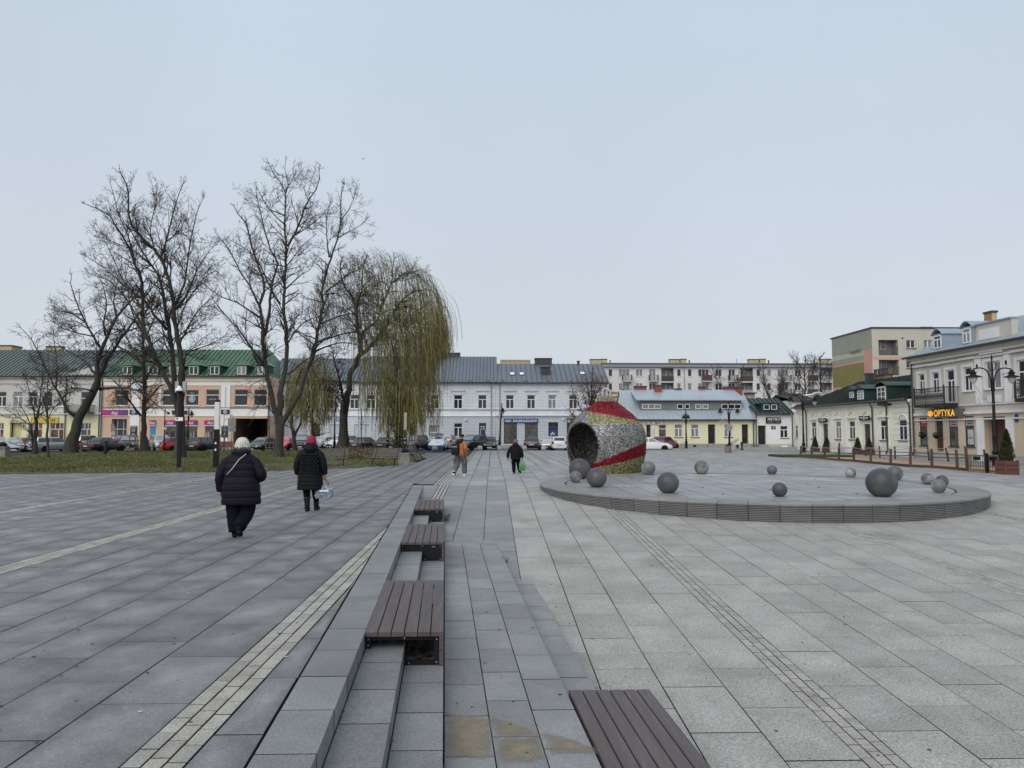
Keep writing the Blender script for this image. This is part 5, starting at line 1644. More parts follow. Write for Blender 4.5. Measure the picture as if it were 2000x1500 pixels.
for u0, u1 in ((541, 556), (643, 663), (691, 699)): b.window(u0, 829, u1, 868, 'shop', gm=mat('pale_blind', (.42, .46, .48), .4, var=.1), sill=False)
b.door(607, 828, 626, 872, M_DOOR)
ze = b.zat(746)
b.wall(-.3, b.zat(812), P_PALE); b.wall(b.zat(812) + .002, ze, P_BAND)
siding(b, 0, b.zat(812), .36)
b.band('cornice', 799, 801, .1, P_PALEG); b.band('cornice', 812, 813.5, .08, P_PALEG)
M_RS = mat('slate_roof', (0.135, 0.155, 0.185), .45, var=.1, scale=.5, metal=.25)
b.roof(ze, fp(600, 700, 93).z, 5, M_RS, seam=.42, x1=b.W - .02)
b.text('SKLEP', 629, 815, 646, 823, mat('blue_letter', (.05, .16, .42), .5), y=-.05); b.text('G', 656, 815, 663, 823, mat('blue_letter', (.05, .16, .42), .5), y=-.05)

# ---- blue-grey pair of houses in the centre
b = Bld('town_house', 'blue-grey town house with taller slate roof next to the willow', 'Y', 88, 701, 968); b.sillm = P_PALEG
for u in (716, 750, 795, 840.5, 886.5, 934): b.window(u, 771, u + 16.3, 798, 'T', w=.99, h=1.62)
b.window(886.5, 827, 903, 853, 'T', w=.99, h=1.58)
b.window(740, 829, 765, 868, 'shop', gm=mat('pale_blind', (.42, .46, .48), .4, var=.1), sill=False)
b.window(693.5 + 10, 829, 722, 868, 'shop', gm=mat('pale_blind', (.42, .46, .48), .4, var=.1), sill=False)
b.window(839.5, 832, 855.5, 868, 'H', sill=False, gm=M_GLASS2)
b.door(800, 827, 812, 872, M_DOOR)
d = b.door(935.5, 826, 949.5, 868, M_DOOR)
for kx in (.16, .76):                               # pale trim on the carved door
    MB().box(kx, kx + .05, -.03, -.021, 1.15, 1.75).build('door_trim', P_BAND, d)
MB().box(.14, .72, -.03, -.021, 1.8, 1.86).build('door_trim', P_BAND, d); MB().box(.14, .72, -.03, -.021, 2.05, 2.12).build('door_trim', P_BAND, d)
ze, zm = b.zat(747), b.zat(812.5)
b.wall(-.3, zm, P_PALEG); b.wall(zm + .002, b.zat(800), P_BAND); b.wall(b.zat(800) + .002, ze, P_PALE)
siding(b, 0, zm, .36); siding(b, b.zat(799), b.zat(766), .36)
def lintels(b, us, w=26, v0=762, v1=764.6):
    for u in us:
        b.box('lintel', b.q(u - w / 2, 763)[0], b.q(u + w / 2, 763)[0], -.12, -.001, b.zat(v1), b.zat(v0), P_PALEG)
        b.box('window_surround', b.q(u - 10, 770)[0], b.q(u + 10, 770)[0], -.05, -.001, b.zat(771), b.zat(769.6), P_BAND)
lintels(b, (849, 895, 942))
b.band('cornice', 798.5, 800.5, .13, P_PALEG); b.band('cornice', 811.6, 813.2, .1, P_BAND); b.band('frieze', 757, 758, .05, P_BAND); b.band('cornice', 746, 750, .2, P_BAND, zz=(b.zat(751), b.zat(747.8)))
zr = fp(900, 696.5, 93.2).z
b.roof(ze, zr, 5.2, M_RS, seam=.415, oh=.45, gable=P_PALEG)
def snow_guards(b, ze, n, u0, u1):
    for i in range(n):
        x = b.q(u0 + (u1 - u0) * i / max(1, n - 1), 745)[0]
        MB().box(x - .22, x + .22, -.27, -.19, ze + .14, ze + .27).build('snow_guard', M_RS, b.root)
snow_guards(b, ze, 4, 848, 952)
chimney(b, 850, 689, 898, 700, 5.0, M_CHD, 1.2)
b.box('door_frame', b.q(838, 840)[0], b.q(839.2, 840)[0], -.06, .0, 0, b.zat(832), M_PIPE); b.box('door_frame', b.q(856, 840)[0], b.q(857, 840)[0], -.06, .0, 0, b.zat(832), M_PIPE); b.box('door_frame', b.q(838, 840)[0], b.q(857, 840)[0], -.06, .0, b.zat(832) + .005, b.zat(831), M_PIPE)
b.pipe(959.5, .3, ze, M_GPIPE)
MB().lathe([(.0, -.18), (.13, -.16), (.13, 0), (0, 0)], 10, (b.q(909.5, 820)[0], -.15, b.zat(818.5))).build('wall_lamp', M_WHITE, b.root)

b = Bld('town_house', 'blue-grey town house with skylights and blue drugstore sign, behind the bauble', 'Y', 88, 968.3, 1187); b.sillm = P_PALEG
for u in (988, 1029.5, 1070.5, 1111.5, 1156): b.window(u, 771, u + 16, 798, 'T', w=.97, h=1.62)
for u0, u1 in ((984, 1009.5), (1025, 1051)):
    b.window(u0, 826, u1, 867, 'brownT', fm=M_BROWNF, gm=M_GLASS3, sill=False)
b.window(1107, 827, 1128, 868, 'brownT', fm=M_BROWNF, gm=M_GLASS, sill=False)
M_BLUED = mat('blue_door', (0.012, 0.04, 0.14), .5, var=.1)
xb0, zb0, xb1, zb1 = b.rect(1071, 834.5, 1090, 868)
d = b.door(1071, 834.5, 1090, 868, M_BLUED, glass=False)
for i in range(3): MB().box(.3 + .17 * i, .4 + .17 * i, -.03, -.021, 1.1 + .12 * (i % 2), 1.35 + .12 * (i % 2)).build('notice', M_WHITE, d)
b.window(1071, 825, 1090, 834, 'V3', fm=M_STEEL, gm=M_GLASS, sill=False)
ze, zm = b.zat(747), b.zat(813)
b.wall(-.3, zm, P_PALEG); b.wall(zm + .002, b.zat(800), P_BAND); b.wall(b.zat(800) + .002, ze, P_PALE)
siding(b, 0, zm, .36); siding(b, b.zat(799), b.zat(766), .36)
lintels(b, (996, 1037.5, 1078.5, 1119.5, 1164))
b.band('cornice', 798.5, 800.5, .13, P_PALEG); b.band('cornice', 811.2, 813, .16, P_PALEG); b.band('frieze', 757, 758, .05, P_BAND); b.band('cornice', 746, 750, .2, P_BAND, zz=(b.zat(751), b.zat(747.8)))
zr = fp(1050, 710.5, 93).z
b.roof(ze, zr, 5.0, M_RS, seam=.60, oh=.45, gable=P_PALEG, hipr=0)
snow_guards(b, ze, 5, 982, 1160)
chimney(b, 1045, 699.5, 1078, 712, 4.6, M_CHD, 1.1); chimney(b, 1128, 705, 1132, 712, 4.8, M_CHD, .5)
M_SKYL = mat('skylight_glass', (.75, .78, .82), .12, spec=.8, var=.03)
def on_roof(b, u, v, ze, zr, dr, oh=.45):
    for dy in np.linspace(-oh, dr, 200):
        p = fp(u, v, b.val + dy)
        if ze + (zr - ze) * (dy + oh) / (dr + oh) >= p.z: return p.x - b.o.x, dy, p.z
for u, v in ((1000.5, 730.5), (1019, 730.5), (1137.5, 729.5)):
    x, dy, z = on_roof(b, u, v, ze, zr, 5.0)
    an = math.atan2(zr - ze, 5.45)
    f = MB().box(-.33, .33, -.42, .42, .0, .07).build('skylight', M_CHD, b.root, loc=(x, dy, z), rot=(an, 0, 0))
    MB().box(-.25, .25, -.33, .34, .0705, .08).build('pane', M_SKYL, f)
x, dy, z = on_roof(b, 1066, 733, ze, zr, 5.0)
f = MB().box(-.5, .5, dy, dy + 1.2, z - .1, z + .95).build('roof_hatch', M_CHD, b.root, loc=(x, 0, 0))
MB().box(-.3, .3, dy - .02, dy - .001, z + .15, z + .7).build('pane', M_GLASS, f); MB().box(-.6, .6, dy - .15, dy + 1.3, z + .951, z + 1.03).build('hatch_roof', M_CHD, f)
M_BSIGN = mat('blue_sign', (0.01, 0.03, 0.17), .4)
sg = b.box('shop_sign', b.q(984, 822)[0], b.q(1050.6, 822)[0], -.16, -.002, b.zat(825.6), b.zat(817.5), M_BSIGN)
b.text('1001 DROBIAZGÓW', 986.5, 818.6, 1048.8, 824.4, M_WHITE, y=-.165, parent=sg)
sg = b.box('shop_sign', b.q(1107, 822)[0], b.q(1128, 822)[0], -.14, -.002, b.zat(826), b.zat(817), M_BROWNF)
b.text('Go', 1108.5, 819.5, 1114, 824.5, M_WHITE, y=-.145, parent=sg)
b.pipe(976, .3, ze, M_GPIPE)
MB().lathe([(.0, -.18), (.13, -.16), (.13, 0), (0, 0)], 10, (b.q(1100.5, 818)[0], -.15, b.zat(817))).build('wall_lamp', M_WHITE, b.root)
b.box('step', b.q(980, 868)[0], b.q(1052, 868)[0], -.9, -.001, -.1, .16, M_KERB); b.box('step', b.q(1068, 868)[0], b.q(1093, 868)[0], -.6, -.001, -.1, .16, M_KERB)
# flat block peeping over the roofs
b = Bld('apartment_block', 'beige flat-roofed block peeping over the slate roofs', 'Y', 150, 977, 1036)
b.wall(0, b.zat(702.5), M_CHB); b.band('parapet', 702, 704, .2, P_TRIM, zz=(b.zat(704), b.zat(702)))

# ---- long white apartment block far behind
P_APT = plaster('apartment_white', (0.60, 0.58, 0.56)); P_APT2 = plaster('loggia_grey', (0.32, 0.31, 0.31)); M_EAVE = mat('eave_grey', (.28, .31, .34), .6)
b = Bld('apartment_block', 'long off-white apartment block with balconies behind the low houses', 'Y', 128, 1176, 1650, depth=12); b.sillm = P_TRIM
for k in range(3):
    o = 155 * k
    for row, (v0, v1) in enumerate(((721, 735), (748.5, 762.5), (776, 790))):
        if row == 2 and k == 0: continue
        for u0, u1, st in ((1188.5, 1196, 'V1'), (1208.6, 1229.7, 'V3'), (1242, 1255, 'V2'), (1322.5, 1330, 'V1')):
            if u1 + o < 1648: b.window(u0 + o, v0, u1 + o, v1, st, sill=row < 2, rev=.12)
        if 1281 + o < 1648: b.window(1268 + o, v0, 1280.7 + o, v1 + 8, 'V2', sill=False)
        if 1316 + o < 1648:
            r = b.rect(1291.5 + o, v0 - 2, 1316 + o, v1 + 10)
            b.ops.append(r)
            lg = MB(); x0, z0, x1, z1 = r
            lg.quad((x0, 1.3, z0), (x1, 1.3, z0), (x1, 1.3, z1), (x0, 1.3, z1)); lg.quad((x0, .3, z0), (x0, 1.3, z0), (x0, 1.3, z1), (x0, .3, z1)); lg.quad((x1, 1.3, z0), (x1, .3, z0), (x1, .3, z1), (x1, 1.3, z1))
            lg.quad((x0, .3, z0), (x1, .3, z0), (x1, 1.3, z0), (x0, 1.3, z0)); lg.quad((x0, .3, z1), (x0, 1.3, z1), (x1, 1.3, z1), (x1, .3, z1))
            lo = lg.build('loggia', P_APT2, b.root)
            a, p = win_meshes(1.6, 2.1, 'V2', M_WHITE, M_GLASS2)
            w_ = link('window', a, b.root, (x0 + .3, 1.22, z0 + .1)); link('pane', p, w_)
            MB().box(x0 + .001, x1 - .001, .02, .06, z0, z0 + .95).build('parapet', (M_PIPE, M_BROWNF, P_APT2)[k] if row == 0 else P_APT2, lo)
            MB().box(x0 - .02, x1 + .02, -.05, .01, z0 - .2, z0 - .02).build('slab_edge', P_TRIM, lo)
    for row in range(2):
        v = 744 + 27.5 * row
        for u0, u1, solid in ((1215, 1233, k == 1), (1267, 1284, k == 2)):
            if u1 + o > 1648: continue
            x0, x1, z = b.q(u0 + o, v)[0], b.q(u1 + o, v)[0], b.zat(v)
            bl = b.box('balcony', x0, x1, -1.0, -.001, z - .12, z, P_TRIM)
            railing(bl, x0, x1, -.97, z, z + 1.05, M_PIPE, .15)
            if solid: MB().box(x0 + .02, x1 - .02, -1.02, -.995, z + .1, z + 1.0).build('balcony_screen', M_BROWNF, bl)
            else: MB().box(x0 + .1, (x0 + x1) / 2, -1.02, -.995, z + .1, z + .95).build('balcony_screen', P_APT2, bl)
    if k: b.pipe(1337 + 155 * (k - 1), 3, b.zat(716), M_GPIPE)
    if k < 3:
        chimney(b, 1308 + o - 155, 701.5, 1327 + o - 155, 710, 3, M_CHB, 1); chimney(b, 1329.5 + o - 155, 701, 1341 + o - 155, 710, 3, M_CHB, 1)
        chimney(b, 1346 + o - 155, 704, 1347.5 + o - 155, 710, 3, M_CHD, .3)
chimney(b, 1604, 701.5, 1624, 710, 3, M_CHB, 1)
zt = b.zat(711)
b.wall(0, zt, P_APT)
b.box('eave', -.2, b.W + .2, -.5, .02, b.zat(716), zt + .05, M_EAVE); b.box('roof_edge', -.2, b.W + .2, -.7, 12, zt + .052, b.zat(708.8), M_RS)
MB().cyl((b.q(1446, 700)[0], 2, zt), (b.q(1446, 700)[0], 2, b.zat(697)), .04, n=6).build('aerial', M_PIPE, b.root)

# ---- low yellow house with light metal roof
P_LY = plaster('straw_plaster', (0.66, 0.625, 0.45)); P_PL = plaster('grey_plinth', (0.27, 0.275, 0.27)); M_RL = mat('light_metal_roof', (0.36, 0.405, 0.45), .42, var=.1, scale=.5, metal=.25)
M_BOARD = mat('grey_board', (0.16, 0.165, 0.165), .8, var=.25, scale=2, stretch=(8, 8, .4))
b = Bld('beige_house', 'beige house end with moulded cornice half hidden behind the bauble', 'Y', 90, 1188, 1262, depth=8)
b.wall(0, b.zat(763), plaster('beige_plaster', (.5, .45, .34)))
for v in (763, 770, 778): b.box('cornice', -.05, b.W + .05, -.25 + (v - 763) * .012, .0, b.zat(v + 3), b.zat(v), P_CREAM)
b = Bld('low_house', 'low straw-yellow house with pale metal roof and long grey dormer', 'Y', 80, 1232, 1473, depth=8.4); b.sillm = M_PIPE
b.window(1287, 829.5, 1301.5, 853.5, 'H', gm=M_GLASS3, w=.85); b.window(1318, 829, 1333, 853.5, 'T', w=.84, gm=M_GLASS2); b.window(1350, 829, 1365, 853.5, 'T', w=.84, gm=M_GLASS2); b.window(1415, 829, 1430, 853.5, 'T', w=.84)
for u0, u1 in ((1262.5, 1271), (1383, 1397), (1449, 1462)): b.door(u0, 829, u1, 866.5, M_DOOR, .3)
ze = b.zat(819)
b.wall(0, b.zat(867), P_PL, y=-.04, rev=.34); b.wall(b.zat(867) + .002, ze, P_LY)
dr = 4.2
zr = fp(1300, 763, 80 + dr).z
b.roof(ze, zr, dr, M_RL, seam=.55, oh=.35, gable=P_LY, x0=-.6, hipl=0)
dyd = 1.0
x0, x1 = fp(1250, 790, 80 + dyd).x - b.o.x, fp(1447, 790, 80 + dyd).x - b.o.x
z0, z1 = fp(1300, 800, 80 + dyd).z, fp(1300, 781, 80 + dyd).z
dm = MB().box(x0, x1, dyd, dr, z0 - .3, z1).build('dormer', M_BOARD, b.root)
nb = int((x1 - x0) / .22)
bt = MB()
for i in range(nb): bt.box(x0 + (i + .5) * (x1 - x0) / nb - .012, x0 + (i + .5) * (x1 - x0) / nb + .012, dyd - .012, dyd - .001, z0 - .2, z1)
tag(bt.build('board_batten', M_BOARD, dm), kind='stuff')
MB().add([(x0 - .5, dyd - .45, z1 + .02), (x1 + .4, dyd - .45, z1 + .02), (x1 + .4, dr + .1, zr + .12), (x0 - .5, dr + .1, zr + .12), (x0 - .5, dyd - .45, z1 - .08), (x1 + .4, dyd - .45, z1 - .08), (x1 + .4, dr, zr - .1), (x0 - .5, dr, zr - .1)],
         [(0, 1, 2, 3), (4, 5, 1, 0), (5, 6, 2, 1), (7, 4, 0, 3), (7, 6, 5, 4)]).build('dormer_roof', M_RL, dm)
b2 = b.val; b.val = 80 + dyd; b.hit = lambda u, v: fp(u, v, 80 + dyd)
for u0, u1, st in ((1254, 1291, 'V3'), (1322.5, 1334, 'V1'), (1337.5, 1347, 'V1'), (1358, 1369, 'V1'), (1372, 1383, 'V1'), (1409, 1447, 'V3')):
    b.window(u0, 789.5, u1, 798.5, st, sill=False, hole=False, y=dyd - .055)
b.val = b2; b.hit = lambda u, v: fp(u, v, 80)
M_RED = mat('red_brick_render', (0.20, 0.062, 0.048), .85, var=.2, scale=4)
for u0, v0, u1, v1, dy in ((1240, 754, 1263, 764, 4.2), (1280, 752, 1293, 772, 3.2), (1319, 759, 1331, 764, 4.2), (1367, 755, 1378.5, 763, 4.2), (1416, 755.5, 1437, 765, 4.2), (1441, 756, 1450, 778, 3.4)):
    chimney(b, u0, v0, u1, v1, dy, M_RED, .7)
sg = b.box('shop_sign', b.q(1256, 826)[0], b.q(1301.5, 826)[0], -.12, -.001, b.zat(829), b.zat(823.5), mat('pale_sign', (.6, .6, .58), .5))
for u in (1258, 1268, 1284, 1293): b.box('lettering', b.q(u, 826)[0], b.q(u + 6, 826)[0], -.125, -.121, b.zat(827), b.zat(825.4), M_PIPE, sg)
MB().lathe([(.13, 0), (.13, .01), (0, .01)], 16).xform(Matrix.Translation((b.q(1281, 826)[0], -.12, b.zat(826.3))) @ Matrix.Rotation(pi / 2, 4, 'X')).build('emblem', mat('green_dot', (.12, .25, .04), .5), sg)
b.pipe(1470, .1, ze); b.pipe(1245, .1, ze)
b.box('wall_plate', b.q(1273, 840)[0], b.q(1279, 840)[0], -.03, -.001, b.zat(849), b.zat(837), mat('faded_board', (.5, .5, .56), .7, var=.25, scale=9))
for u in (1356.5,): b.box('vent', b.q(u - 3, 870)[0], b.q(u + 3, 870)[0], -.07, -.041, b.zat(873), b.zat(869.5), M_BLACK)
for u0, u1 in ((1381, 1399), (1447, 1464)): b.box('step', b.q(u0, 868)[0], b.q(u1, 868)[0], -.5, -.045, .0, b.zat(866.8), M_KERB)

# ---- small white shop with dark green roof
P_SW = plaster('chalk_plaster', (0.66, 0.665, 0.655)); M_RDG = mat('dark_green_roof', (0.022, 0.045, 0.036), .45, var=.15, scale=.8, metal=.2)
b = Bld('white_shop', 'small white shop with dark green roof, black sign and dark door', 'Y', 80, 1474, 1546.5, depth=8); b.sillm = M_PIPE
b.window(1524, 832, 1539, 855, 'T', w=.82, gm=M_GLASS); b.door(1480.5, 831, 1496.5, 868, M_DOOR, .3)
ze = b.zat(807)
b.wall(0, b.zat(868), plaster('stained_plinth', (.42, .40, .33)), y=-.02, rev=.32); b.wall(b.zat(868) + .002, ze, P_SW)
zr = fp(1510, 778, 84).z
b.roof(ze, zr, 4, M_RDG, seam=.5, gable=P_SW)
for u in (1491.5, 1506): dormer(b, u, 790, u + 11, 800, ze, zr, 4, M_RDG, M_RDG, style='V1', hip=False, rise=.05, wpad=.25)
sg = b.box('shop_sign', b.q(1495.5, 820)[0], b.q(1524.5, 820)[0], -.14, -.001, b.zat(826.5), b.zat(815), M_BLACK)
b.text('METRO', 1498, 816.7, 1523, 821.5, M_WHITE, y=-.145, shear=.25, parent=sg)
for i in range(8): 
    if i != 4: b.box('lettering', b.q(1498 + i * 3.1, 824)[0], b.q(1500 + i * 3.1, 824)[0], -.145, -.141, b.zat(825), b.zat(823.4), mat('pink_letter', (.5, .2, .2), .6), sg)
sg = b.box('number_plate', b.q(1506, 835)[0], b.q(1514.5, 835)[0], -.05, -.001, b.zat(838), b.zat(832), M_BSIGN)
b.text('4', 1509, 833, 1511.8, 837, M_WHITE, y=-.055, parent=sg)
b.pipe(1475.5, .1, ze); b.pipe(1546, .1, ze)
b.box('step', b.q(1480, 868)[0], b.q(1498, 868)[0], -.5, -.025, .0, b.zat(868.3), M_KERB)
b.box('vent', b.q(1527, 870)[0], b.q(1538, 870)[0], -.05, -.021, b.zat(874), b.zat(870.5), M_WHITE)
b = Bld('white_house', 'narrow white house between the black-signed shop and the cream side building', 'Y', 81, 1547, 1600, depth=9); b.sillm = M_PIPE
b.window(1555, 789, 1568, 804, 'grid', w=.75, gm=M_GLASS); b.window(1554, 831, 1570, 855, 'T', w=.84, gm=M_GLASS)
ze = b.zat(781)
b.wall(0, ze, P_SW)
b.roof(ze, fp(1570, 772, 85).z, 4, mat('brown_roof', (.07, .055, .05), .6, var=.15), seam=.5)
# curved white gable further back
g = Bld('white_gable', 'rounded white gable with a half-round window above the dark green roof', 'Y', 88, 1572, 1622, depth=3)
n = 14
pts_ = [(g.W * i / n, g.zat(790) + (g.zat(767) - g.zat(790)) * sin(pi * i / n) ** .8) for i in range(n + 1)]
mb = MB(); mb.loft([[(x, 0, z) for x, z in pts_] + [(g.W, 0, 0), (0, 0, 0)], [(x, 3, z) for x, z in pts_] + [(g.W, 3, 0), (0, 3, 0)]])
mb.build('wall', P_SW, g.root)
MB().tube([(x, -.05, z + .05) for x, z in pts_], .12, 6).build('moulding', P_TRIM, g.root, True)
aw = MB(); aw.add([(g.W * .5 + .5 * cos(a), -.02, g.zat(778) + .5 * sin(a)) for a in np.linspace(0, pi, 12)], [tuple(range(12))]); aw.build('window', M_GLASS, g.root)
for i, (u0, v0, u1, v1, c) in enumerate(((1461, 768, 1475, 780, (.35, .3, .24)), (1540, 770, 1565, 785, (.30, .20, .14)))):
    o = Bld('shed', ('brownish shed wall between the metal roof and the dark green roof', 'brick-coloured shed wall behind the lamp post heads')[i], 'Y', 93, u0, u1, cat='shed', depth=4)
    o.wall(0, o.zat(v0), plaster('shed_%d' % i, c)); o.box('roof', -.2, o.W + .2, -.3, 4, o.zat(v0) + .002, o.zat(v0 - 2), M_CHD)

# ---- painted gable block behind on the right
pa = fp(1707, 800, 75); XA = pa.x
b = Bld('apartment_block', 'apartment block with green, salmon and olive painted gable wall', 'Y', 75, 1707, 1990, depth=9.3)
P_BEI = plaster('putty_plaster', (0.47, 0.45, 0.385)); P_ORB = plaster('salmon_band', (0.52, 0.33, 0.25))
zt = b.zat(639)
zA, zB = b.zat(702), b.zat(694.5)
for u0, v0, u1, v1 in ((1716, 664, 1754, 694), (1717, 703, 1756, 733)):
    r = b.rect(u0, v0, u1, v1); b.ops.append(r)
    x0, z0, x1, z1 = r
    lg = MB(); D = 1.2
    lg.quad((x0, D, z0), (x1, D, z0), (x1, D, z1), (x0, D, z1)); lg.quad((x0, .3, z0), (x0, D, z0), (x0, D, z1), (x0, .3, z1)); lg.quad((x1, D, z0), (x1, .3, z0), (x1, .3, z1), (x1, D, z1)); lg.quad((x0, .3, z0), (x1, .3, z0), (x1, D, z0), (x0, D, z0)); lg.quad((x0, .3, z1), (x0, D, z1), (x1, D, z1), (x1, .3, z1))
    lo = lg.build('loggia', plaster('loggia_beige', (.3, .28, .25)), b.root)
    a, p = win_meshes(1.2, 1.4, 'V2', M_WHITE, M_GLASS2); w_ = link('window', a, b.root, (x0 + .2, 1.1, z0 + .7)); link('pane', p, w_)
    r_ = MB(); r_.box(x0, x1, .02, .05, z0 + .85, z0 + .9); r_.box(x0, x1, .02, .05, z0 + .05, z0 + .09)
    k = x0 + .05
    while k < x1: r_.box(k - .01, k + .01, .025, .045, z0 + .09, z0 + .85); k += .11
    r_.build('railing', M_PIPE, lo)
for u0, u1 in ((1770.5, 1787.5), (1803.5, 1822)):
    for v0, v1 in ((664, 680), (703, 719)): b.window(u0, v0, u1, v1, 'V2', w=.92, sill='dark')
def painted_wall(b, zt):
    b.wall(0, zA, P_BEI, sides=False); b.wall(zA + .002, zB, P_ORB, sides=False); b.wall(zB + .002, zt, P_BEI, sides=False)
painted_wall(b, zt)
D = 9.0
hz = lambda u, v: (xp(u, v, XA).y - 75, xp(u, v, XA).z)
yS = hz(1687, 700)[0]
zS1, zS2 = xp(1640, 703, XA).z, xp(1640, 716, XA).z
zS3 = xp(1640, 711, XA).z
Lz = [(0, 5.0, plaster('salmon_low', (.50, .26, .22)), yS, D, 0), (0, zt - 2.2, plaster('salmon', (.50, .26, .22)), 0, yS, 0)]
panels = [(0, yS, 0, zt - 2.1, plaster('salmon', (.50, .25, .21))), (0, yS, zt - 2.1, zt, plaster('sage', (.27, .28, .23))), (yS, D - 2.0, 0, zS2, plaster('olive', (.20, .18, .065))),
          (D - 2.0, D, 0, zS2 - 2.3, plaster('salmon', (.50, .25, .21))), (D - 2.0, D, zS2 - 2.3, zS2, plaster('olive', (.20, .18, .065))),
          (yS, D, zS2, zS2 + .22, plaster('salmon', (.50, .25, .21))), (yS, D, zS2 + .22, zS2 + .75, plaster('sage', (.27, .28, .23))), (yS, D, zS2 + .75, zS2 + 1.25, plaster('pale_sage', (.42, .42, .33))), (yS, D, zS2 + 1.25, zt, plaster('sage', (.27, .28, .23)))]
for y0, y1, z0, z1, m in panels:
    MB().quad((0, y1, z0), (0, y0, z0), (0, y0, z1), (0, y1, z1)).build('gable_wall', m, b.root)
MB().box(-.06, b.W, -.08, D + .3, zt + .002, zt + .16).build('roof', M_CHD, b.root)
MB().box(6.4, 7.6, 2, 4, zt + .17, zt + .5).build('roof_vent', M_PIPE, b.root)
MB().quad((0, D, 0), (b.W, D, 0), (b.W, D, zt), (0, D, zt)).build('wall', P_BEI, b.root)
y0_, z0_ = hz(1660, 697.5); y1_, z1_ = hz(1684, 688)
text_obj('Konopnickiej 2', abs(y0_ - y1_), .62, M_PIPE, b.root, (-.015, y0_, z0_ + .1), 0, .0, 'lettering', (pi / 2, 0, -pi / 2))
for i in range(2): MB().cyl((3.2 + 4.2 * i, -.02, zt - 1.0), (3.2 + 4.2 * i, -.001, zt - 1.0), .09, n=10).build('vent', M_BLACK, b.root)

# ---- cream side building on the right (faces the square, runs away from the camera)
P_CR = plaster('cream_plaster', (0.74, 0.72, 0.61)); P_CRT = plaster('cream_moulding', (0.76, 0.74, 0.66))
XR = 28.2
b = Bld('cream_building', 'single-storey cream building with dark green dormer roof and small gable mouldings', 'X', XR, 1557, 1781, depth=9); b.sillm = M_PIPE
def zx(b, v, u): return xp(u, v, b.val).z
for u0, v0, u1, v1 in ((1586, 829, 1594, 856), (1632.6, 827, 1643, 857.5), (1659.5, 825.5, 1669.7, 858), (1720.5, 824, 1733, 859.5)):
    b.window(u0, v0, u1, v1, 'T', w=1.0, h=1.42, sill='dark')
    xw = b.q((u0 + u1) / 2, 840)[0]
    for s_ in (-1, 1): b.box('window_surround', xw + s_ * .62 - .09, xw + s_ * .62 + .09, -.05, -.001, .55, 2.75, P_CRT)
for u0, u1 in ((1607, 1617.5), (1687.5, 1700)):
    b.door(u0, 828, u1, 874, mat('brown_door', (.06, .03, .022), .5), .1)
b.window(1757, 823, 1770.5, 860, 'T', w=1.0, h=1.45, sill='dark')
ze = 3.98
b.wall(0, .5, plaster('white_plinth', (.66, .67, .68)), y=-.03, rev=.33); b.wall(.502, ze, P_CR)
for u in (1590, 1612, 1637.5, 1664.5, 1693.5, 1726.5):
    xw = b.q(u, 810)[0]
    b.box('lintel', xw - .75, xw + .75, -.14, -.001, 2.78, 2.88, P_CRT)
    MB().tube([(xw - .55, -.05, 3.05), (xw, -.05, 3.38), (xw + .55, -.05, 3.05)], .045, 4).build('gable_moulding', P_CRT, b.root)
for u in (1600, 1625, 1651, 1678, 1711):
    xw = b.q(u, 810)[0]
    b.box('pilaster', xw - .22, xw + .22, -.06, -.001, .502, 3.5, P_CRT)
    b.box('wall_joint', xw - .012, xw + .012, -.064, -.0605, 2.9, 3.5, M_LINE)
b.box('string_course', 0, b.W, -.05, -.001, 3.52, 3.58, P_CRT); b.box('cornice', -.1, b.W, -.26, -.001, 3.76, 3.95, P_CRT)
xw0 = b.q(1745, 820)[0]
for k in range(8): b.box('wall_joint', xw0, b.W - .05, -.008, -.0005, .75 + k * .38, .77 + k * .38, M_LINE)
xw = b.q(1763.7, 820)[0]
MB().tube([(xw + .62 * cos(a), -.03, 2.3 + .62 * sin(a)) for a in np.linspace(0, pi, 14)], .05, 5).build('arch_moulding', P_CRT, b.root, True)
zr = 6.15; dr = 4.4
b.roof(ze, zr, dr, M_RDG, seam=.5, oh=.4, hipl=3.2, x1=b.W - .02)
for u0, v0, u1, v1 in ((1660.3, 765, 1668, 777), (1676, 762.5, 1687.2, 780)): dormer(b, u0, v0, u1, v1, ze, zr, dr, M_RDG, M_RDG, style='grid', hip=False, rise=.35)
dormer(b, 1714.8, 756, 1731, 785, ze, zr, dr, M_RDG, M_RDG, style='grid', arch=True, rise=.3)
def chx(b, u0, v0, u1, v1, dx, m, dep, nm='chimney', h0=1.0):
    X = b.val + dx
    a, c = xp(u0, v1, X), xp(u1, v1, X); zt = xp(u1, v0, X).z
    x0, x1 = b.o.y - a.y, b.o.y - c.y
    ch = MB().box(x0, x1, dx, dx + dep, c.z - h0, zt).build(nm, m, b.root)
    MB().box(x0 - .06, x1 + .06, dx - .06, dx + dep + .06, zt - .1, zt + .03).build('cap', M_CHD, ch)
    return ch, x0, x1, zt
M_BRICK = mat('old_brick', (0.25, 0.13, 0.08), .9, var=.35, scale=6)
ch, x0, x1, zt = chx(b, 1699, 730, 1728, 742, 4.4, M_BRICK, .7)
def courses(ch, x0, x1, y0, y1, z0, z1, m, n=5):
    h = .075
    k = 0
    z = z0
    while z < z1 - h:
        w = (x1 - x0) / n
        for i in range(n + (k % 2)):
            a, c = x0 + (i - .5 * (k % 2)) * w, x0 + (i + 1 - .5 * (k % 2)) * w
            a, c = max(a, x0), min(c, x1)
            if c - a > .04: MB().box(a + .005, c - .005, y0 - .012 - RND.uniform(0, .006), y0 - .0005, z + .005, z + h - .004).build('brick', m, ch)
        z += h; k += 1
M_BRK1 = mat('brick_face', (0.27, 0.13, 0.08), .9, var=.25, scale=5, rnd=.35)
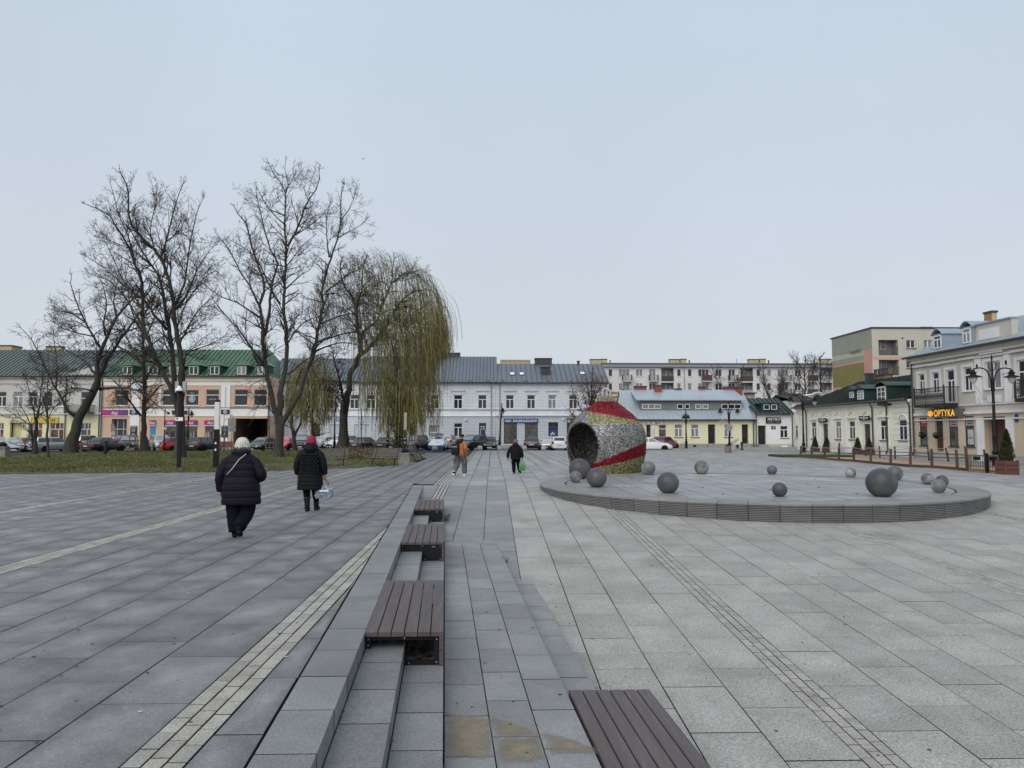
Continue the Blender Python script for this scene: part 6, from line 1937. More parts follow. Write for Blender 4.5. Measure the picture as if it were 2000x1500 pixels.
courses(ch, x0, x1, 4.4, 5.1, zt - .75, zt - .11, M_BRK1, 5)
for i in range(4): MB().lathe([(.12, 0), (.12, .4), (.16, .42), (.16, .5), (0, .5)], 10, (x0 + (i + .5) * (x1 - x0) / 4, 4.75, zt + .031)).build('chimney_pot', M_CHD, ch)
chx(b, 1689, 729, 1695, 748, 3.4, M_RDG, .5)
for u0, v0, u1, v1 in ((1602.5, 817, 1618, 824.5), (1682.5, 812.5, 1703, 820.5)):
    x0, x1 = b.q(u0, 820)[0], b.q(u1, 820)[0]; uc = (u0 + u1) / 2
    sg = b.box('shop_sign', x0, x1, -.2, -.141 + .0, zx(b, v1, uc), zx(b, v0, uc), M_BLACK)
    zc = (zx(b, v1, uc) + zx(b, v0, uc)) / 2
    for f0, f1 in ((.1, .42), (.6, .9)): b.box('lettering', x0 + (x1 - x0) * f0, x0 + (x1 - x0) * f1, -.205, -.2005, zc - .05, zc + .06, mat('grey_print', (.45, .46, .5), .6), sg)
    b.box('emblem', (x0 + x1) / 2 - .06, (x0 + x1) / 2 + .06, -.205, -.2005, zc - .14, zc + .14, M_WHITE, sg)
for u in (1577, 1707, 1735): b.pipe(u, .15, ze, x=b.q(u, 830)[0])
b.pipe(1780, .15, ze, x=b.W - .1)

# ---- optician's building at the right edge
P_OPB = plaster('sand_plaster', (0.53, 0.445, 0.33)); P_OPU = plaster('warm_grey_plaster', (0.49, 0.465, 0.42)); P_OPT = plaster('light_moulding', (0.66, 0.65, 0.63)); P_OPW = plaster('white_pilaster', (.70, .70, .71))
b = Bld('corner_building', 'two-storey beige optician building with iron balcony and pale metal roof', 'X', XR, 1784, 2260, depth=10); b.sillm = P_OPT
def ox(u, v=760): return b.q(u, v)[0]
def wx(u0, v0, u1, v1, st, gm=None, sill=True, surround=True, fm=None, name='window'):
    r = b.window(u0, v0, u1, v1, st, fm=fm, gm=gm, sill=sill)
    if surround:
        x0, z0, x1, z1 = r
        b.box('window_surround', x0 - .2, x0 - .02, -.07, -.001, z0 - .05, z1 + .2, P_OPT); b.box('window_surround', x1 + .02, x1 + .2, -.07, -.001, z0 - .05, z1 + .2, P_OPT)
        b.box('window_surround', x0 - .019, x1 + .019, -.06, -.001, z1 + .02, z1 + .2, P_OPT); b.box('lintel', x0 - .32, x1 + .32, -.16, -.001, z1 + .46, z1 + .58, P_OPT)
    return r
for a in ((1795.5, 731, 1807.5, 771, 'T'), (1822, 727, 1835, 768, 'T'), (1850, 722, 1866, 786, 'T'), (1883.5, 717, 1900, 763.5, 'T')):
    wx(*a, sill=a[0] > 1870, gm=M_GLASS)
wx(1926, 706.5, 1956, 759, 'V2', gm=M_GLASS2); wx(1989, 702, 2012, 775, 'T', gm=M_GLASS, sill=False); wx(2050, 700, 2080, 752, 'T')
for u0, v0, u1, v1 in ((1796.7, 816, 1811.5, 870), (1854, 815, 1871.5, 871.5), (1885, 813, 1903, 872)):
    r = b.window(u0, v0, u1, v1, 'H', fm=mat('dark_frame', (.03, .018, .018), .5), gm=M_GLASS3, sill='dark')
    x0, z0, x1, z1 = r
    red = u0 < 1800
    pn = b.box('window_print', x0 + .06, x1 - .06, .030, .034, z1 - .62, z1 - .06, mat('red_print', (.33, .03, .05), .5) if red else mat('mauve_print', (.36, .31, .35), .5))
    for k in range(1 if red else 2): b.box('lettering', x0 + .2, x1 - .2, .026, .0295, z1 - .32 - .15 * k, z1 - .26 - .15 * k, M_WHITE if red else M_PIPE, pn)
    if u0 > 1880:
        pn = b.box('window_print', x0 + .2, x1 - .12, .030, .034, z0 + .12, z0 + 1.0, mat('pale_print', (.42, .47, .48), .5, var=.2, scale=5))
        b.text('100', u0 + 4, 853, u1 - 4, 857, M_BLACK, y=.028, parent=pn)
b.door(1826.5, 816, 1842, 882, mat('red_brown_door', (.07, .025, .02), .5), .13)
xr0, zr0, xr1, zr1 = b.rect(1921, 814, 1964.5, 886); zr0 = 0.0
b.ops.append((xr0, 0.0, xr1, zr1))
d = MB().box(xr0 - .2, xr1 + .2, .5, .6, 0, zr1 + .2).build('gateway_door', mat('red_brown_door', (.07, .025, .02), .5), b.root)
for k in range(4):
    for j in range(2): MB().box(xr0 + .08 + k * (xr1 - xr0 - .1) / 4, xr0 + (k + 1) * (xr1 - xr0 - .1) / 4, .47, .4995, .2 + j * 1.2, 1.25 + j * 1.2).build('door_panel', mat('red_brown_door', (.07, .025, .02), .5), d)
rv = MB(); rv.quad((xr0, .3, 0), (xr0, .5, 0), (xr0, .5, zr1), (xr0, .3, zr1)); rv.quad((xr1, .5, 0), (xr1, .3, 0), (xr1, .3, zr1), (xr1, .5, zr1)); rv.quad((xr0, .3, zr1), (xr0, .5, zr1), (xr1, .5, zr1), (xr1, .3, zr1))
rv.build('gateway', plaster('dim_sand', (.4, .35, .28)), b.root)
wx(2022, 818, 2060, 905, 'shopT', gm=M_GLASS3, sill=False, surround=False, fm=M_STEEL)
zf = xp(1900, 806, XR).z; ze = xp(1775, 699.5, XR).z
b.wall(0, .42, plaster('grey_base', (.36, .35, .33)), y=-.03, rev=.34); b.wall(.422, zf, P_OPB); b.wall(zf + .002, ze - .1, P_OPU)
b.box('string_course', -.02, b.W, -.12, -.001, zf - .08, zf + .08, P_OPT); b.box('string_course', -.02, b.W, -.09, -.001, zf - .42, zf - .34, P_OPT); b.box('string_course', -.02, b.W, -.08, -.001, zf + .42, zf + .48, P_OPT)
b.box('cornice', -.02, b.W, -.12, -.001, ze - .72, ze - .62, P_OPT); b.box('cornice', -.02, b.W, -.2, -.001, ze - .45, ze - .28, P_OPT); b.box('cornice', -.02, b.W, -.34, -.001, ze - .279, ze - .06, P_OPU)
for u0, u1 in ((1906.5, 1920), (1963.5, 1977.5)):
    x0, x1 = ox(u0), ox(u1)
    b.box('pilaster', x0, x1, -.08, -.001, 0.02, zf - .42, P_OPW)
    p = b.box('pilaster', x0 + .05, x1 - .05, -.09, -.001, zf + .5, ze - .75, P_OPW)
    MB().lathe([(.16, 0), (.16, .02), (.1, .02), (.1, .0)], 16, sy=1.5).xform(Matrix.Translation(((x0 + x1) / 2, -.09, ze - 1.2)) @ Matrix.Rotation(pi / 2, 4, 'X')).build('medallion', P_OPT, p)
    b.box('capital', x0 - .06, x1 + .06, -.13, -.001, ze - 1.78, ze - 1.66, P_OPT)
x0, x1 = ox(1928), ox(1955)
b.box('relief_panel', x0, x1, -.04, -.001, zf + .55, zf + .95, P_OPT)
M_IRON = mat('wrought_iron', (.014, .014, .015), .5)
def iron_balcony(x0, x1, z, hgt, dep=1.0):
    bl = b.box('balcony', x0, x1, -dep, -.13, z - .2, z, M_IRON)
    r = MB()
    r.box(x0, x1, -dep + .0, -dep + .05, z + hgt - .05, z + hgt); r.box(x0, x1, -dep + .01, -dep + .04, z + .08, z + .11); r.box(x0, x1, -dep + .01, -dep + .04, z + hgt - .25, z + hgt - .22)
    k = x0
    i = 0
    while k < x1 + .01:
        r.box(k - .009, k + .009, -dep + .016, -dep + .034, z, z + hgt - .05)
        if i % 2 == 0 and k + .24 < x1:
            r.tube([(k + .12 + .085 * cos(a), -dep + .025, z + hgt * .45 + .2 * sin(a)) for a in np.linspace(0, 2 * pi, 11)], .011, 4, False)
            r.tube([(k + .12 + .05 * cos(a), -dep + .025, z + hgt * .45 + .08 * sin(a)) for a in np.linspace(0, 2 * pi, 9)], .010, 4, False)
        k += .12; i += 1
    for xx in (x0, x1):
        r.box(xx - .03, xx + .03, -dep, -dep + .06, z, z + hgt + .12)
        r.box(xx - .02, xx + .02, -dep + .06, -.01, z + hgt - .05, z + hgt)
        k = -dep + .1
        while k < -.1: r.box(xx - .009, xx + .009, k - .009, k + .009, z, z + hgt - .05); k += .11
    r.build('railing', M_IRON, bl)
zb = xp(1830, 788, XR - 1.0).z
bx = lambda u: b.o.y - xp(u, 785, XR - 1.0).y
iron_balcony(bx(1785), bx(1843), zb, 1.0); iron_balcony(bx(1982), bx(2070), zb, 1.0)
b.hit = lambda u, v: xp(u, v, XR - .35)
sg = b.box('shop_sign', ox(1814, 806), ox(1874, 806), -.34, -.02, xp(1845, 813, XR - .35).z, xp(1845, 799, XR - .35).z, mat('grey_fascia', (.10, .10, .10), .5))
M_NEON = mat('amber_letter', (1.0, .50, .06), .5, var=0, emit=.55)
za, zc = xp(1844, 811, XR - .35).z, xp(1844, 802.5, XR - .35).z
x0, x1 = ox(1824.5, 806), ox(1864.5, 806)
text_obj('OPTYKA', x1 - x0, .42, M_NEON, sg, (x0, -.36, (za + zc) / 2 - .2), 0, .02)
xe = ox(1817.5, 806)
ey = MB(); ey.tube([(xe + .24 * cos(a), -.365, (za + zc) / 2 + .16 * sin(a)) for a in np.linspace(0, 2 * pi, 15)], .03, 5, False); ey.tube([(xe + .08 * cos(a), -.365, (za + zc) / 2 + .08 * sin(a)) for a in np.linspace(0, 2 * pi, 11)], .03, 5, False)
ey.build('emblem', M_NEON, sg)
b.hit = lambda u, v: xp(u, v, XR)
zr = ze + 2.3; dr = 5.0
M_RBL = mat('pale_blue_roof', (0.30, 0.35, 0.40), .42, var=.1, scale=.5, metal=.25)
b.roof(ze, zr, dr, M_RBL, seam=.6, oh=.5, hipl=0, gable=P_OPU)
for u0, v0, u1, v1 in ((1825.5, 655, 1839.5, 680), (1882, 641, 1897.5, 670)): dormer(b, u0, v0, u1, v1, ze, zr, dr, M_RBL, M_RBL, style='T', arch=True, rise=.35)
x0, x1 = xp(1903, 670, XR + .3), xp(1978, 650, XR + .3)
at_ = MB().box(b.o.y - x0.y, b.o.y - x1.y, .25, .6, ze - .05, ze + 1.25).build('attic_parapet', P_OPU, b.root)
MB().box(b.o.y - x0.y - .05, b.o.y - x1.y + .05, .15, .7, ze + 1.252, ze + 1.33).build('coping', M_RBL, at_)
MB().box(b.o.y - x0.y + .5, b.o.y - x1.y - 1.0, .22, .249, ze + .35, ze + .95).build('relief_panel', P_OPT, at_)
M_YBR = mat('yellow_brick', (.33, .21, .075), .85, var=.2, scale=6, rnd=.3)
ch, x0, x1, zt = chx(b, 1923, 607, 1938, 640, 5.0, M_CHB, .35, h0=1.6)
courses(ch, x0, x1, 5.0, 5.35, zt - 1.3, zt - .1, M_YBR, 4)
b.pipe(1785, .15, ze, x=.12)
for u in (1815, 1842.5):                             # hanging flower baskets
    x = ox(u, 850); z = xp(u, 851, XR).z
    bk = MB().lathe([(.05, -.2), (.2, -.05), (.24, .05), (0, .06)], 12, (x, -.45, z)).build('flower_basket', M_BLACK, b.root, True)
    MB().tube([(x, -.02, z + .75), (x, -.3, z + .8), (x, -.45, z + .6), (x, -.45, z + .05)], .012, 5).build('bracket', M_IRON, bk)
    lf = MB()
    for i in range(70):
        c = Vector((x + RND.gauss(0, .12), -.45 + RND.gauss(0, .1), z + .08 + RND.uniform(-.1, .15))); d_ = Vector((RND.gauss(0, 1), RND.gauss(0, 1), RND.gauss(0, 1))).normalized() * .06; e = d_.orthogonal().normalized() * .03
        lf.quad(c - d_, c + e, c + d_, c - e)
    tag(lf.build('foliage', mat('dark_leaf', (.03, .045, .02), .8, var=.4, scale=9), bk), kind='stuff')
pl = b.box('number_plate', ox(1981), ox(1986.5), -.05, -.001, xp(1983, 824, XR).z, xp(1983, 809, XR).z, M_BSIGN)
# ================================================================== cars
M_TYRE = mat('tyre', (.011, .011, .011), .9, var=.1, spec=.15); M_RIM = mat('alloy_rim', (.42, .43, .44), .45, metal=.1, var=.1)
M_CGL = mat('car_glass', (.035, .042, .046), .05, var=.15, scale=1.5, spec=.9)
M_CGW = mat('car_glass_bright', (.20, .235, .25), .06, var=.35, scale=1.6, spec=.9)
M_TAIL = mat('tail_lamp', (.30, .012, .016), .25, var=.1); M_HEAD = mat('head_lamp', (.52, .55, .58), .12, var=.1, spec=.9)
M_PLATE = mat('number_plate_white', (.55, .55, .53), .5, var=.1); M_TRIMB = mat('black_trim', (.012, .012, .013), .7, spec=.15)
def paint(nm, c, metal=.25): return mat('paint_' + nm, c, .28, metal=metal, var=.05, coat=.6, spec=.6)
CT = {  # L, W, H, belt z, rear base, rear top, front top, front base, nose z, tail z
    'hatch': (4.0, 1.74, 1.47, .93, -1.90, -1.50, .25, 1.05, .66, .92), 'sedan': (4.55, 1.78, 1.44, .92, -1.45, -.85, .30, 1.12, .64, .90),
    'estate': (4.65, 1.80, 1.48, .93, -2.22, -1.95, .30, 1.15, .66, .95), 'suv': (4.4, 1.84, 1.66, 1.03, -2.05, -1.72, .35, 1.12, .80, 1.02)}
CM = {}
def car_meshes(tp):
    if tp in CM: return CM[tp]
    L, W, H, zb, r1, r2, f2, f1, zn, ztl = CT[tp]
    w = W / 2; h = L / 2
    g = .20 if tp != 'suv' else .26
    st = [(-h, g + .25, ztl - .22, .80), (-h + .05, g + .08, ztl - .04, .93), (-h + .25, g, ztl + .02, .98), (r1 * .6, g, zb + .01, 1), (0, g, zb, 1), (f1 * .7, g, zb - .01, 1),
          (f1 + .1, g, zb - .03, .99), (h - .5, g, (zb + zn) / 2 + .04, .97), (h - .18, g + .02, zn + .04, .92), (h - .05, g + .06, zn - .06, .84), (h, g + .14, zn - .16, .72)]
    rings = []
    for x, zl, zt, k in st:
        a = w * k
        half = [(.75 * a, zl), (.97 * a, zl + .10), (a, zl + .26 * (zt - zl) + .08), (1.0 * a, zl + .62 * (zt - zl)), (.97 * a, zt - .07), (.88 * a, zt - .005), (.45 * a, zt + .03)]
        rings.append([(x, y, z) for y, z in half] + [(x, -y, z) for y, z in half[::-1]])
    body = MB().loft(rings).mesh('body', mat('paint_base', (.5, .5, .5), .3), True, 40)
    def rr(x0, x1, y, z, k=.16):
        return [(x0, -y + k, z), (x0 + k * .5, -y, z), (x1 - k * .6, -y, z), (x1, -y + k, z), (x1, y - k, z), (x1 - k * .6, y, z), (x0 + k * .5, y, z), (x0, y - k, z)]
    cab = MB().loft([rr(r1, f1, .87 * w, zb - .04), rr(r1 * .93 + r2 * .07, f1 * .93 + f2 * .07, .86 * w, zb + .05), rr(r2, f2, .70 * w, H - .06), rr(r2 + .12, f2 - .12, .62 * w, H)])
    cabin = cab.mesh('roof', mat('paint_base', (.5, .5, .5), .3), True, 30)
    zA, zB = zb + .06, H - .10
    t = lambda z: (z - zb) / (H - .06 - zb)
    X = lambda a, b, z: a + (b - a) * t(z)
    yw = lambda z: .87 * w + (.70 - .87) * w * t(z)
    o = .012
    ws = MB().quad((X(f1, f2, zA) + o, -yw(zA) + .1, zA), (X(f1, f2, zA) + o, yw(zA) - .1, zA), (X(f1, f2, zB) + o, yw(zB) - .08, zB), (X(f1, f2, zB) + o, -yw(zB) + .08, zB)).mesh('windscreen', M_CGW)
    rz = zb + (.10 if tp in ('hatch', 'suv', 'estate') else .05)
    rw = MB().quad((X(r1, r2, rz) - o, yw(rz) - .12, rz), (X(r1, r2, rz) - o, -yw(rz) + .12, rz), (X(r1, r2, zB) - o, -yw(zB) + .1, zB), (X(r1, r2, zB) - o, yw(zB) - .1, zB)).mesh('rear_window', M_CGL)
    parts = [('roof', cabin, 'P'), ('windscreen', ws, None), ('rear_window', rw, None)]
    xm = (r2 + f2) / 2 + .12
    for s in (1, -1):
        for xa0, xa1, xb0, xb1 in ((X(r1, r2, zA) + .22, xm - .04, X(r1, r2, zB) + .15, xm - .04), (xm + .04, X(f1, f2, zA) - .22, xm + .04, X(f1, f2, zB) - .10)):
            q = [(xa0, s * (yw(zA) + o), zA), (xa1, s * (yw(zA) + o), zA), (xb1, s * (yw(zB) + o), zB), (xb0, s * (yw(zB) + o), zB)]
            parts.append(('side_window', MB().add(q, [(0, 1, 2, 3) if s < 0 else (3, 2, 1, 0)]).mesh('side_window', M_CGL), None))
        parts.append(('mirror', MB().lathe([(0, -.07), (.09, -.05), (.1, .03), (0, .07)], 8, (f1 - .28, s * (w + .06), zb + .08), .7, 1.0).mesh('mirror', M_TRIMB, True), 'P'))
        hl = MB().loft([[(h - .30, s * .93 * w, zn + .06), (h - .30, s * .93 * w, zn - .06), (h - .05, s * .52 * w, zn - .10), (h - .09, s * .52 * w, zn + .02)], [(h - .26, s * 1.0 * w * .95, zn + .05), (h - .24, s * .955 * w, zn - .07), (h + .02, s * .56 * w, zn - .12), (h - .02, s * .56 * w, zn + .0)]])
        parts.append(('headlight', hl.mesh('headlight', M_HEAD), None))
        if tp in ('hatch', 'suv', 'estate'):
            tl = MB().box(-h + .0, -h + .22, s * .70 * w, s * .955 * w, ztl - .24, ztl + .06)
        else:
            tl = MB().box(-h - .012, -h + .22, s * .52 * w, s * .95 * w, ztl - .22, ztl - .06)
        parts.append(('tail_light', tl.mesh('tail_light', M_TAIL), None))
    bp = MB()
    bp.box(-h - .035, -h + .12, -.80 * w, .80 * w, g + .06, g + .28)
    parts.append(('rear_bumper', bp.mesh('rear_bumper', M_TRIMB), 'B'))
    gr = MB().box(h - .1, h + .012, -.46 * w, .46 * w, zn - .30, zn - .16).box(h - .2, h + .0, -.66 * w, .66 * w, g + .10, g + .19)
    parts.append(('grille', gr.mesh('grille', M_TRIMB), None))
    parts.append(('number_plate', MB().box(h + .0125, h + .022, -.26, .26, zn - .42, zn - .31).mesh('number_plate', M_PLATE), None))
    zp = (ztl - .26 if tp == 'sedan' else ztl - .30)
    parts.append(('number_plate', MB().box(-h - .06, -h - .04, -.26, .26, zp - .08, zp + .03).mesh('number_plate', M_PLATE), None))
    rW = .315 if tp != 'suv' else .35
    tyre = MB().lathe([(rW * .62, -.1), (rW * .93, -.1), (rW, -.07), (rW, .07), (rW * .93, .1), (rW * .62, .1)], 20)
    tyre.xform(Matrix.Rotation(pi / 2, 4, 'X')); tyre = tyre.mesh('wheel', M_TYRE, True, 40)
    rim = MB().lathe([(0, -.085), (rW * .2, -.085), (rW * .24, -.07)], 10)
    for k in range(5):
        a = k * 2 * pi / 5
        rim.box(-.03, .03, 0, rW * .62, -.095, -.07)
        n = len(rim.V) - 8
        rim.xform(Matrix.Rotation(a, 4, 'Z'), n)
    rim.lathe([(rW * .56, -.095), (rW * .66, -.1), (rW * .66, .1), (rW * .56, .095)], 20); rim.lathe([(0, -.03), (rW * .57, -.03)], 14)
    rim.xform(Matrix.Rotation(pi / 2, 4, 'X')); rim = rim.mesh('rim', M_RIM)
    arch = MB().lathe([(0, -.012), (rW + .03, -.012), (rW + .03, .012), (0, .012)], 20).xform(Matrix.Rotation(pi / 2, 4, 'X')).mesh('wheel_arch', M_TRIMB)
    CM[tp] = (body, parts, tyre, rim, arch, rW, (h, w))
    return CM[tp]
def car(u, v, deg, tp, pm, label, scale=.92, back=None, bumper=False, ws_dark=False, wide=1.0):
    """deg: 0 = seen from behind, 180 = seen from the front, 90 = nose to the right, 270 = nose to the left"""
    body, parts, tyre, rim, arch, rW, (h, w) = car_meshes(tp)
    p = gp(u, v, ROAD_Z)
    a = radians(90 - deg)
    ext = abs(sin(a)) * h * scale + abs(cos(a)) * w * scale
    dirv = Vector((p.x, p.y, 0)).normalized()
    c = p + dirv * (ext if back is None else back)
    root = E('parked_car', label, 'car', (c.x, c.y, ROAD_Z), a, 'cars parked along the square')
    root.scale = (scale, scale * wide, scale)
    link('body', body, root, m=pm)
    for nm, me, k in parts:
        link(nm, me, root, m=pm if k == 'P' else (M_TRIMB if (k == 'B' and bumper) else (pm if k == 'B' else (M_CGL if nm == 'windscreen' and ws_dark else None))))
    for sx, fx in ((-1, -.585), (1, .63)):
        for s in (-1, 1):
            x = fx * h * (1 if sx > 0 else 1.0)
            link('wheel_arch', arch, root, (x, s * (w * .995), rW + .0))
            wh = link('wheel', tyre, root, (x, s * (w - .085), rW), (0, 0, pi if s < 0 else 0))
            link('rim', rim, wh)
    return root
SILVER, DRED, RED, BLACK_, DGREY, WHITE_, DGRN, CREAMW = (paint('silver', (.42, .44, .45), .5), paint('dark_red', (.16, .012, .022)), paint('red', (.42, .02, .025)), paint('black', (.012, .013, .017)),
    paint('dark_grey', (.055, .058, .063), .4), paint('white', (.66, .67, .68), 0), paint('dark_green', (.028, .04, .034), .3), paint('light_silver', (.5, .5, .47), .4))
CORAL = paint('coral', (.50, .06, .085), 0)
car(-9, 884, 150, 'estate', SILVER, 'grey car cut off by the left edge of the photo')
car(30, 884.5, 152, 'sedan', SILVER, 'silver saloon facing forward beside the dark red hatchback')
car(51, 884, 8, 'sedan', DRED, 'dark red car seen from behind through the young tree stems')
car(104, 884, 28, 'estate', SILVER, 'long silver estate car seen from behind left of the leaning trunk')
car(170, 881, 12, 'suv', CREAMW, 'pale off-roader half hidden behind the leaning trunk')
car(202, 884, 14, 'sedan', BLACK_, 'black saloon seen from behind, right of the leaning trunk', bumper=True)
car(230, 878, 155, 'suv', DRED, 'dark red car roof showing behind the black saloon', back=5.0)
car(250, 881.5, 158, 'suv', BLACK_, 'black off-roader facing forward with big silver headlamps')
car(313, 881, 146, 'suv', SILVER, 'silver crossover facing forward by the straight trunk')
car(357, 883.5, 52, 'hatch', RED, 'bright red hatchback partly hidden behind the camera mast')
car(399, 883, 14, 'hatch', BLACK_, 'black hatchback with red lamps left of the white light column')
car(515, 882.5, 195, 'sedan', DGREY, 'dark saloon facing forward in front of the archway')
car(557, 880.5, 185, 'hatch', CORAL, 'coral pink hatchback facing forward right of the middle tree')
car(590, 881, 172, 'suv', BLACK_, 'black tall car almost hidden behind the red-hatted walker', wide=.9)
car(629, 880.5, 196, 'estate', CREAMW, 'light silver car with bicycles in front of it')
car(667, 880.5, 205, 'suv', WHITE_, 'white crossover facing forward behind the leaning willow trunk')
car(713, 880.5, 20, 'sedan', DGREY, 'dark grey saloon seen from behind inside the willow curtain')
car(755, 880.5, 10, 'sedan', DGREY, 'charcoal saloon seen from behind beside the tall dark post')
car(810, 880.5, 200, 'suv', DGREY, 'dark grey off-roader facing forward right of the white light column')
car(832, 878, 182, 'hatch', CREAMW, 'silver hatchback facing forward between the dark off-roader and the roof-box car', wide=.92)
M_WB = paint('white_blue', (.62, .66, .70), 0)
rb = car(856, 880.5, 184, 'hatch', M_WB, 'white and blue car with a grey roof box')
hb = CT['hatch']
MB().box(1.86, 2.02, -.84, .84, .24, .56).build('front_bumper', paint('blue', (.03, .06, .22)), rb)
x_ = MB().loft([[(x, y * k, z) for y, z in ((-.42, 1.58), (-.46, 1.68), (-.36, 1.86), (.36, 1.86), (.46, 1.68), (.42, 1.58))] for x, k in ((-1.5, .5), (-1.35, .95), (-.2, 1), (.5, .9), (.75, .5))])
rbx = x_.build('roof_box', DGREY if False else paint('box_grey', (.17, .18, .19), .1), rb, True, 40)
car(876, 878.5, 10, 'suv', SILVER, 'silver people carrier seen from behind, left of the man in orange', back=3.5)
car(922, 880.5, 212, 'suv', BLACK_, 'black off-roader at an angle right of the man in orange')
car(956, 879.3, 180, 'hatch', BLACK_, 'black hatchback facing straight forward between two ball bollards', ws_dark=True)
car(1040, 879.8, 6, 'sedan', DGRN, 'dark green saloon seen from behind, right of the woman with the green bag', bumper=True)
car(1069, 879, 190, 'hatch', CREAMW, 'pale small car between the dark green saloon and the white hatchback', back=3.0)
car(1091, 880, 2, 'hatch', WHITE_, 'white hatchback seen from behind, left of the bauble')
car(1268, 882.3, 95, 'sedan', WHITE_, 'white saloon seen from the side, nose out to the right of the bauble')
car(1299, 880, 38, 'hatch', DRED, 'dark red hatchback at an angle before the straw-yellow house')

# ================================================================== street furniture
def bench(u, v, rz, label, L=1.8, Y=None):
    p = gp(u, v)
    r = E('park_bench', label, 'bench', (p.x, p.y, 0), rz, 'slatted park benches by the lawn')
    M_SL = mat('bench_slat', (.10, .088, .082), .7, var=.2, scale=5, rnd=.12)
    for k in range(5):
        z, y = .50 + .085 * k, .26 + .035 * k
        MB().bbox(-L / 2, L / 2, y, y + .028, z, z + .065, .005).build('back_slat', M_SL, r)
    for k in range(4):
        MB().bbox(-L / 2, L / 2, -.20 + .11 * k, -.115 + .11 * k, .425, .452, .005).build('seat_slat', M_SL, r)
    for s in (-1, 1):
        x = s * (L / 2 - .18)
        b = MB()
        b.tube([(x, -.10, .02), (x, -.04, .2), (x, .06, .36), (x, .2, .42), (x, .26, .5), (x, .44, .93)], .025, 6)
        b.tube([(x, -.22, .41), (x, .22, .41)], .02, 6)
        b.build('leg', M_STEEL, r, True)
    return r
bench(641, 912, .05, 'park bench partly hidden behind the red-hatted walker', 1.85)
bench(749, 911, -.42, 'park bench before the dry ground cover, left of the concrete bin', 1.65)
bench(815, 899.5, 1.35, 'park bench seen end-on, right of the concrete bin')
def bin_(u, v, label, s=1.0):
    p = gp(u, v)
    r = E('litter_bin', label, 'bin', (p.x, p.y, 0), .1, 'concrete litter bins')
    m = mat('bin_concrete', (.235, .215, .185), .9, var=.2, scale=4, speck=.15)
    MB().bbox(-.33 * s, .33 * s, -.33 * s, .33 * s, 0, .48 * s, .02).build('base', m, r)
    MB().bbox(-.31 * s, .31 * s, -.31 * s, .31 * s, .49 * s, .70 * s, .03).build('collar', mat('bin_collar', (.17, .16, .145), .9, var=.2), r)
    lid = MB().lathe([(.28 * s, .70 * s), (.28 * s, .78 * s), (.24 * s, .88 * s), (.13 * s, .97 * s), (0, 1.0 * s)], 20).build('lid', M_STEEL, r, True)
    MB().box(-.12 * s, .12 * s, -.285 * s, -.2 * s, .74 * s, .86 * s).build('opening', M_BLACK, lid)
bin_(789, 907.5, 'concrete litter bin with dark dome lid between the park benches', .9)
bin_(4, 892.5, 'concrete litter bin with dark dome lid at the left edge of the lawn', 1.05)
M_LITE = mat('light_panel', (.62, .62, .60), .5, var=.06)
def column(u, v, hgt, w, label, split=.58):
    p = gp(u, v)
    r = E('light_column', label, 'light column', (p.x, p.y, 0), .15, 'square light columns')
    MB().box(-w / 2, w / 2, -w / 2, w / 2, 0, hgt * split).build('post', M_STEEL, r)
    MB().box(-w / 2 + .01, w / 2 - .01, -w / 2 + .01, w / 2 - .01, hgt * split + .002, hgt - .09).build('lamp_panel', M_LITE, r)
    MB().box(-w / 2, w / 2, -w / 2, w / 2, hgt - .088, hgt).build('cap', M_STEEL, r)
    for z in (.42, .72): MB().box(-.05, .02, -w / 2 - .006, -w / 2 - .001, hgt * .5 - z, hgt * .5 - z + .09).build('sticker', M_WHITE, r)
column(421.5, 918, 3.2, .22, 'square light column with white upper half, left of the white-hatted walker')
column(791, 890, 3.25, .21, 'square light column with white upper half beside the ivy-clad trunk')
column(757, 884, 3.0, .2, 'dark square light column showing below the willow curtain', .6)
p = gp(349, 918)
r = E('camera_mast', 'dark mast with white dome camera, two grey boxes and a small sign', 'camera mast', (p.x, p.y, 0), 0)
MB().box(-.075, .075, -.075, .075, 0, 4.05).build('mast', M_STEEL, r)
for s in (-1, 1): MB().bbox(s * .17 - .08, s * .17 + .08, -.07, .05, 3.55, 4.05, .01).build('antenna_box', mat('box_grey2', (.30, .30, .29), .6), r)
dc = MB().lathe([(0, .18), (.07, .17), (.09, .08), (.15, .05), (.17, -.04), (.16, -.06)], 16, (.0, -.2, 3.66)).build('dome_camera', M_WHITE, r, True)
MB().lathe([(.12, -.06), (.1, -.14), (0, -.18)], 14, (.0, -.2, 3.66)).build('lens', M_BLACK, dc, True)
sg = MB().box(-.18, .16, -.09, -.0765, 2.24, 2.42).build('sign', M_WHITE, r)
MB().box(-.18, .16, -.094, -.0905, 2.405, 2.42).build('sign_edge', M_TAIL, sg); MB().box(-.14, -.07, -.094, -.0905, 2.30, 2.37).build('pictogram', M_BLACK, sg)
p = gp(206, 891)
tag(MB().lathe([(.12, 0), (.12, .95), (.08, 1.0), (0, 1.0)], 10).build('bollard', M_STEEL, None, True, 40, (p.x, p.y, lawn_z(p.x, p.y) - .02)), 'dark blue-black bollard on the grass in front of the black saloon', 'bollard')
p = gp(277, 882)
tag(MB().box(-.14, .14, -.1, .1, 0, 1.75).build('post', M_BLACK, None, loc=(p.x, p.y, 0)), 'black upright post beside the straight bare trunk', 'post')
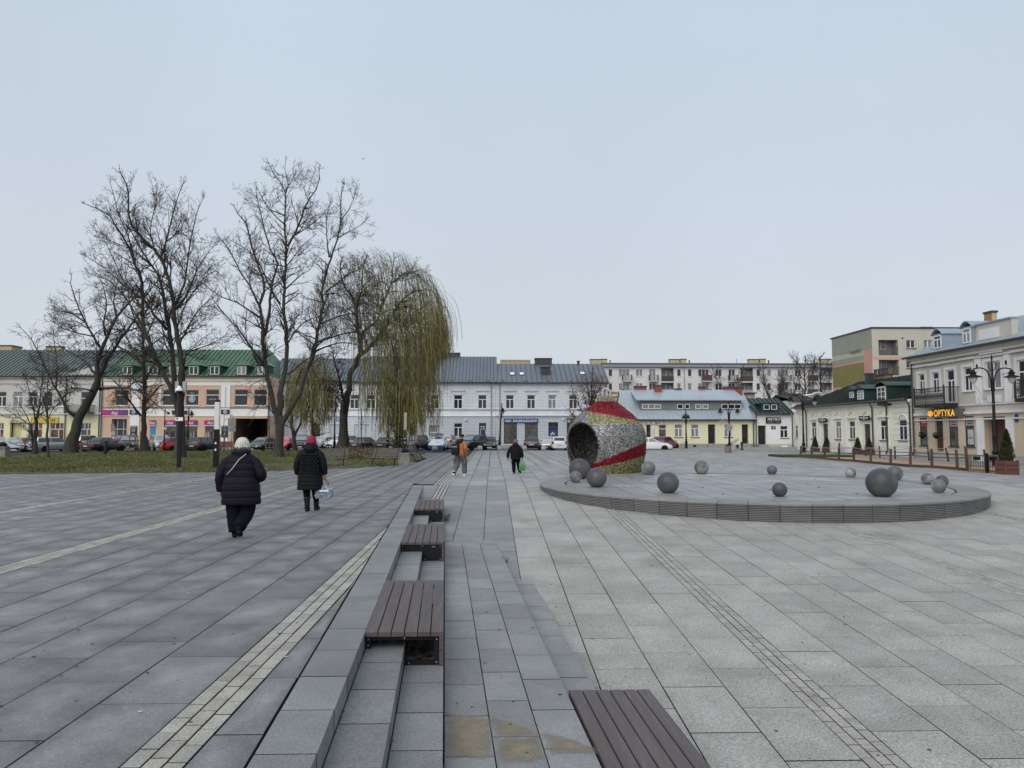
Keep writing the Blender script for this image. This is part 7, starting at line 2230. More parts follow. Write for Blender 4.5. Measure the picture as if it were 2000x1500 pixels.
def pole_sign(u, v, vt, label, box=True):
    p = gp(u, v); h = fp(u, vt, p.y).z
    r = E('thin_pole', label, 'pole', (p.x, p.y, 0), 0)
    MB().cyl((0, 0, 0), (0, 0, h), .055, .04, 8).build('pole', M_BLACK, r, True)
    MB().box(-.18, .18, -.07, -.0455, h * .52, h * .52 + .2).build('plate', M_WHITE, r)
    MB().lathe([(0, .1), (.13, .05), (.14, -.02), (.08, -.12), (0, -.14)], 12, (.3, 0, h - .35)).build('camera_head', M_BLACK, r, True)
    MB().tube([(0, 0, h - .25), (.3, 0, h - .2)], .025, 6).build('bracket', M_BLACK, r)
pole_sign(320, 882, 799, 'thin black pole with small white plate before the clothes shop windows')
p = gp(452, 883)
r = E('traffic_sign', 'grey back of traffic signs on a pole before the archway', 'sign', (p.x, p.y, 0), 0)
MB().cyl((0, 0, 0), (0, 0, 3.2), .04, .04, 8).build('pole', M_GPIPE, r, True)
for z, hh in ((2.15, .75), (1.75, .36)): MB().box(-.34, .34, -.065, -.045, z, z + hh).build('sign_plate', mat('sign_back', (.23, .24, .25), .5, metal=.3), r)
MB().lathe([(.26, 0), (.26, .02), (0, .02)], 3).xform(Matrix.Translation((0, -.05, 3.0)) @ Matrix.Rotation(pi / 2, 4, 'X')).build('sign_plate', mat('sign_back2', (.4, .38, .33), .6), r)
M_STAKE = mat('stake_wood', (.14, .12, .09), .9, var=.25, scale=4, stretch=(6, 6, 1))
def guard(u, v, h, label, w=.62, sap=True, seed=0):
    p = gp(u, v)
    r = E('tree_guard', label, 'tree guard', (p.x, p.y, lawn_z(p.x, p.y)), .2, 'wooden stake frames round young trees')
    for x, y in ((-w / 2, 0), (w / 2, 0), (0, w * .7)): MB().cyl((x, y, -.05), (x, y, h), .035, .035, 7).build('stake', M_STAKE, r)
    MB().box(-w / 2 - .05, w / 2 + .05, -.05, -.015, h - .16, h - .08).build('crossbar', M_STAKE, r)
    MB().box(-w / 2 - .05, w / 2 + .05, -.05, -.015, .3, .36).build('crossbar', M_STAKE, r)
guard(260, 884.5, 1.35, 'wooden stake frame in front of the black off-roader')
guard(166, 886, 1.35, 'wooden stake frame just right of the leaning trunk')
guard(437, 884, 1.45, 'wooden stake frame right of the white light column')
guard(526, 884.5, 1.35, 'wooden stake frame in front of the dark saloon by the archway')
guard(706, 882, 1.3, 'wooden stake frame inside the willow curtain before the dark grey saloon')
for u, v, vt, sd, lb in ((437, 883, 812, 51, 'thin sapling between stakes before the white pilaster'), (526, 883.5, 770, 52, 'thin sapling in the stake frame by the archway'), (706, 881.5, 800, 53, 'thin sapling in the stake frame under the willow')):
    t = Tree('sapling', lb, gp(u, v).y + .2, sd, cat='sapling'); t.minr = .009
    t.limb([(u, v), (u, (v + vt) / 2), (u + 1, vt)], 1.0, .4, 0)
    t.foliage(gap=.45, L=(.5, 1.1), tmin=.35, up=.1, sp=(.35,)); t.done()
p = gp(189, 881, -.1)
r = E('feather_flag', 'grey feather flag before the peach shop entrance', 'flag', (p.x, p.y + 3, .02), 0)
hgt = fp(184, 828, p.y + 3).z
fl_ = MB()
L_ = [(0.0, hgt), (-.32, hgt - .02), (-.28, hgt - .5), (-.12, .35)]; R_ = [(0.0, hgt), (.16, hgt - .35), (.26, hgt - 1.0), (.22, .35)]
for i in range(3): fl_.quad((*L_[i + 1][:1], 0, L_[i + 1][1]), (R_[i + 1][0], 0, R_[i + 1][1]), (R_[i][0], 0, R_[i][1]), (L_[i][0], 0, L_[i][1]))
fl_.build('banner', mat('flag_cloth', (.19, .165, .16), .8), r)
MB().cyl((.24, .02, 0), (.2, .02, hgt * .75), .02, n=6).build('pole', M_PIPE, r)
medal(r, -.02, hgt - .95, .17, -.02)
for k in range(4): MB().box(-.06, .1, -.012, -.004, hgt - 1.45 - .3 * k, hgt - 1.3 - .3 * k).build('lettering', M_WHITE, r)
# bicycles in front of the light silver car
def bicycle(u, v, rz, label):
    p = gp(u, v, ROAD_Z)
    r = E('bicycle', label, 'bicycle', (p.x, p.y, ROAD_Z), rz, 'bicycles before the light silver car')
    for x in (-.5, .5):
        w = MB().tube([(x + .33 * cos(a), 0, .34 + .33 * sin(a)) for a in np.linspace(0, 2 * pi, 19)], .018, 5, False)
        for k in range(8): w.cyl((x, 0, .34), (x + .32 * cos(k * .785), 0, .34 + .32 * sin(k * .785)), .004, n=3)
        w.build('wheel', M_TYRE, r)
    f = MB()
    for a, c in (((-.5, .34), (-.1, .32)), ((-.1, .32), (-.22, .85)), ((-.5, .34), (-.2, .72)), ((-.1, .32), (.36, .75)), ((-.2, .72), (.34, .82)), ((.32, .95), (.5, .34))): f.cyl((a[0], 0, a[1]), (c[0], 0, c[1]), .02, n=6)
    f.build('frame', mat('bike_frame', (.05, .05, .055), .4), r, True)
    MB().tube([(.3, -.28, .98), (.33, 0, 1.0), (.3, .28, .98)], .014, 5).build('handlebar', M_BOLT, r)
    MB().box(-.36, -.1, -.07, .07, .86, .92).build('saddle', M_BLACK, r)
bicycle(624, 882, .5, 'bicycle standing next to the red-hatted walker, nearer one of two'); bicycle(634, 881.3, .9, 'second bicycle, half hidden behind the nearer one')

# lamp posts -------------------------------------------------------------------------------
M_LGL = mat('lamp_glass', (.48, .49, .48), .15, var=.1)
def lantern(mb_h, c, s):
    x, y, z = c
    h = MB().lathe([(.02, .30), (.09, .26), (.10, .18), (.17, .16), (.17, .12), (.12, .10), (.15, .02), (.34, -.05), (.36, -.09), (.20, -.08)], 16, (x, y, z), s, s)
    h.V = [(a, b, z + (q - z) * s) for a, b, q in h.V]
    o = h.build('lantern', M_BLACK, mb_h, True, 45)
    g = MB().lathe([(.19, -.08), (.18, -.18), (.12, -.32), (.05, -.40), (0, -.41)], 14, (x, y, z), s, s)
    g.V = [(a, b, z + (q - z) * s) for a, b, q in g.V]
    g.build('lamp_glass', M_LGL, o, True)
def lamp(u, v, vt, label, arms=(1, -1), span=.95, lean=0.0, rz=0.0, deco=False, Y=None, s=1.0, r0=1.0, arm_drop=None, grp='ornate black lamp posts'):
    if Y is None: p = gp(u, v)
    else: p = fp(u, v, Y); p.z = 0
    p.z = 0
    H = fp(u, vt, p.y).z
    r = E('street_lamp', label, 'street lamp', (p.x, p.y, 0), rz, grp)
    r.rotation_euler = (0, lean, rz)
    pl = MB().lathe([(.17 * r0, 0), (.17 * r0, .12), (.13 * r0, .16), (.13 * r0, .7), (.16 * r0, .74), (.10 * r0, .82), (.075 * r0, 1.5), (.09 * r0, 1.53), (.07 * r0, 1.58), (.055 * r0, H * .75), (.085 * r0, H * .752), (.085 * r0, H * .765), (.045 * r0, H * .78), (.03, H - .25), (.05, H - .2), (.01, H)], 12)
    pl.build('pole', M_BLACK, r, True, 40)
    za = H - (arm_drop or .95) * s
    for k in arms:
        ar = MB()
        pts = [(k * .07, 0, za - .9 * s), (k * .10, 0, za - .3 * s), (k * .28 * span, 0, za + .12 * s), (k * .62 * span, 0, za + .26 * s), (k * span, 0, za + .2 * s)]
        ar.tube(resample([Vector(q) for q in pts], [.032 * s] * 5, .12)[0], .032 * s, 7)
        ar.tube([(k * .06, 0, za + .1 * s), (k * .22 * span, 0, za + .42 * s), (k * .1, 0, za + .62 * s)], .014, 5)
        a_ = ar.build('arm', M_BLACK, r, True)
        lantern(a_, (k * span, 0, za - .12 * s), s)
    if deco:
        d = MB()
        for j in range(6):
            a0 = RND.uniform(0, 6)
            d.tube([(-.35 - .10 * j + .22 * cos(a0 + q) * (1 - q / 9), -.1, H * .62 - .05 * j + .22 * sin(a0 + q) * (1 - q / 9)) for q in np.linspace(0, 7, 12)], .01, 4, False)
        d.tube([(-.02, -.08, H * .55), (-.5, -.1, H * .60), (-1.05, -.1, H * .74)], .014, 4)
        d.build('light_ornament', mat('ornament_wire', (.35, .35, .34), .5), r)
    return r
lamp(1945.5, 912, 692, 'large double-armed black lamp post right of the optician sign', Y=36.5, span=.98, deco=True, r0=1.1)
lamp(1570, 885.5, 756, 'double-armed black lamp post left of the cream side building', span=1.0, deco=True, Y=60)
lamp(1425, 883, 783, 'double-armed lamp post with round sign back, before the straw-yellow house', span=.75, s=.85, deco=True)
lamp(1340.5, 877.5, 797, 'slim double lamp post before the straw-yellow house windows', span=.22, s=.85, arms=(1, -1))
lamp(975, 879, 786, 'leaning single-headed black lamp post before the drugstore', arms=(1,), span=.12, lean=.055, s=.9, arm_drop=.75)
lamp(653, 880, 775, 'single black lamp post behind the willow strands', arms=(1,), span=.12, s=.9, arm_drop=.75)
lamp(366, 880, 795, 'black lamp post hidden behind the two-stemmed tree', arms=(1,), span=.3, s=.85, arm_drop=.6)
p = gp(1425, 883)
tag(MB().lathe([(.29, 0), (.29, .02), (0, .02)], 20).xform(Matrix.Rotation(pi / 2, 4, 'X')).build('round_sign', mat('sign_grey', (.27, .28, .30), .5, metal=.3), None, loc=(p.x - .02, p.y - .13, fp(1423, 835, p.y).z)), 'round grey sign back fixed to a double lamp post', 'sign')
p = gp(1422, 884)
r = E('litter_bin', 'round concrete litter bin at the foot of a double lamp post', 'bin', (p.x - .12, p.y - .3, 0), 0)
MB().lathe([(.24, 0), (.26, .1), (.27, .5), (.25, .55), (0, .55)], 14).build('body', mat('bin_collar', (.17, .16, .145), .9), r); MB().lathe([(.2, .552), (.19, .62), (.1, .67), (0, .68)], 12).build('lid', M_BLACK, r)
p = gp(1449, 879, .085)
tag(MB().lathe([(.17, 0), (.16, .08), (.10, .16), (.085, .5), (.12, .55), (.12, .62), (.09, .64), (.11, .72), (0, .76)], 12).build('bollard', mat('green_black', (.012, .02, .018), .5), None, True, 40, tuple(p)), 'ornate dark bollard on the footpath by the dark door', 'bollard')
p = gp(1333, 878.5, .085)
tag(MB().tube([(-.13, 0, 0), (-.13, 0, .55), (-.09, 0, .66), (0, 0, .70), (.09, 0, .66), (.13, 0, .55), (.13, 0, 0)], .022, 7).build('cycle_hoop', M_GPIPE, None, True, loc=tuple(p)), 'steel cycle hoop left of the slim lamp post', 'cycle stand')
p = gp(1438, 877, .085)
r = E('street_stall', 'small street stall with folded beige parasol and white folding table', 'stall', tuple(p), 0)
pr_ = MB(); pr_.loft([[(x + .9 * (s * c * 0 + .0) + k * cos(a), k * .8 * sin(a), z + k * .35 * cos(a)) for a in np.linspace(0, 2 * pi, 11)[:-1]] for s, c, x, k, z in ((0, 0, .08, .03, 1.0), (0, 0, -.05, .32, .88), (0, 0, -.28, .42, .66), (0, 0, -.42, .36, .52))])
pr_.build('parasol', mat('beige_cloth', (.33, .30, .225), .9, var=.15, scale=4), r, True)
MB().box(-.42, .4, -.3, .3, .44, .47).build('table_top', M_WHITE, r)
for x in (-.36, .34):
    for y in (-.25, .25): MB().cyl((x, y, 0), (x * .8, y, .44), .015, n=6).build('leg', M_WHITE, r)
MB().box(.05, .38, -.2, .2, .02, .40).build('crate', mat('pale_crate', (.42, .41, .39), .8, var=.2), r)
MB().loft([[(.02 + x, -.34 + y, z) for x, y in ((-.08, -.05), (.08, -.05), (.08, .05), (-.08, .05))] for z in (.12, .42)] ).build('bag', M_BLACK, r)
p = xp(1631, 880, 27.3)
r = E('utility_box', 'pale grey utility box before the cream side building', 'utility box', (p.x, p.y, .05), -.1)
MB().bbox(-.35, .2, -.2, .2, 0, .85, .02).build('cabinet', mat('cabinet_grey', (.47, .46, .43), .6), r); MB().box(.202, .34, -.19, .19, 0, .8).build('side_unit', M_PIPE, r); MB().box(-.1, -.09, -.206, -.201, .05, .8).build('door_joint', M_PIPE, r)

# conifers in planters ---------------------------------------------------------------------
M_CONI = mat('conifer', (.058, .066, .022), .9, var=.45, scale=6, rnd=.4)
def conifer(x, y, z, w, hgt, label, pw, ph, pm, n=2600, seed=0, square=True):
    r = E('planter', label + ' planter', 'planter', (x, y, z), 0)
    if square:
        for k in range(4):
            a = k * pi / 2
            for j in range(3):
                b = MB().bbox(-pw / 2 + .05, pw / 2 - .05, -pw / 2, -pw / 2 + .03, j * ph / 3 + .015, (j + 1) * ph / 3 - .008, .006)
                b.xform(Matrix.Rotation(a, 4, 'Z')); b.build('plank', pm, r)
            MB().box(-pw / 2 - .02, -pw / 2 + .07, -pw / 2 - .02, -pw / 2 + .07, 0, ph + .02).xform(Matrix.Rotation(a, 4, 'Z')).build('post', pm, r)
        MB().box(-pw / 2 + .04, pw / 2 - .04, -pw / 2 + .04, pw / 2 - .04, 0, ph - .06).build('soil', M_DIRT, r)
    else:
        MB().lathe([(pw * .38, 0), (pw / 2, ph), (pw / 2 - .03, ph), (pw * .4, ph - .05), (0, ph - .05)], 16).build('pot', pm, r)
    t = E('conifer', label, 'conifer', (x, y, z + ph - .05), 0)
    MB().cyl((0, 0, 0), (0, 0, hgt * .9), .03, .01, 6).build('trunk', M_BARK, t)
    rr_ = random.Random(seed)
    V, F, A = [], [], []
    for i in range(n):
        f = rr_.random() ** .75
        zz = .04 + f * (hgt - .04)
        R_ = w / 2 * (1 - f) ** .72 * min(1, .62 + f * 4) * rr_.uniform(.72, 1.06) * (1 + .08 * sin(7 * f * 3 + i % 5))
        a = rr_.uniform(0, 6.283)
        c = Vector((R_ * cos(a), R_ * sin(a), zz))
        d = Vector((cos(a) * .6, sin(a) * .6, 1)) + Vector((rr_.gauss(0, .5), rr_.gauss(0, .5), rr_.gauss(0, .3)))
        d = d.normalized() * rr_.uniform(.04, .09) * (.6 + .5 * w); e = d.orthogonal().normalized() * rr_.uniform(.012, .03) * (.6 + .5 * w)
        b = len(V); V += [tuple(c - e), tuple(c + e), tuple(c + d + e * .3), tuple(c + d - e * .3)]; F.append((b, b + 1, b + 2, b + 3)); A.append(rr_.random())
    link('crown', np_mesh('crown', V, F, mats=[M_CONI], attr=A), t)
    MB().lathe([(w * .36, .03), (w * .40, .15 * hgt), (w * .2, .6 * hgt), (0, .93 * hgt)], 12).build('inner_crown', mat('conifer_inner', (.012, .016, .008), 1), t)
M_RWOOD = mat('red_stained_wood', (.115, .042, .03), .7, var=.2, scale=4, rnd=.15)
p = gp(1977, 927)
conifer(p.x, p.y + .28, 0, .62, 1.32, 'cone-shaped conifer in the big red-brown box at the right edge', .56, .56, M_RWOOD, 4200, 1)
for i, (u, v, lb) in enumerate(((1590, 882, 'leftmost small conifer in a red box before the cream building'), (1613, 882.5, 'bushy small conifer in a red box before the left shop door'), (1673, 884.5, 'small conifer left of the right shop door of the cream building'), (1695, 885, 'small conifer right before the right shop door of the cream building'))):
    p = xp(u, 800, 27.25)
    conifer(p.x, p.y, .05, .62 if i != 1 else .7, .95, lb, .55, .34, M_RWOOD, 1500, 10 + i)

# play yard: sand, leaning posts, ropes and gates -----------------------------------------
M_SAND = mat('sand', (.33, .225, .135), .95, var=.2, scale=2, speck=.15, sscale=40)
pA, pB, pC, pD = gp(1540, 893), gp(1955, 925.5), gp(1960, 903), gp(1640, 889.5)
sheet('sand_bed', [tuple(pB[:2]), tuple(pC[:2]), tuple(pD[:2]), tuple(pA[:2])][::1], .014, M_SAND)
r = E('play_yard_fence', 'low rustic fence of leaning timber posts and rope round the sand bed', 'fence', (pB.x, pB.y, 0), 0)
M_POST = mat('post_timber', (.065, .04, .03), .75, var=.3, scale=5, rnd=.25, stretch=(5, 5, 1)); M_ROPE = mat('rope', (.36, .33, .28), .9)
def post(u0, v0, u1, v1, w=.13):
    p = gp(u0, v0); h = fp(u0, v1, p.y).z
    lean = (u1 - u0) * p.y / FPX
    mb = MB()
    n = 6
    mb.tube([(0, 0, -.05), (lean * .5, RND.uniform(-.02, .02), h * .5), (lean, 0, h)], [w * .52, w * .5, w * .48], 7)
    o = mb.build('post', M_POST, r, loc=(p.x - pB.x, p.y - pB.y, 0))
    return Vector((p.x - pB.x + lean, p.y - pB.y, h))
front = [post(*a) for a in ((1563, 894, 1565, 871), (1585.5, 895.5, 1586.5, 872), (1611, 897.5, 1611, 873), (1638.5, 900, 1639, 873.5), (1668, 902, 1668, 873.5), (1700.5, 905.5, 1702, 875), (1739, 909, 1741, 876.5), (1778, 912.5, 1780, 873), (1820.5, 914, 1820.5, 877), (1870, 918, 1869, 878), (1890, 920, 1888, 875))]
backp = [post(*a, w=.11) for a in ((1692, 892.5, 1691, 873), (1718.5, 896, 1718, 871), (1748.5, 898, 1748, 872), (1815, 901.5, 1812.5, 873), (1853, 903.5, 1848, 874.5), (1890, 905, 1888, 877), (1925, 906, 1923, 878))]
for row in (front, backp):
    for f in (.96, .58):
        for a, c in zip(row, row[1:]):
            q0, q1 = Vector((a.x, a.y, a.z * f)), Vector((c.x, c.y, c.z * f))
            sag = .05 if f > .9 else 0.0
            MB().tube([q0, (q0 + q1) / 2 - Vector((0, 0, sag)), q1], .013 if f > .9 else .025, 5).build('rope' if f > .9 else 'rail', M_ROPE if f > .9 else M_POST, r)
for a, c in zip(front, front[1:]):
    mb = MB(); d = Vector((c.x - a.x, c.y - a.y, 0)); nrm = Vector((-d.y, d.x, 0)).normalized() * .05
    P = [Vector((a.x, a.y, 0)), Vector((c.x, c.y, 0))]
    mb.add([P[0] - nrm, P[1] - nrm, P[1] + nrm, P[0] + nrm] + [q + Vector((0, 0, .13)) for q in (P[0] - nrm, P[1] - nrm, P[1] + nrm, P[0] + nrm)], [(3, 2, 1, 0), (4, 5, 6, 7), (0, 1, 5, 4), (1, 2, 6, 5), (2, 3, 7, 6), (3, 0, 4, 7)])
    mb.build('edge_board', M_POST, r)
M_GATEW = mat('gate_timber', (.16, .105, .068), .75, var=.25, scale=5, rnd=.15)
def gate(u0, u1, vb, vt, lb):
    a, c = gp(u0, vb), gp(u1, vb + (u1 - u0) * .06)
    d = Vector((c.x - a.x, c.y - a.y, 0)); L = d.length; an = atan2(d.y, d.x)
    h = fp(u0, vt, a.y).z
    g = E('gate', lb, 'gate', (a.x, a.y, .04), an, 'low timber gates of the play yard')
    h -= .04; k = .07
    for nm, bx in (('stile', (0, k, 0, h)), ('stile', (L - k, L, 0, h)), ('rail', (k + .001, L - k - .001, h - k, h)), ('rail', (k + .001, L - k - .001, .0, k))):
        MB().bbox(bx[0], bx[1], -.025, .025, bx[2], bx[3], .005).build(nm, M_GATEW, g)
    MB().box(k + .001, L - k - .001, -.012, .012, .2, .225).build('bar', M_BLACK, g)
    x = k + .06
    while x < L - k:
        MB().cyl((x, 0, k), (x, 0, h - k), .011, n=6).build('bar', M_BLACK, g); x += .115
    MB().box(L * .3, L * .72, -.03, -.0255, h - .23, h - .08).build('name_board', M_STEEL, g)
gate(1893, 1926, 920.5, 887.5, 'wider left gate of the play yard with a dark board'); gate(1929, 1953, 923, 888, 'narrower right gate of the play yard next to the planter')
for u, v, vt, lb in ((1928, 923.5, 885, 'black gate post between the two play yard gates'), (1955.5, 924.5, 885, 'black gate post beside the big conifer planter')):
    p = gp(u, v); h = fp(u, vt, p.y).z
    tag(MB().bbox(-.05, .05, -.05, .05, 0, h, .02).build('gate_post', M_BLACK, None, loc=(p.x, p.y, 0)), lb, 'gate post')
pA, pB2 = gp(1528, 893.5), gp(1660, 893)
tb = E('turf_strip', 'raised strip of green artificial turf at the far end of the play yard', 'turf strip', (pA.x, pA.y, 0), 0)
MB().box(0, pB2.x - pA.x, 0, 2.6, .0, .14).build('platform', mat('turf_edge', (.03, .05, .018), .9), tb)
MB().box(.0, pB2.x - pA.x, .0, 2.6, .1405, .155).build('turf', mat('turf', (.035, .085, .02), .95, var=.25, scale=8), tb)
# small bird high in the air over the trees
bp_ = fp(709, 310, 60)
tag(MB().add([(-.14, 0, .03), (0, .07, 0), (.14, 0, .04), (0, -.07, 0), (0, .15, 0)], [(0, 1, 3), (1, 2, 3), (0, 4, 1)]).tube([(0, -.12, 0), (0, 0, .01), (0, .13, 0)], [.005, .03, .012], 5).build('bird', M_BLACK, None, loc=tuple(bp_)), 'small dark bird flying high above the trees', 'bird')
# ================================================================== people
M_SKIN = mat('skin', (.36, .21, .15), .6, var=.05)
def skin_body(pts, edges, rad, name, m, sub=1):
    me = bpy.data.meshes.new(name)
    me.from_pydata(pts, edges, [])
    o = bpy.data.objects.new(name, me); COL.objects.link(o)
    sk = o.modifiers.new('skin', 'SKIN')
    me.skin_vertices.new() if not me.skin_vertices else None
    for i, v in enumerate(me.skin_vertices[0].data):
        v.radius = (rad[i], rad[i] * (1.0 if i != 2 else .8)); v.use_root = (i == 0)
    ss = o.modifiers.new('sub', 'SUBSURF'); ss.levels = ss.render_levels = sub
    dg = bpy.context.evaluated_depsgraph_get()
    out = bpy.data.meshes.new_from_object(o.evaluated_get(dg))
    bpy.data.objects.remove(o)
    out.name = name
    out.materials.clear(); out.materials.append(m)
    out.polygons.foreach_set('use_smooth', [True] * len(out.polygons))
    return out
def ell(c, rx, ry, z, n=28, puff=0.0, ph=0, quilt=None):
    out = []
    for k in range(n):
        a = 2 * pi * k / n
        q = 1 + (quilt(a, z) if quilt else 0)
        # squarish cross-section: broad back
        ca, sa = cos(a), sin(a)
        e = .82
        out.append((c[0] + rx * q * math.copysign(abs(ca) ** e, ca), c[1] + ry * q * math.copysign(abs(sa) ** e, sa), z))
    return out
def hand(mb, w, d, s=1.0):
    """palm and five curled fingers hanging from wrist w along direction d"""
    d = Vector(d).normalized()
    side = Vector((0, 1, 0)); nrm = d.cross(side).normalized()
    p1 = w + d * .085 * s
    mb.tube([w, w + d * .04 * s, p1], [.024 * s, .036 * s, .036 * s], 8, sx=.55)
    for k, L in enumerate((.066, .076, .072, .055)):
        b = p1 + side * (.028 - .019 * k) * s
        mb.tube([b - d * .01 * s, b + d * L * .45 * s, b + d * L * .8 * s + nrm * .018 * s, b + d * L * .85 * s + nrm * .036 * s], [.0095 * s, .009 * s, .008 * s, .006 * s], 6)
    tb = w + d * .02 * s + side * .03 * s
    mb.tube([tb, tb + (d * .7 + side * .5) * .04 * s, tb + (d + side * .15 + nrm * .3) * .07 * s], [.011 * s, .010 * s, .007 * s], 6)
def person(u, v, hpx, rz, label, J, clothes, z=0.0):
    p = gp(u, v, z)
    H = hpx * p.y / FPX * 1.0
    s = H / 1.70
    V = lambda q: Vector(q) * s
    order = ['pelvis', 'waist', 'chest', 'neck', 'head', 'crown', 'shl', 'ell', 'wrl', 'shr', 'elr', 'wrr', 'hil', 'knl', 'anl', 'tol', 'hir', 'knr', 'anr', 'tor']
    base = dict(pelvis=(0, 0, .93), waist=(0, 0, 1.08), chest=(0, .01, 1.30), neck=(0, .03, 1.45), head=(0, .055, 1.56), crown=(0, .05, 1.645), shl=(-.15, .0, 1.33), ell=(-.25, -.03, 1.10), wrl=(-.26, .06, .86),
                shr=(.15, .0, 1.33), elr=(.25, -.03, 1.10), wrr=(.26, .06, .86), hil=(-.10, 0, .86), knl=(-.10, .02, .48), anl=(-.10, 0, .09), tol=(-.11, .13, .03), hir=(.10, 0, .86), knr=(.10, .02, .48), anr=(.10, 0, .09), tor=(.11, .13, .03))
    base.update(J)
    rad = dict(pelvis=.13, waist=.12, chest=.14, neck=.055, head=.085, crown=.055, shl=.045, ell=.038, wrl=.028, shr=.045, elr=.038, wrr=.028, hil=.08, knl=.045, anl=.03, tol=.016, hir=.08, knr=.045, anr=.03, tor=.016)
    E_ = [('pelvis', 'waist'), ('waist', 'chest'), ('chest', 'neck'), ('neck', 'head'), ('head', 'crown'), ('chest', 'shl'), ('shl', 'ell'), ('ell', 'wrl'), ('chest', 'shr'), ('shr', 'elr'), ('elr', 'wrr'), ('pelvis', 'hil'), ('hil', 'knl'), ('knl', 'anl'), ('anl', 'tol'), ('pelvis', 'hir'), ('hir', 'knr'), ('knr', 'anr'), ('anr', 'tor')]
    me = skin_body([V(base[k]) for k in order], [(order.index(a), order.index(b)) for a, b in E_], [rad[k] * s for k in order], 'person', M_SKIN)
    body = link('person', me, None, (p.x, p.y, z), (0, 0, rz))
    tag(body, label, 'person')
    hm = MB()
    for side in 'lr':
        w = V(base['wr' + side]); hand(hm, w, w - V(base['el' + side]), s * .95)
    hm.build('hand', M_SKIN, body, True)
    fc = MB()                                     # face: nose, ears
    hc = V(base['head'])
    fc.tube([hc + V((0, .075, .015)), hc + V((0, .115, -.02)), hc + V((0, .085, -.03))], [.008 * s, .014 * s, .008 * s], 6)
    for q in (-1, 1): fc.lathe([(0, -.028 * s), (.014 * s, -.01 * s), (.016 * s, .015 * s), (0, .03 * s)], 8, tuple(hc + V((q * .087, .0, -.005))), .5, 1.2)
    fc.build('ear_and_nose', M_SKIN, body, True)
    ey = MB()
    for q in (-1, 1): ey.lathe([(0, -.012 * s), (.013 * s, 0), (0, .012 * s)], 8, tuple(hc + V((q * .033, .078, .02))), 1, .5)
    ey.build('eye', M_BLACK, body); MB().box(hc.x - .025 * s, hc.x + .025 * s, hc.y + .078 * s, hc.y + .086 * s, hc.z - .062 * s, hc.z - .052 * s).build('mouth', mat('lip', (.25, .08, .07), .6), body)
    clothes(body, base, V, s)
    return body, base, V, s
def smooth_path(P, n=5):
    out = []
    for i in range(len(P) - 1):
        a, b = P[i], P[i + 1]; p_ = P[i - 1] if i else a * 2 - b; q_ = P[i + 2] if i + 2 < len(P) else b * 2 - a
        for k in range(n):
            t = k / n
            out.append(0.5 * ((2 * a) + (b - p_) * t + (2 * p_ - 5 * a + 4 * b - q_) * t * t + (3 * a - p_ - 3 * b + q_) * t ** 3))
    return out + [P[-1]]
def limb_cloth(body, nm, m, P, R, n=14, ribs=0, amp=.0, wr=.03, seed=0):
    r = random.Random(seed)
    pts = smooth_path([Vector(q) for q in P], 8)
    N = len(pts); rr = []
    for i in range(N):
        t = i / (N - 1) * (len(R) - 1); k = min(int(t), len(R) - 2); f = t - k
        x = R[k] + (R[k + 1] - R[k]) * f
        if ribs: x *= 1 - amp * (abs(math.cos(i / (N - 1) * ribs * pi)) ** 6)
        x *= 1 + r.uniform(-wr, wr)
        rr.append(x)
    return MB().tube(pts, rr, n).build(nm, m, body, True)
def coat(body, m, rings, s, V, baff=0, amp=.03, quilt=None, nm='coat', n=30):
    """rings: (z, rx, ry, cx, cy)"""
    R = []
    zs = [q[0] for q in rings]
    N = 70
    for i in range(N + 1):
        z = zs[0] + (zs[-1] - zs[0]) * i / N
        for a, b in zip(rings, rings[1:]):
            if a[0] <= z <= b[0] + 1e-9:
                f = (z - a[0]) / (b[0] - a[0]); f = f * f * (3 - 2 * f) * .5 + f * .5
                rx, ry, cx, cy = [a[k] + (b[k] - a[k]) * f for k in (1, 2, 3, 4)]
                break
        g = 1.0
        if baff: g = 1 - amp * (abs(math.cos((z - zs[0]) / (zs[-1] - zs[0]) * baff * pi)) ** 8)
        R.append(ell((cx * s, cy * s), rx * s * g, ry * s * g, z * s, n, quilt=quilt))
    return MB().loft(R).build(nm, m, body, True)
def boot(body, a, t, m, s, hgt=.16, lift=0.0):
    d = (t - a); d.z = 0; d = d.normalized() if d.length > 1e-4 else Vector((0, 1, 0))
    r = MB()
    r.tube([a + Vector((0, 0, hgt * s)), a + Vector((0, 0, .04 * s)), a - Vector((0, 0, .045 * s)) + d * .01 * s], [.062 * s, .058 * s, .05 * s], 10)
    r.tube([a - d * .06 * s - Vector((0, 0, .045 * s)), a - Vector((0, 0, .03 * s)) + d * .04 * s, t + Vector((0, 0, .01 * s)), t + d * .05 * s], [.035 * s, .05 * s, .042 * s, .02 * s], 10)
    return r
def hat_dome(body, c, rx, ry, h, m, nm='hat', brim=.02, rib=0.0):
    prof = [(1.0, 0), (1.03, .12), (1.0, .4), (.86, .7), (.55, .92), (.2, 1.0), (0, 1.0)]
    mb = MB()
    n = 28
    R = []
    for k, z in prof[:-1]:
        R.append([(c.x + rx * k * (1 + rib * (j % 2)) * cos(2 * pi * j / n), c.y + ry * k * (1 + rib * (j % 2)) * sin(2 * pi * j / n), c.z + z * h) for j in range(n)])
    mb.loft(R)
    mb.lathe([(1.0, 0), (1.06, .0), (1.07, brim * .5), (1.06, brim), (1.0, brim)], n, (c.x, c.y, c.z), 1, 1)
    b = len(mb.V) - 5 * n
    for i in range(b, len(mb.V)):
        x, y, z = mb.V[i]; mb.V[i] = (c.x + (x - c.x) * rx, c.y + (y - c.y) * ry, z)
    return mb.build(nm, m, body, True)
M_NAVY = mat('navy_puffer', (.0078, .0062, .0125), .6, var=.15, scale=9, bump=.35, bscale=26, spec=.14)
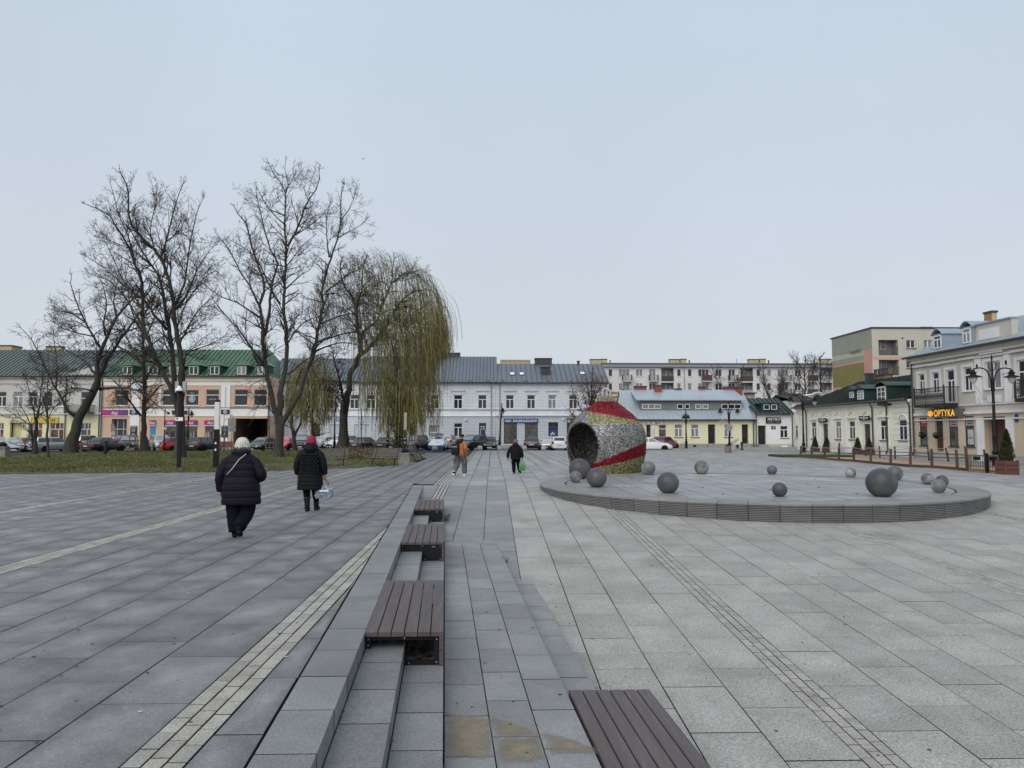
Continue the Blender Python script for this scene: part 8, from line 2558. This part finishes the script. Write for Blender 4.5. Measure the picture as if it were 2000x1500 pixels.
M_BLKP = mat('black_puffer', (.0058, .0068, .0082), .6, var=.15, scale=9, bump=.3, bscale=30, spec=.13)
M_JEAN = mat('dark_trouser', (.0065, .008, .014), .9, var=.25, scale=6, spec=.08); M_BLKT = mat('black_trouser', (.006, .006, .0065), .9, var=.2, spec=.08)
M_SHOE = mat('black_shoe', (.009, .009, .009), .7, spec=.2); M_KNIT = mat('cream_knit', (.62, .59, .53), .95, var=.3, scale=55, bump=1.0, bscale=60, coords='object')
M_RKNIT = mat('raspberry_knit', (.28, .012, .05), .95, var=.2, scale=50, bump=.8, bscale=60, coords='object'); M_FUR = mat('grey_fur', (.20, .185, .17), 1, var=.4, scale=40, bump=1.0, bscale=50)
M_STRAP = mat('pale_strap', (.38, .365, .34), .6)
# 1. woman in navy coat and cream hat
def dress1(b, J, V, s):
    coat(b, M_NAVY, [(.565, .325, .20, .015, .0), (.70, .325, .205, .012, .0), (.90, .315, .205, .0, .0), (1.05, .285, .19, -.005, .005), (1.2, .285, .18, -.01, .01), (1.31, .255, .165, -.01, .015), (1.39, .185, .135, -.01, .02), (1.45, .125, .11, -.005, .03), (1.49, .10, .10, 0, .035)], s, V, 8, .035)
    limb_cloth(b, 'sleeve', M_NAVY, [V((-.15, .01, 1.375)), V((-.262, -.005, 1.24)), V((-.335, -.03, 1.03)), V((-.335, .03, .79))], [.055 * s, .088 * s, .095 * s, .088 * s, .078 * s, .068 * s], 14, 6, .045, seed=1)
    limb_cloth(b, 'sleeve', M_NAVY, [V((.14, .01, 1.375)), V((.255, -.01, 1.23)), V((.345, -.03, 1.05)), V((.26, .20, .97))], [.055 * s, .088 * s, .095 * s, .09 * s, .078 * s, .066 * s], 14, 6, .045, seed=2)
    limb_cloth(b, 'trouser_leg', M_JEAN, [V((-.13, .0, .80)), V(J['knl']), V(J['anl']) + V((0, 0, .01))], [.155 * s, .125 * s, .10 * s], 14, seed=3, wr=.04)
    limb_cloth(b, 'trouser_leg', M_JEAN, [V((.11, .0, .80)), V(J['knr']), V(J['anr']) + V((0, -.01, .04))], [.155 * s, .125 * s, .105 * s], 14, seed=4, wr=.04)
    boot(b, V(J['anl']), V(J['tol']), M_SHOE, s).build('shoe', M_SHOE, b, True); boot(b, V(J['anr']), V(J['tor']), M_SHOE, s, .05).build('shoe', M_SHOE, b, True)
    c = V(J['head'])
    hat_dome(b, c + V((0, -.008, -.055)), .118 * s, .125 * s, .20 * s, M_KNIT, brim=.055 * s)
    kn = MB()
    for i in range(260):
        a, e = RND.uniform(0, 6.28), RND.uniform(0, 1.2)
        q = c + V((0, -.008, -.03)) + Vector((.119 * s * cos(a) * cos(e), .127 * s * sin(a) * cos(e), .160 * s * sin(e)))
        w = V((RND.gauss(0, .012), RND.gauss(0, .012), RND.gauss(0, .009)))
        kn.tube([q - w, q + w], .0042 * s, 4)
    tag(kn.build('cable_knit', mat('cream_knit_shade', (.5, .47, .41), .95), b), kind='stuff')
    coat(b, M_NAVY, [(1.40, .155, .14, -.01, .02), (1.455, .165, .15, -.01, .025), (1.50, .135, .13, 0, .03)], s, V, nm='hood')
    fu = MB()
    for i in range(420):
        a = RND.uniform(0, 6.28); q = V((.125 * cos(a), .035 + .12 * sin(a), 1.50 + RND.gauss(0, .016))); w = V((cos(a) * .03, sin(a) * .03, RND.gauss(0, .025)))
        fu.tube([q, q + w], [.006 * s, .002 * s], 3, False)
    tag(fu.build('fur_collar', M_FUR, b), kind='stuff')
    MB().tube([V((.10, -.13, 1.42)), V((.0, -.19, 1.33)), V((-.10, -.205, 1.18)), V((-.19, -.195, 1.08))], .0095 * s, 6).build('bag_strap', M_STRAP, b, True)
person(468, 1050, 191, .12, 'person in long navy quilted coat and cream knitted hat, pale shoulder strap, walking away',
       dict(knl=(-.115, .05, .45), anl=(-.085, .02, .085), tol=(-.09, .14, .03), knr=(.10, .05, .43), anr=(.03, -.20, .16), tor=(.035, -.12, .05), wrl=(-.325, .05, .78), ell=(-.35, -.03, 1.05), elr=(.35, -.03, 1.07), wrr=(.22, .24, .97), shl=(-.15, 0, 1.32), shr=(.15, 0, 1.32)), dress1)
# 2. woman in black coat and raspberry hat
def dress2(b, J, V, s):
    def qf(a, z): return .012 * sin(a * 13 + (int(z / (.045 * s)) % 2) * pi) * (1 if z > .8 * s else 0) * abs(sin(z / (.045 * s) * pi))
    coat(b, M_BLKP, [(.48, .29, .19, .0, .0), (.62, .285, .19, .0, .0), (.90, .26, .185, .0, .0), (1.10, .245, .17, 0, .005), (1.26, .24, .165, 0, .01), (1.36, .185, .14, 0, .02), (1.44, .11, .11, 0, .035)], s, V, 11, .03, quilt=qf, n=52)
    qd = MB()
    for i in range(9):
        for j in range(5):
            x = (-.16 + .08 * j + .04 * (i % 2)) ; z = .86 + .05 * i
            qd.lathe([(.036 * s, 0), (.03 * s, .008 * s), (0, .013 * s)], 6)
            n_ = len(qd.V) - 18
            qd.xform(Matrix.Translation(V((x, -.172 - .012 * (1 - (x / .2) ** 2) + (.02 if z > 1.15 else 0), z))) @ Matrix.Rotation(pi / 2, 4, 'X') @ Matrix.Diagonal((1, .7, 1, 1)), n_)
    tag(qd.build('quilting', M_BLKP, b, True), kind='stuff')
    limb_cloth(b, 'sleeve', M_BLKP, [V((-.13, .01, 1.365)), V((-.235, -.01, 1.22)), V((-.295, -.02, 1.02)), V((-.285, .03, .83))], [.055 * s, .085 * s, .088 * s, .08 * s, .07 * s], 14, 5, .04, seed=5)
    limb_cloth(b, 'sleeve', M_BLKP, [V((.13, .01, 1.365)), V((.235, -.01, 1.22)), V((.30, -.03, 1.02)), V((.312, .0, .82))], [.055 * s, .085 * s, .088 * s, .08 * s, .068 * s], 14, 5, .04, seed=6)
    for k, side in enumerate('lr'):
        limb_cloth(b, 'trouser_leg', M_BLKT, [V((-.10 if k == 0 else .11, 0, .80)), V(J['kn' + side]), V(J['an' + side]) + V((0, 0, .12))], [.11 * s, .085 * s, .062 * s], 12, seed=7 + k)
        boot(b, V(J['an' + side]), V(J['to' + side]), M_SHOE, s, .24).build('boot', M_SHOE, b, True)
        a = V(J['an' + side])
        MB().tube([a + V((0, 0, .20)), a + V((0, 0, .245))], .072 * s, 12).build('boot_cuff', mat('boot_cuff', (.022, .021, .02), .9), b, True)
    c = V(J['head'])
    hat_dome(b, c + V((.0, -.008, -.045)), .108 * s, .122 * s, .17 * s, M_RKNIT, brim=.05 * s, rib=.012)
    coat(b, M_BLKP, [(1.34, .12, .13, 0, -.06), (1.40, .15, .165, 0, -.035), (1.47, .145, .15, 0, .0), (1.52, .115, .12, .0, .03)], s, V, nm='hood')
    MB().tube([c + V((.08, -.06, -.06)), c + V((.09, .02, -.08))], .025 * s, 6).build('hair', mat('grey_hair', (.20, .18, .15), .8), b, True)
b2, J2, V2, s2 = person(605, 998.5, 146, .0, 'person in black quilted coat and raspberry hat with a patterned handbag in hand, walking away',
       dict(knl=(-.085, .03, .44), anl=(-.055, -.02, .07), tol=(-.055, .1, .03), knr=(.10, .07, .45), anr=(.11, .14, .09), tor=(.13, .27, .04), wrl=(-.29, .04, .80), ell=(-.30, -.02, 1.03), elr=(.31, -.03, 1.03), wrr=(.315, .01, .80), hil=(-.09, 0, .86), hir=(.09, 0, .86)), dress2)
def place(b, V, q):  # local point of a person to the world
    return b.matrix_basis @ V(q)
w = place(b2, V2, (.315, .0, .715))
hb_ = E('handbag', 'blue and white patterned handbag with red handles held by the red-hatted walker', 'handbag', tuple(w), .15)
M_BAGP = mat('patterned_cloth', (.10, .145, .20), .7, var=.6, scale=34, detail=2, patch=((.32, .36, .38), 26, .5, .56), coords='object')
MB().loft([[(x * k, y * q, z) for x, y in ((-.19, -.07), (.0, -.085), (.19, -.07), (.19, .07), (0, .085), (-.19, .07))] for z, k, q in ((-.42, .9, 1), (-.36, 1.05, 1.15), (-.22, .92, 1), (-.13, .75, .5))]).build('pouch', M_BAGP, hb_, True, 40)
MB().box(-.1, .1, -.1, -.09, -.27, -.23).build('band', M_WHITE, hb_)
for y in (-.045, .045): MB().tube([(-.09, y, -.16), (-.075, y, -.06), (-.02, y * .3, -.005), (.03, y * .3, -.005), (.075, y, -.06), (.09, y, -.16)], .010, 6).build('handle', mat('red_leather', (.26, .05, .035), .5), hb_, True)
# 3. man in orange jacket
M_ORNG = mat('rust_puffer', (.30, .105, .022), .5, var=.12, scale=9, bump=.3, bscale=28); M_CARGO = mat('grey_cargo', (.095, .10, .098), .9, var=.2, scale=7)
def dress3(b, J, V, s):
    coat(b, M_ORNG, [(.82, .20, .145, .0, .0), (.90, .225, .16, .0, .0), (1.1, .225, .155, 0, 0), (1.27, .235, .15, 0, .01), (1.38, .19, .125, 0, .02), (1.45, .10, .10, 0, .03)], s, V, 9, .05, nm='jacket')
    limb_cloth(b, 'sleeve', M_ORNG, [V((-.13, .0, 1.38)), V((-.235, -.01, 1.24)), V(J['ell']), V(J['wrl']) + V((0, 0, .04))], [.05 * s, .082 * s, .082 * s, .072 * s, .06 * s], 14, 7, .05, seed=11)
    limb_cloth(b, 'sleeve', M_ORNG, [V((.13, .0, 1.38)), V((.225, -.01, 1.24)), V(J['elr']), V(J['wrr']) + V((0, 0, .04))], [.05 * s, .082 * s, .082 * s, .072 * s, .06 * s], 14, 7, .05, seed=12)
    for k, side in enumerate('lr'):
        a, kn = V(J['an' + side]), V(J['kn' + side])
        limb_cloth(b, 'trouser_leg', M_CARGO, [V((-.10 if k == 0 else .10, 0, .88)), kn, a + V((0, 0, .03))], [.13 * s, .115 * s, .095 * s], 14, seed=13 + k, wr=.05)
        q = (V((-.10 if k == 0 else .10, 0, .88)) + kn) / 2
        MB().bbox(-.03 * s, .03 * s, -.08 * s, .08 * s, -.17 * s, .05 * s, .012 * s).build('cargo_pocket', M_CARGO, b, loc=tuple(q + V(((-.115 if k == 0 else .115), -.02, -.04))))
        boot(b, a, V(J['to' + side]), M_SHOE, s, .05).build('shoe', M_WHITE if k else M_SHOE, b, True)
        d = V(J['to' + side]) - a; d.z = 0; d = d.normalized()
        MB().tube([a - d * .07 * s - V((0, 0, .07)), V(J['to' + side]) + d * .05 * s - V((0, 0, .02))], .035 * s, 8).build('sole', M_WHITE, b, True)
    MB().tube([V(J['anl']) + V((0, 0, .03)), V(J['anl']) + V((0, 0, .06))], .075 * s, 10).build('sock', M_WHITE, b)
    c = V(J['head'])
    hat_dome(b, c + V((0, -.005, .02)), .102 * s, .115 * s, .10 * s, M_BLACK, brim=.03 * s)
    MB().loft([[tuple(c + V((x, y, .02 + z))) for x, z in ((-.08, 0), (.08, 0), (.08, .012), (-.08, .012))] for y in (.09, .18)]).build('cap_peak', M_BLACK, b)
    coat(b, M_BLACK, [(1.30, .12, .11, 0, -.06), (1.38, .155, .145, 0, -.03), (1.46, .135, .13, 0, .01), (1.49, .10, .10, 0, .03)], s, V, nm='hood')
b3, J3, V3, s3 = person(898.5, 930, 82.5, -.45, 'person in rust-orange puffer jacket, dark cap and grey cargo trousers, striding with a backpack',
       dict(knl=(-.14, .03, .48), anl=(-.13, -.27, .17), tol=(-.13, -.20, .06), knr=(.10, .16, .50), anr=(.10, .20, .085), tor=(.12, .34, .035), wrl=(-.27, .16, .98), ell=(-.29, -.05, 1.12), elr=(.28, -.06, 1.10), wrr=(.27, .02, .84), head=(.03, .07, 1.56), crown=(.03, .06, 1.645)), dress3)
w = place(b3, V3, (-.09, -.17, 1.13))
bk = E('backpack', 'black backpack with pale stripe slung on the shoulder of the man in orange', 'backpack', tuple(w), -.45)
q = s3
MB().loft([[(x * k * q, (y * j - .06) * q, z * q) for x, y in ((-.14, -.08), (0, -.10), (.14, -.08), (.14, .08), (0, .085), (-.14, .08))] for z, k, j in ((-.29, .8, .8), (-.22, 1, 1), (.05, 1, 1), (.14, .9, .8), (.17, .6, .5))]).build('sack', M_BLACK, bk, True, 50)
MB().box(-.13 * q, .13 * q, -.172 * q, -.165 * q, .03 * q, .055 * q).build('stripe', M_STRAP, bk)
MB().tube([(-.06 * q, .0, .15 * q), (-.06 * q, .05 * q, .24 * q), (-.05 * q, .14 * q, .26 * q)], .018 * q, 5).build('strap', M_BLACK, bk)
# 4. woman with green carrier bag
M_BCOAT = mat('black_coat', (.010, .010, .0105), .85, var=.2, scale=8, spec=.1)
def dress4(b, J, V, s):
    coat(b, M_BCOAT, [(.70, .255, .18, .0, .0), (.86, .265, .185, .0, .0), (1.08, .25, .175, 0, 0), (1.27, .245, .165, 0, .01), (1.38, .20, .14, 0, .02), (1.46, .10, .10, 0, .03)], s, V, 6, .02)
    limb_cloth(b, 'sleeve', M_BCOAT, [V((-.13, .0, 1.375)), V((-.265, -.01, 1.20)), V(J['ell']), V(J['wrl']) + V((.01, 0, .04))], [.055 * s, .09 * s, .088 * s, .08 * s, .07 * s], 14, seed=21)
    limb_cloth(b, 'sleeve', M_BCOAT, [V((.13, .0, 1.375)), V((.255, -.01, 1.20)), V(J['elr']), V(J['wrr']) + V((0, 0, .04))], [.055 * s, .09 * s, .088 * s, .08 * s, .07 * s], 14, seed=22)
    for k, side in enumerate('lr'):
        a = V(J['an' + side])
        limb_cloth(b, 'trouser_leg', M_BLKT, [V((-.10 if k == 0 else .10, 0, .86)), V(J['kn' + side]), a + V((0, 0, .02))], [.125 * s, .105 * s, .085 * s], 12, seed=23 + k)
        boot(b, a, V(J['to' + side]), M_SHOE, s, .05).build('shoe', M_SHOE, b, True)
    c = V(J['head'])
    hat_dome(b, c + V((0, -.005, -.035)), .112 * s, .125 * s, .165 * s, mat('taupe_knit', (.14, .105, .095), .95, var=.2, scale=30), brim=.045 * s)
    coat(b, M_BCOAT, [(1.33, .12, .12, 0, -.05), (1.40, .15, .15, 0, -.03), (1.47, .13, .13, 0, .01), (1.50, .10, .10, 0, .03)], s, V, nm='hood')
b4, J4, V4, s4 = person(1007, 925, 67, -.25, 'person in black hooded coat and taupe hat carrying a bright green bag, walking away',
       dict(knl=(-.10, .03, .46), anl=(-.08, -.02, .08), tol=(-.08, .11, .03), knr=(.12, .10, .46), anr=(.17, .12, .12), tor=(.21, .24, .05), wrl=(-.40, .02, .74), ell=(-.36, -.03, 1.0), elr=(.32, -.03, 1.02), wrr=(.33, .03, .76)), dress4)
w = place(b4, V4, (.33, .03, .68))
gb = E('carrier_bag', 'bright green carrier bag held by the woman in black', 'bag', tuple(w), -.2)
M_GBAG = mat('green_plastic', (.045, .20, .045), .35, var=.25, scale=9, patch=((.4, .5, .38), 9, .62, .68))
MB().loft([[(x * k, y * j, z) for x, y in ((-.13, -.05), (.0, -.065), (.13, -.05), (.13, .05), (0, .065), (-.13, .05))] for z, k, j in ((-.46, .8, .8), (-.40, 1.0, 1.1), (-.2, .95, 1), (-.08, .75, .5))]).build('pouch', M_GBAG, gb, True, 40)
for y in (-.025, .025): MB().loft([[(x, y, z), (x + .02, y, z), (x + .02, y + .01, z), (x, y + .01, z)] for x, z in ((-.08, -.1), (-.03, -.02), (.0, .0))]).build('handle', M_GBAG, gb)
print('objects', len(bpy.data.objects), 'tris', sum(len(o.data.polygons) * 2 for o in bpy.data.objects if o.type == 'MESH'))
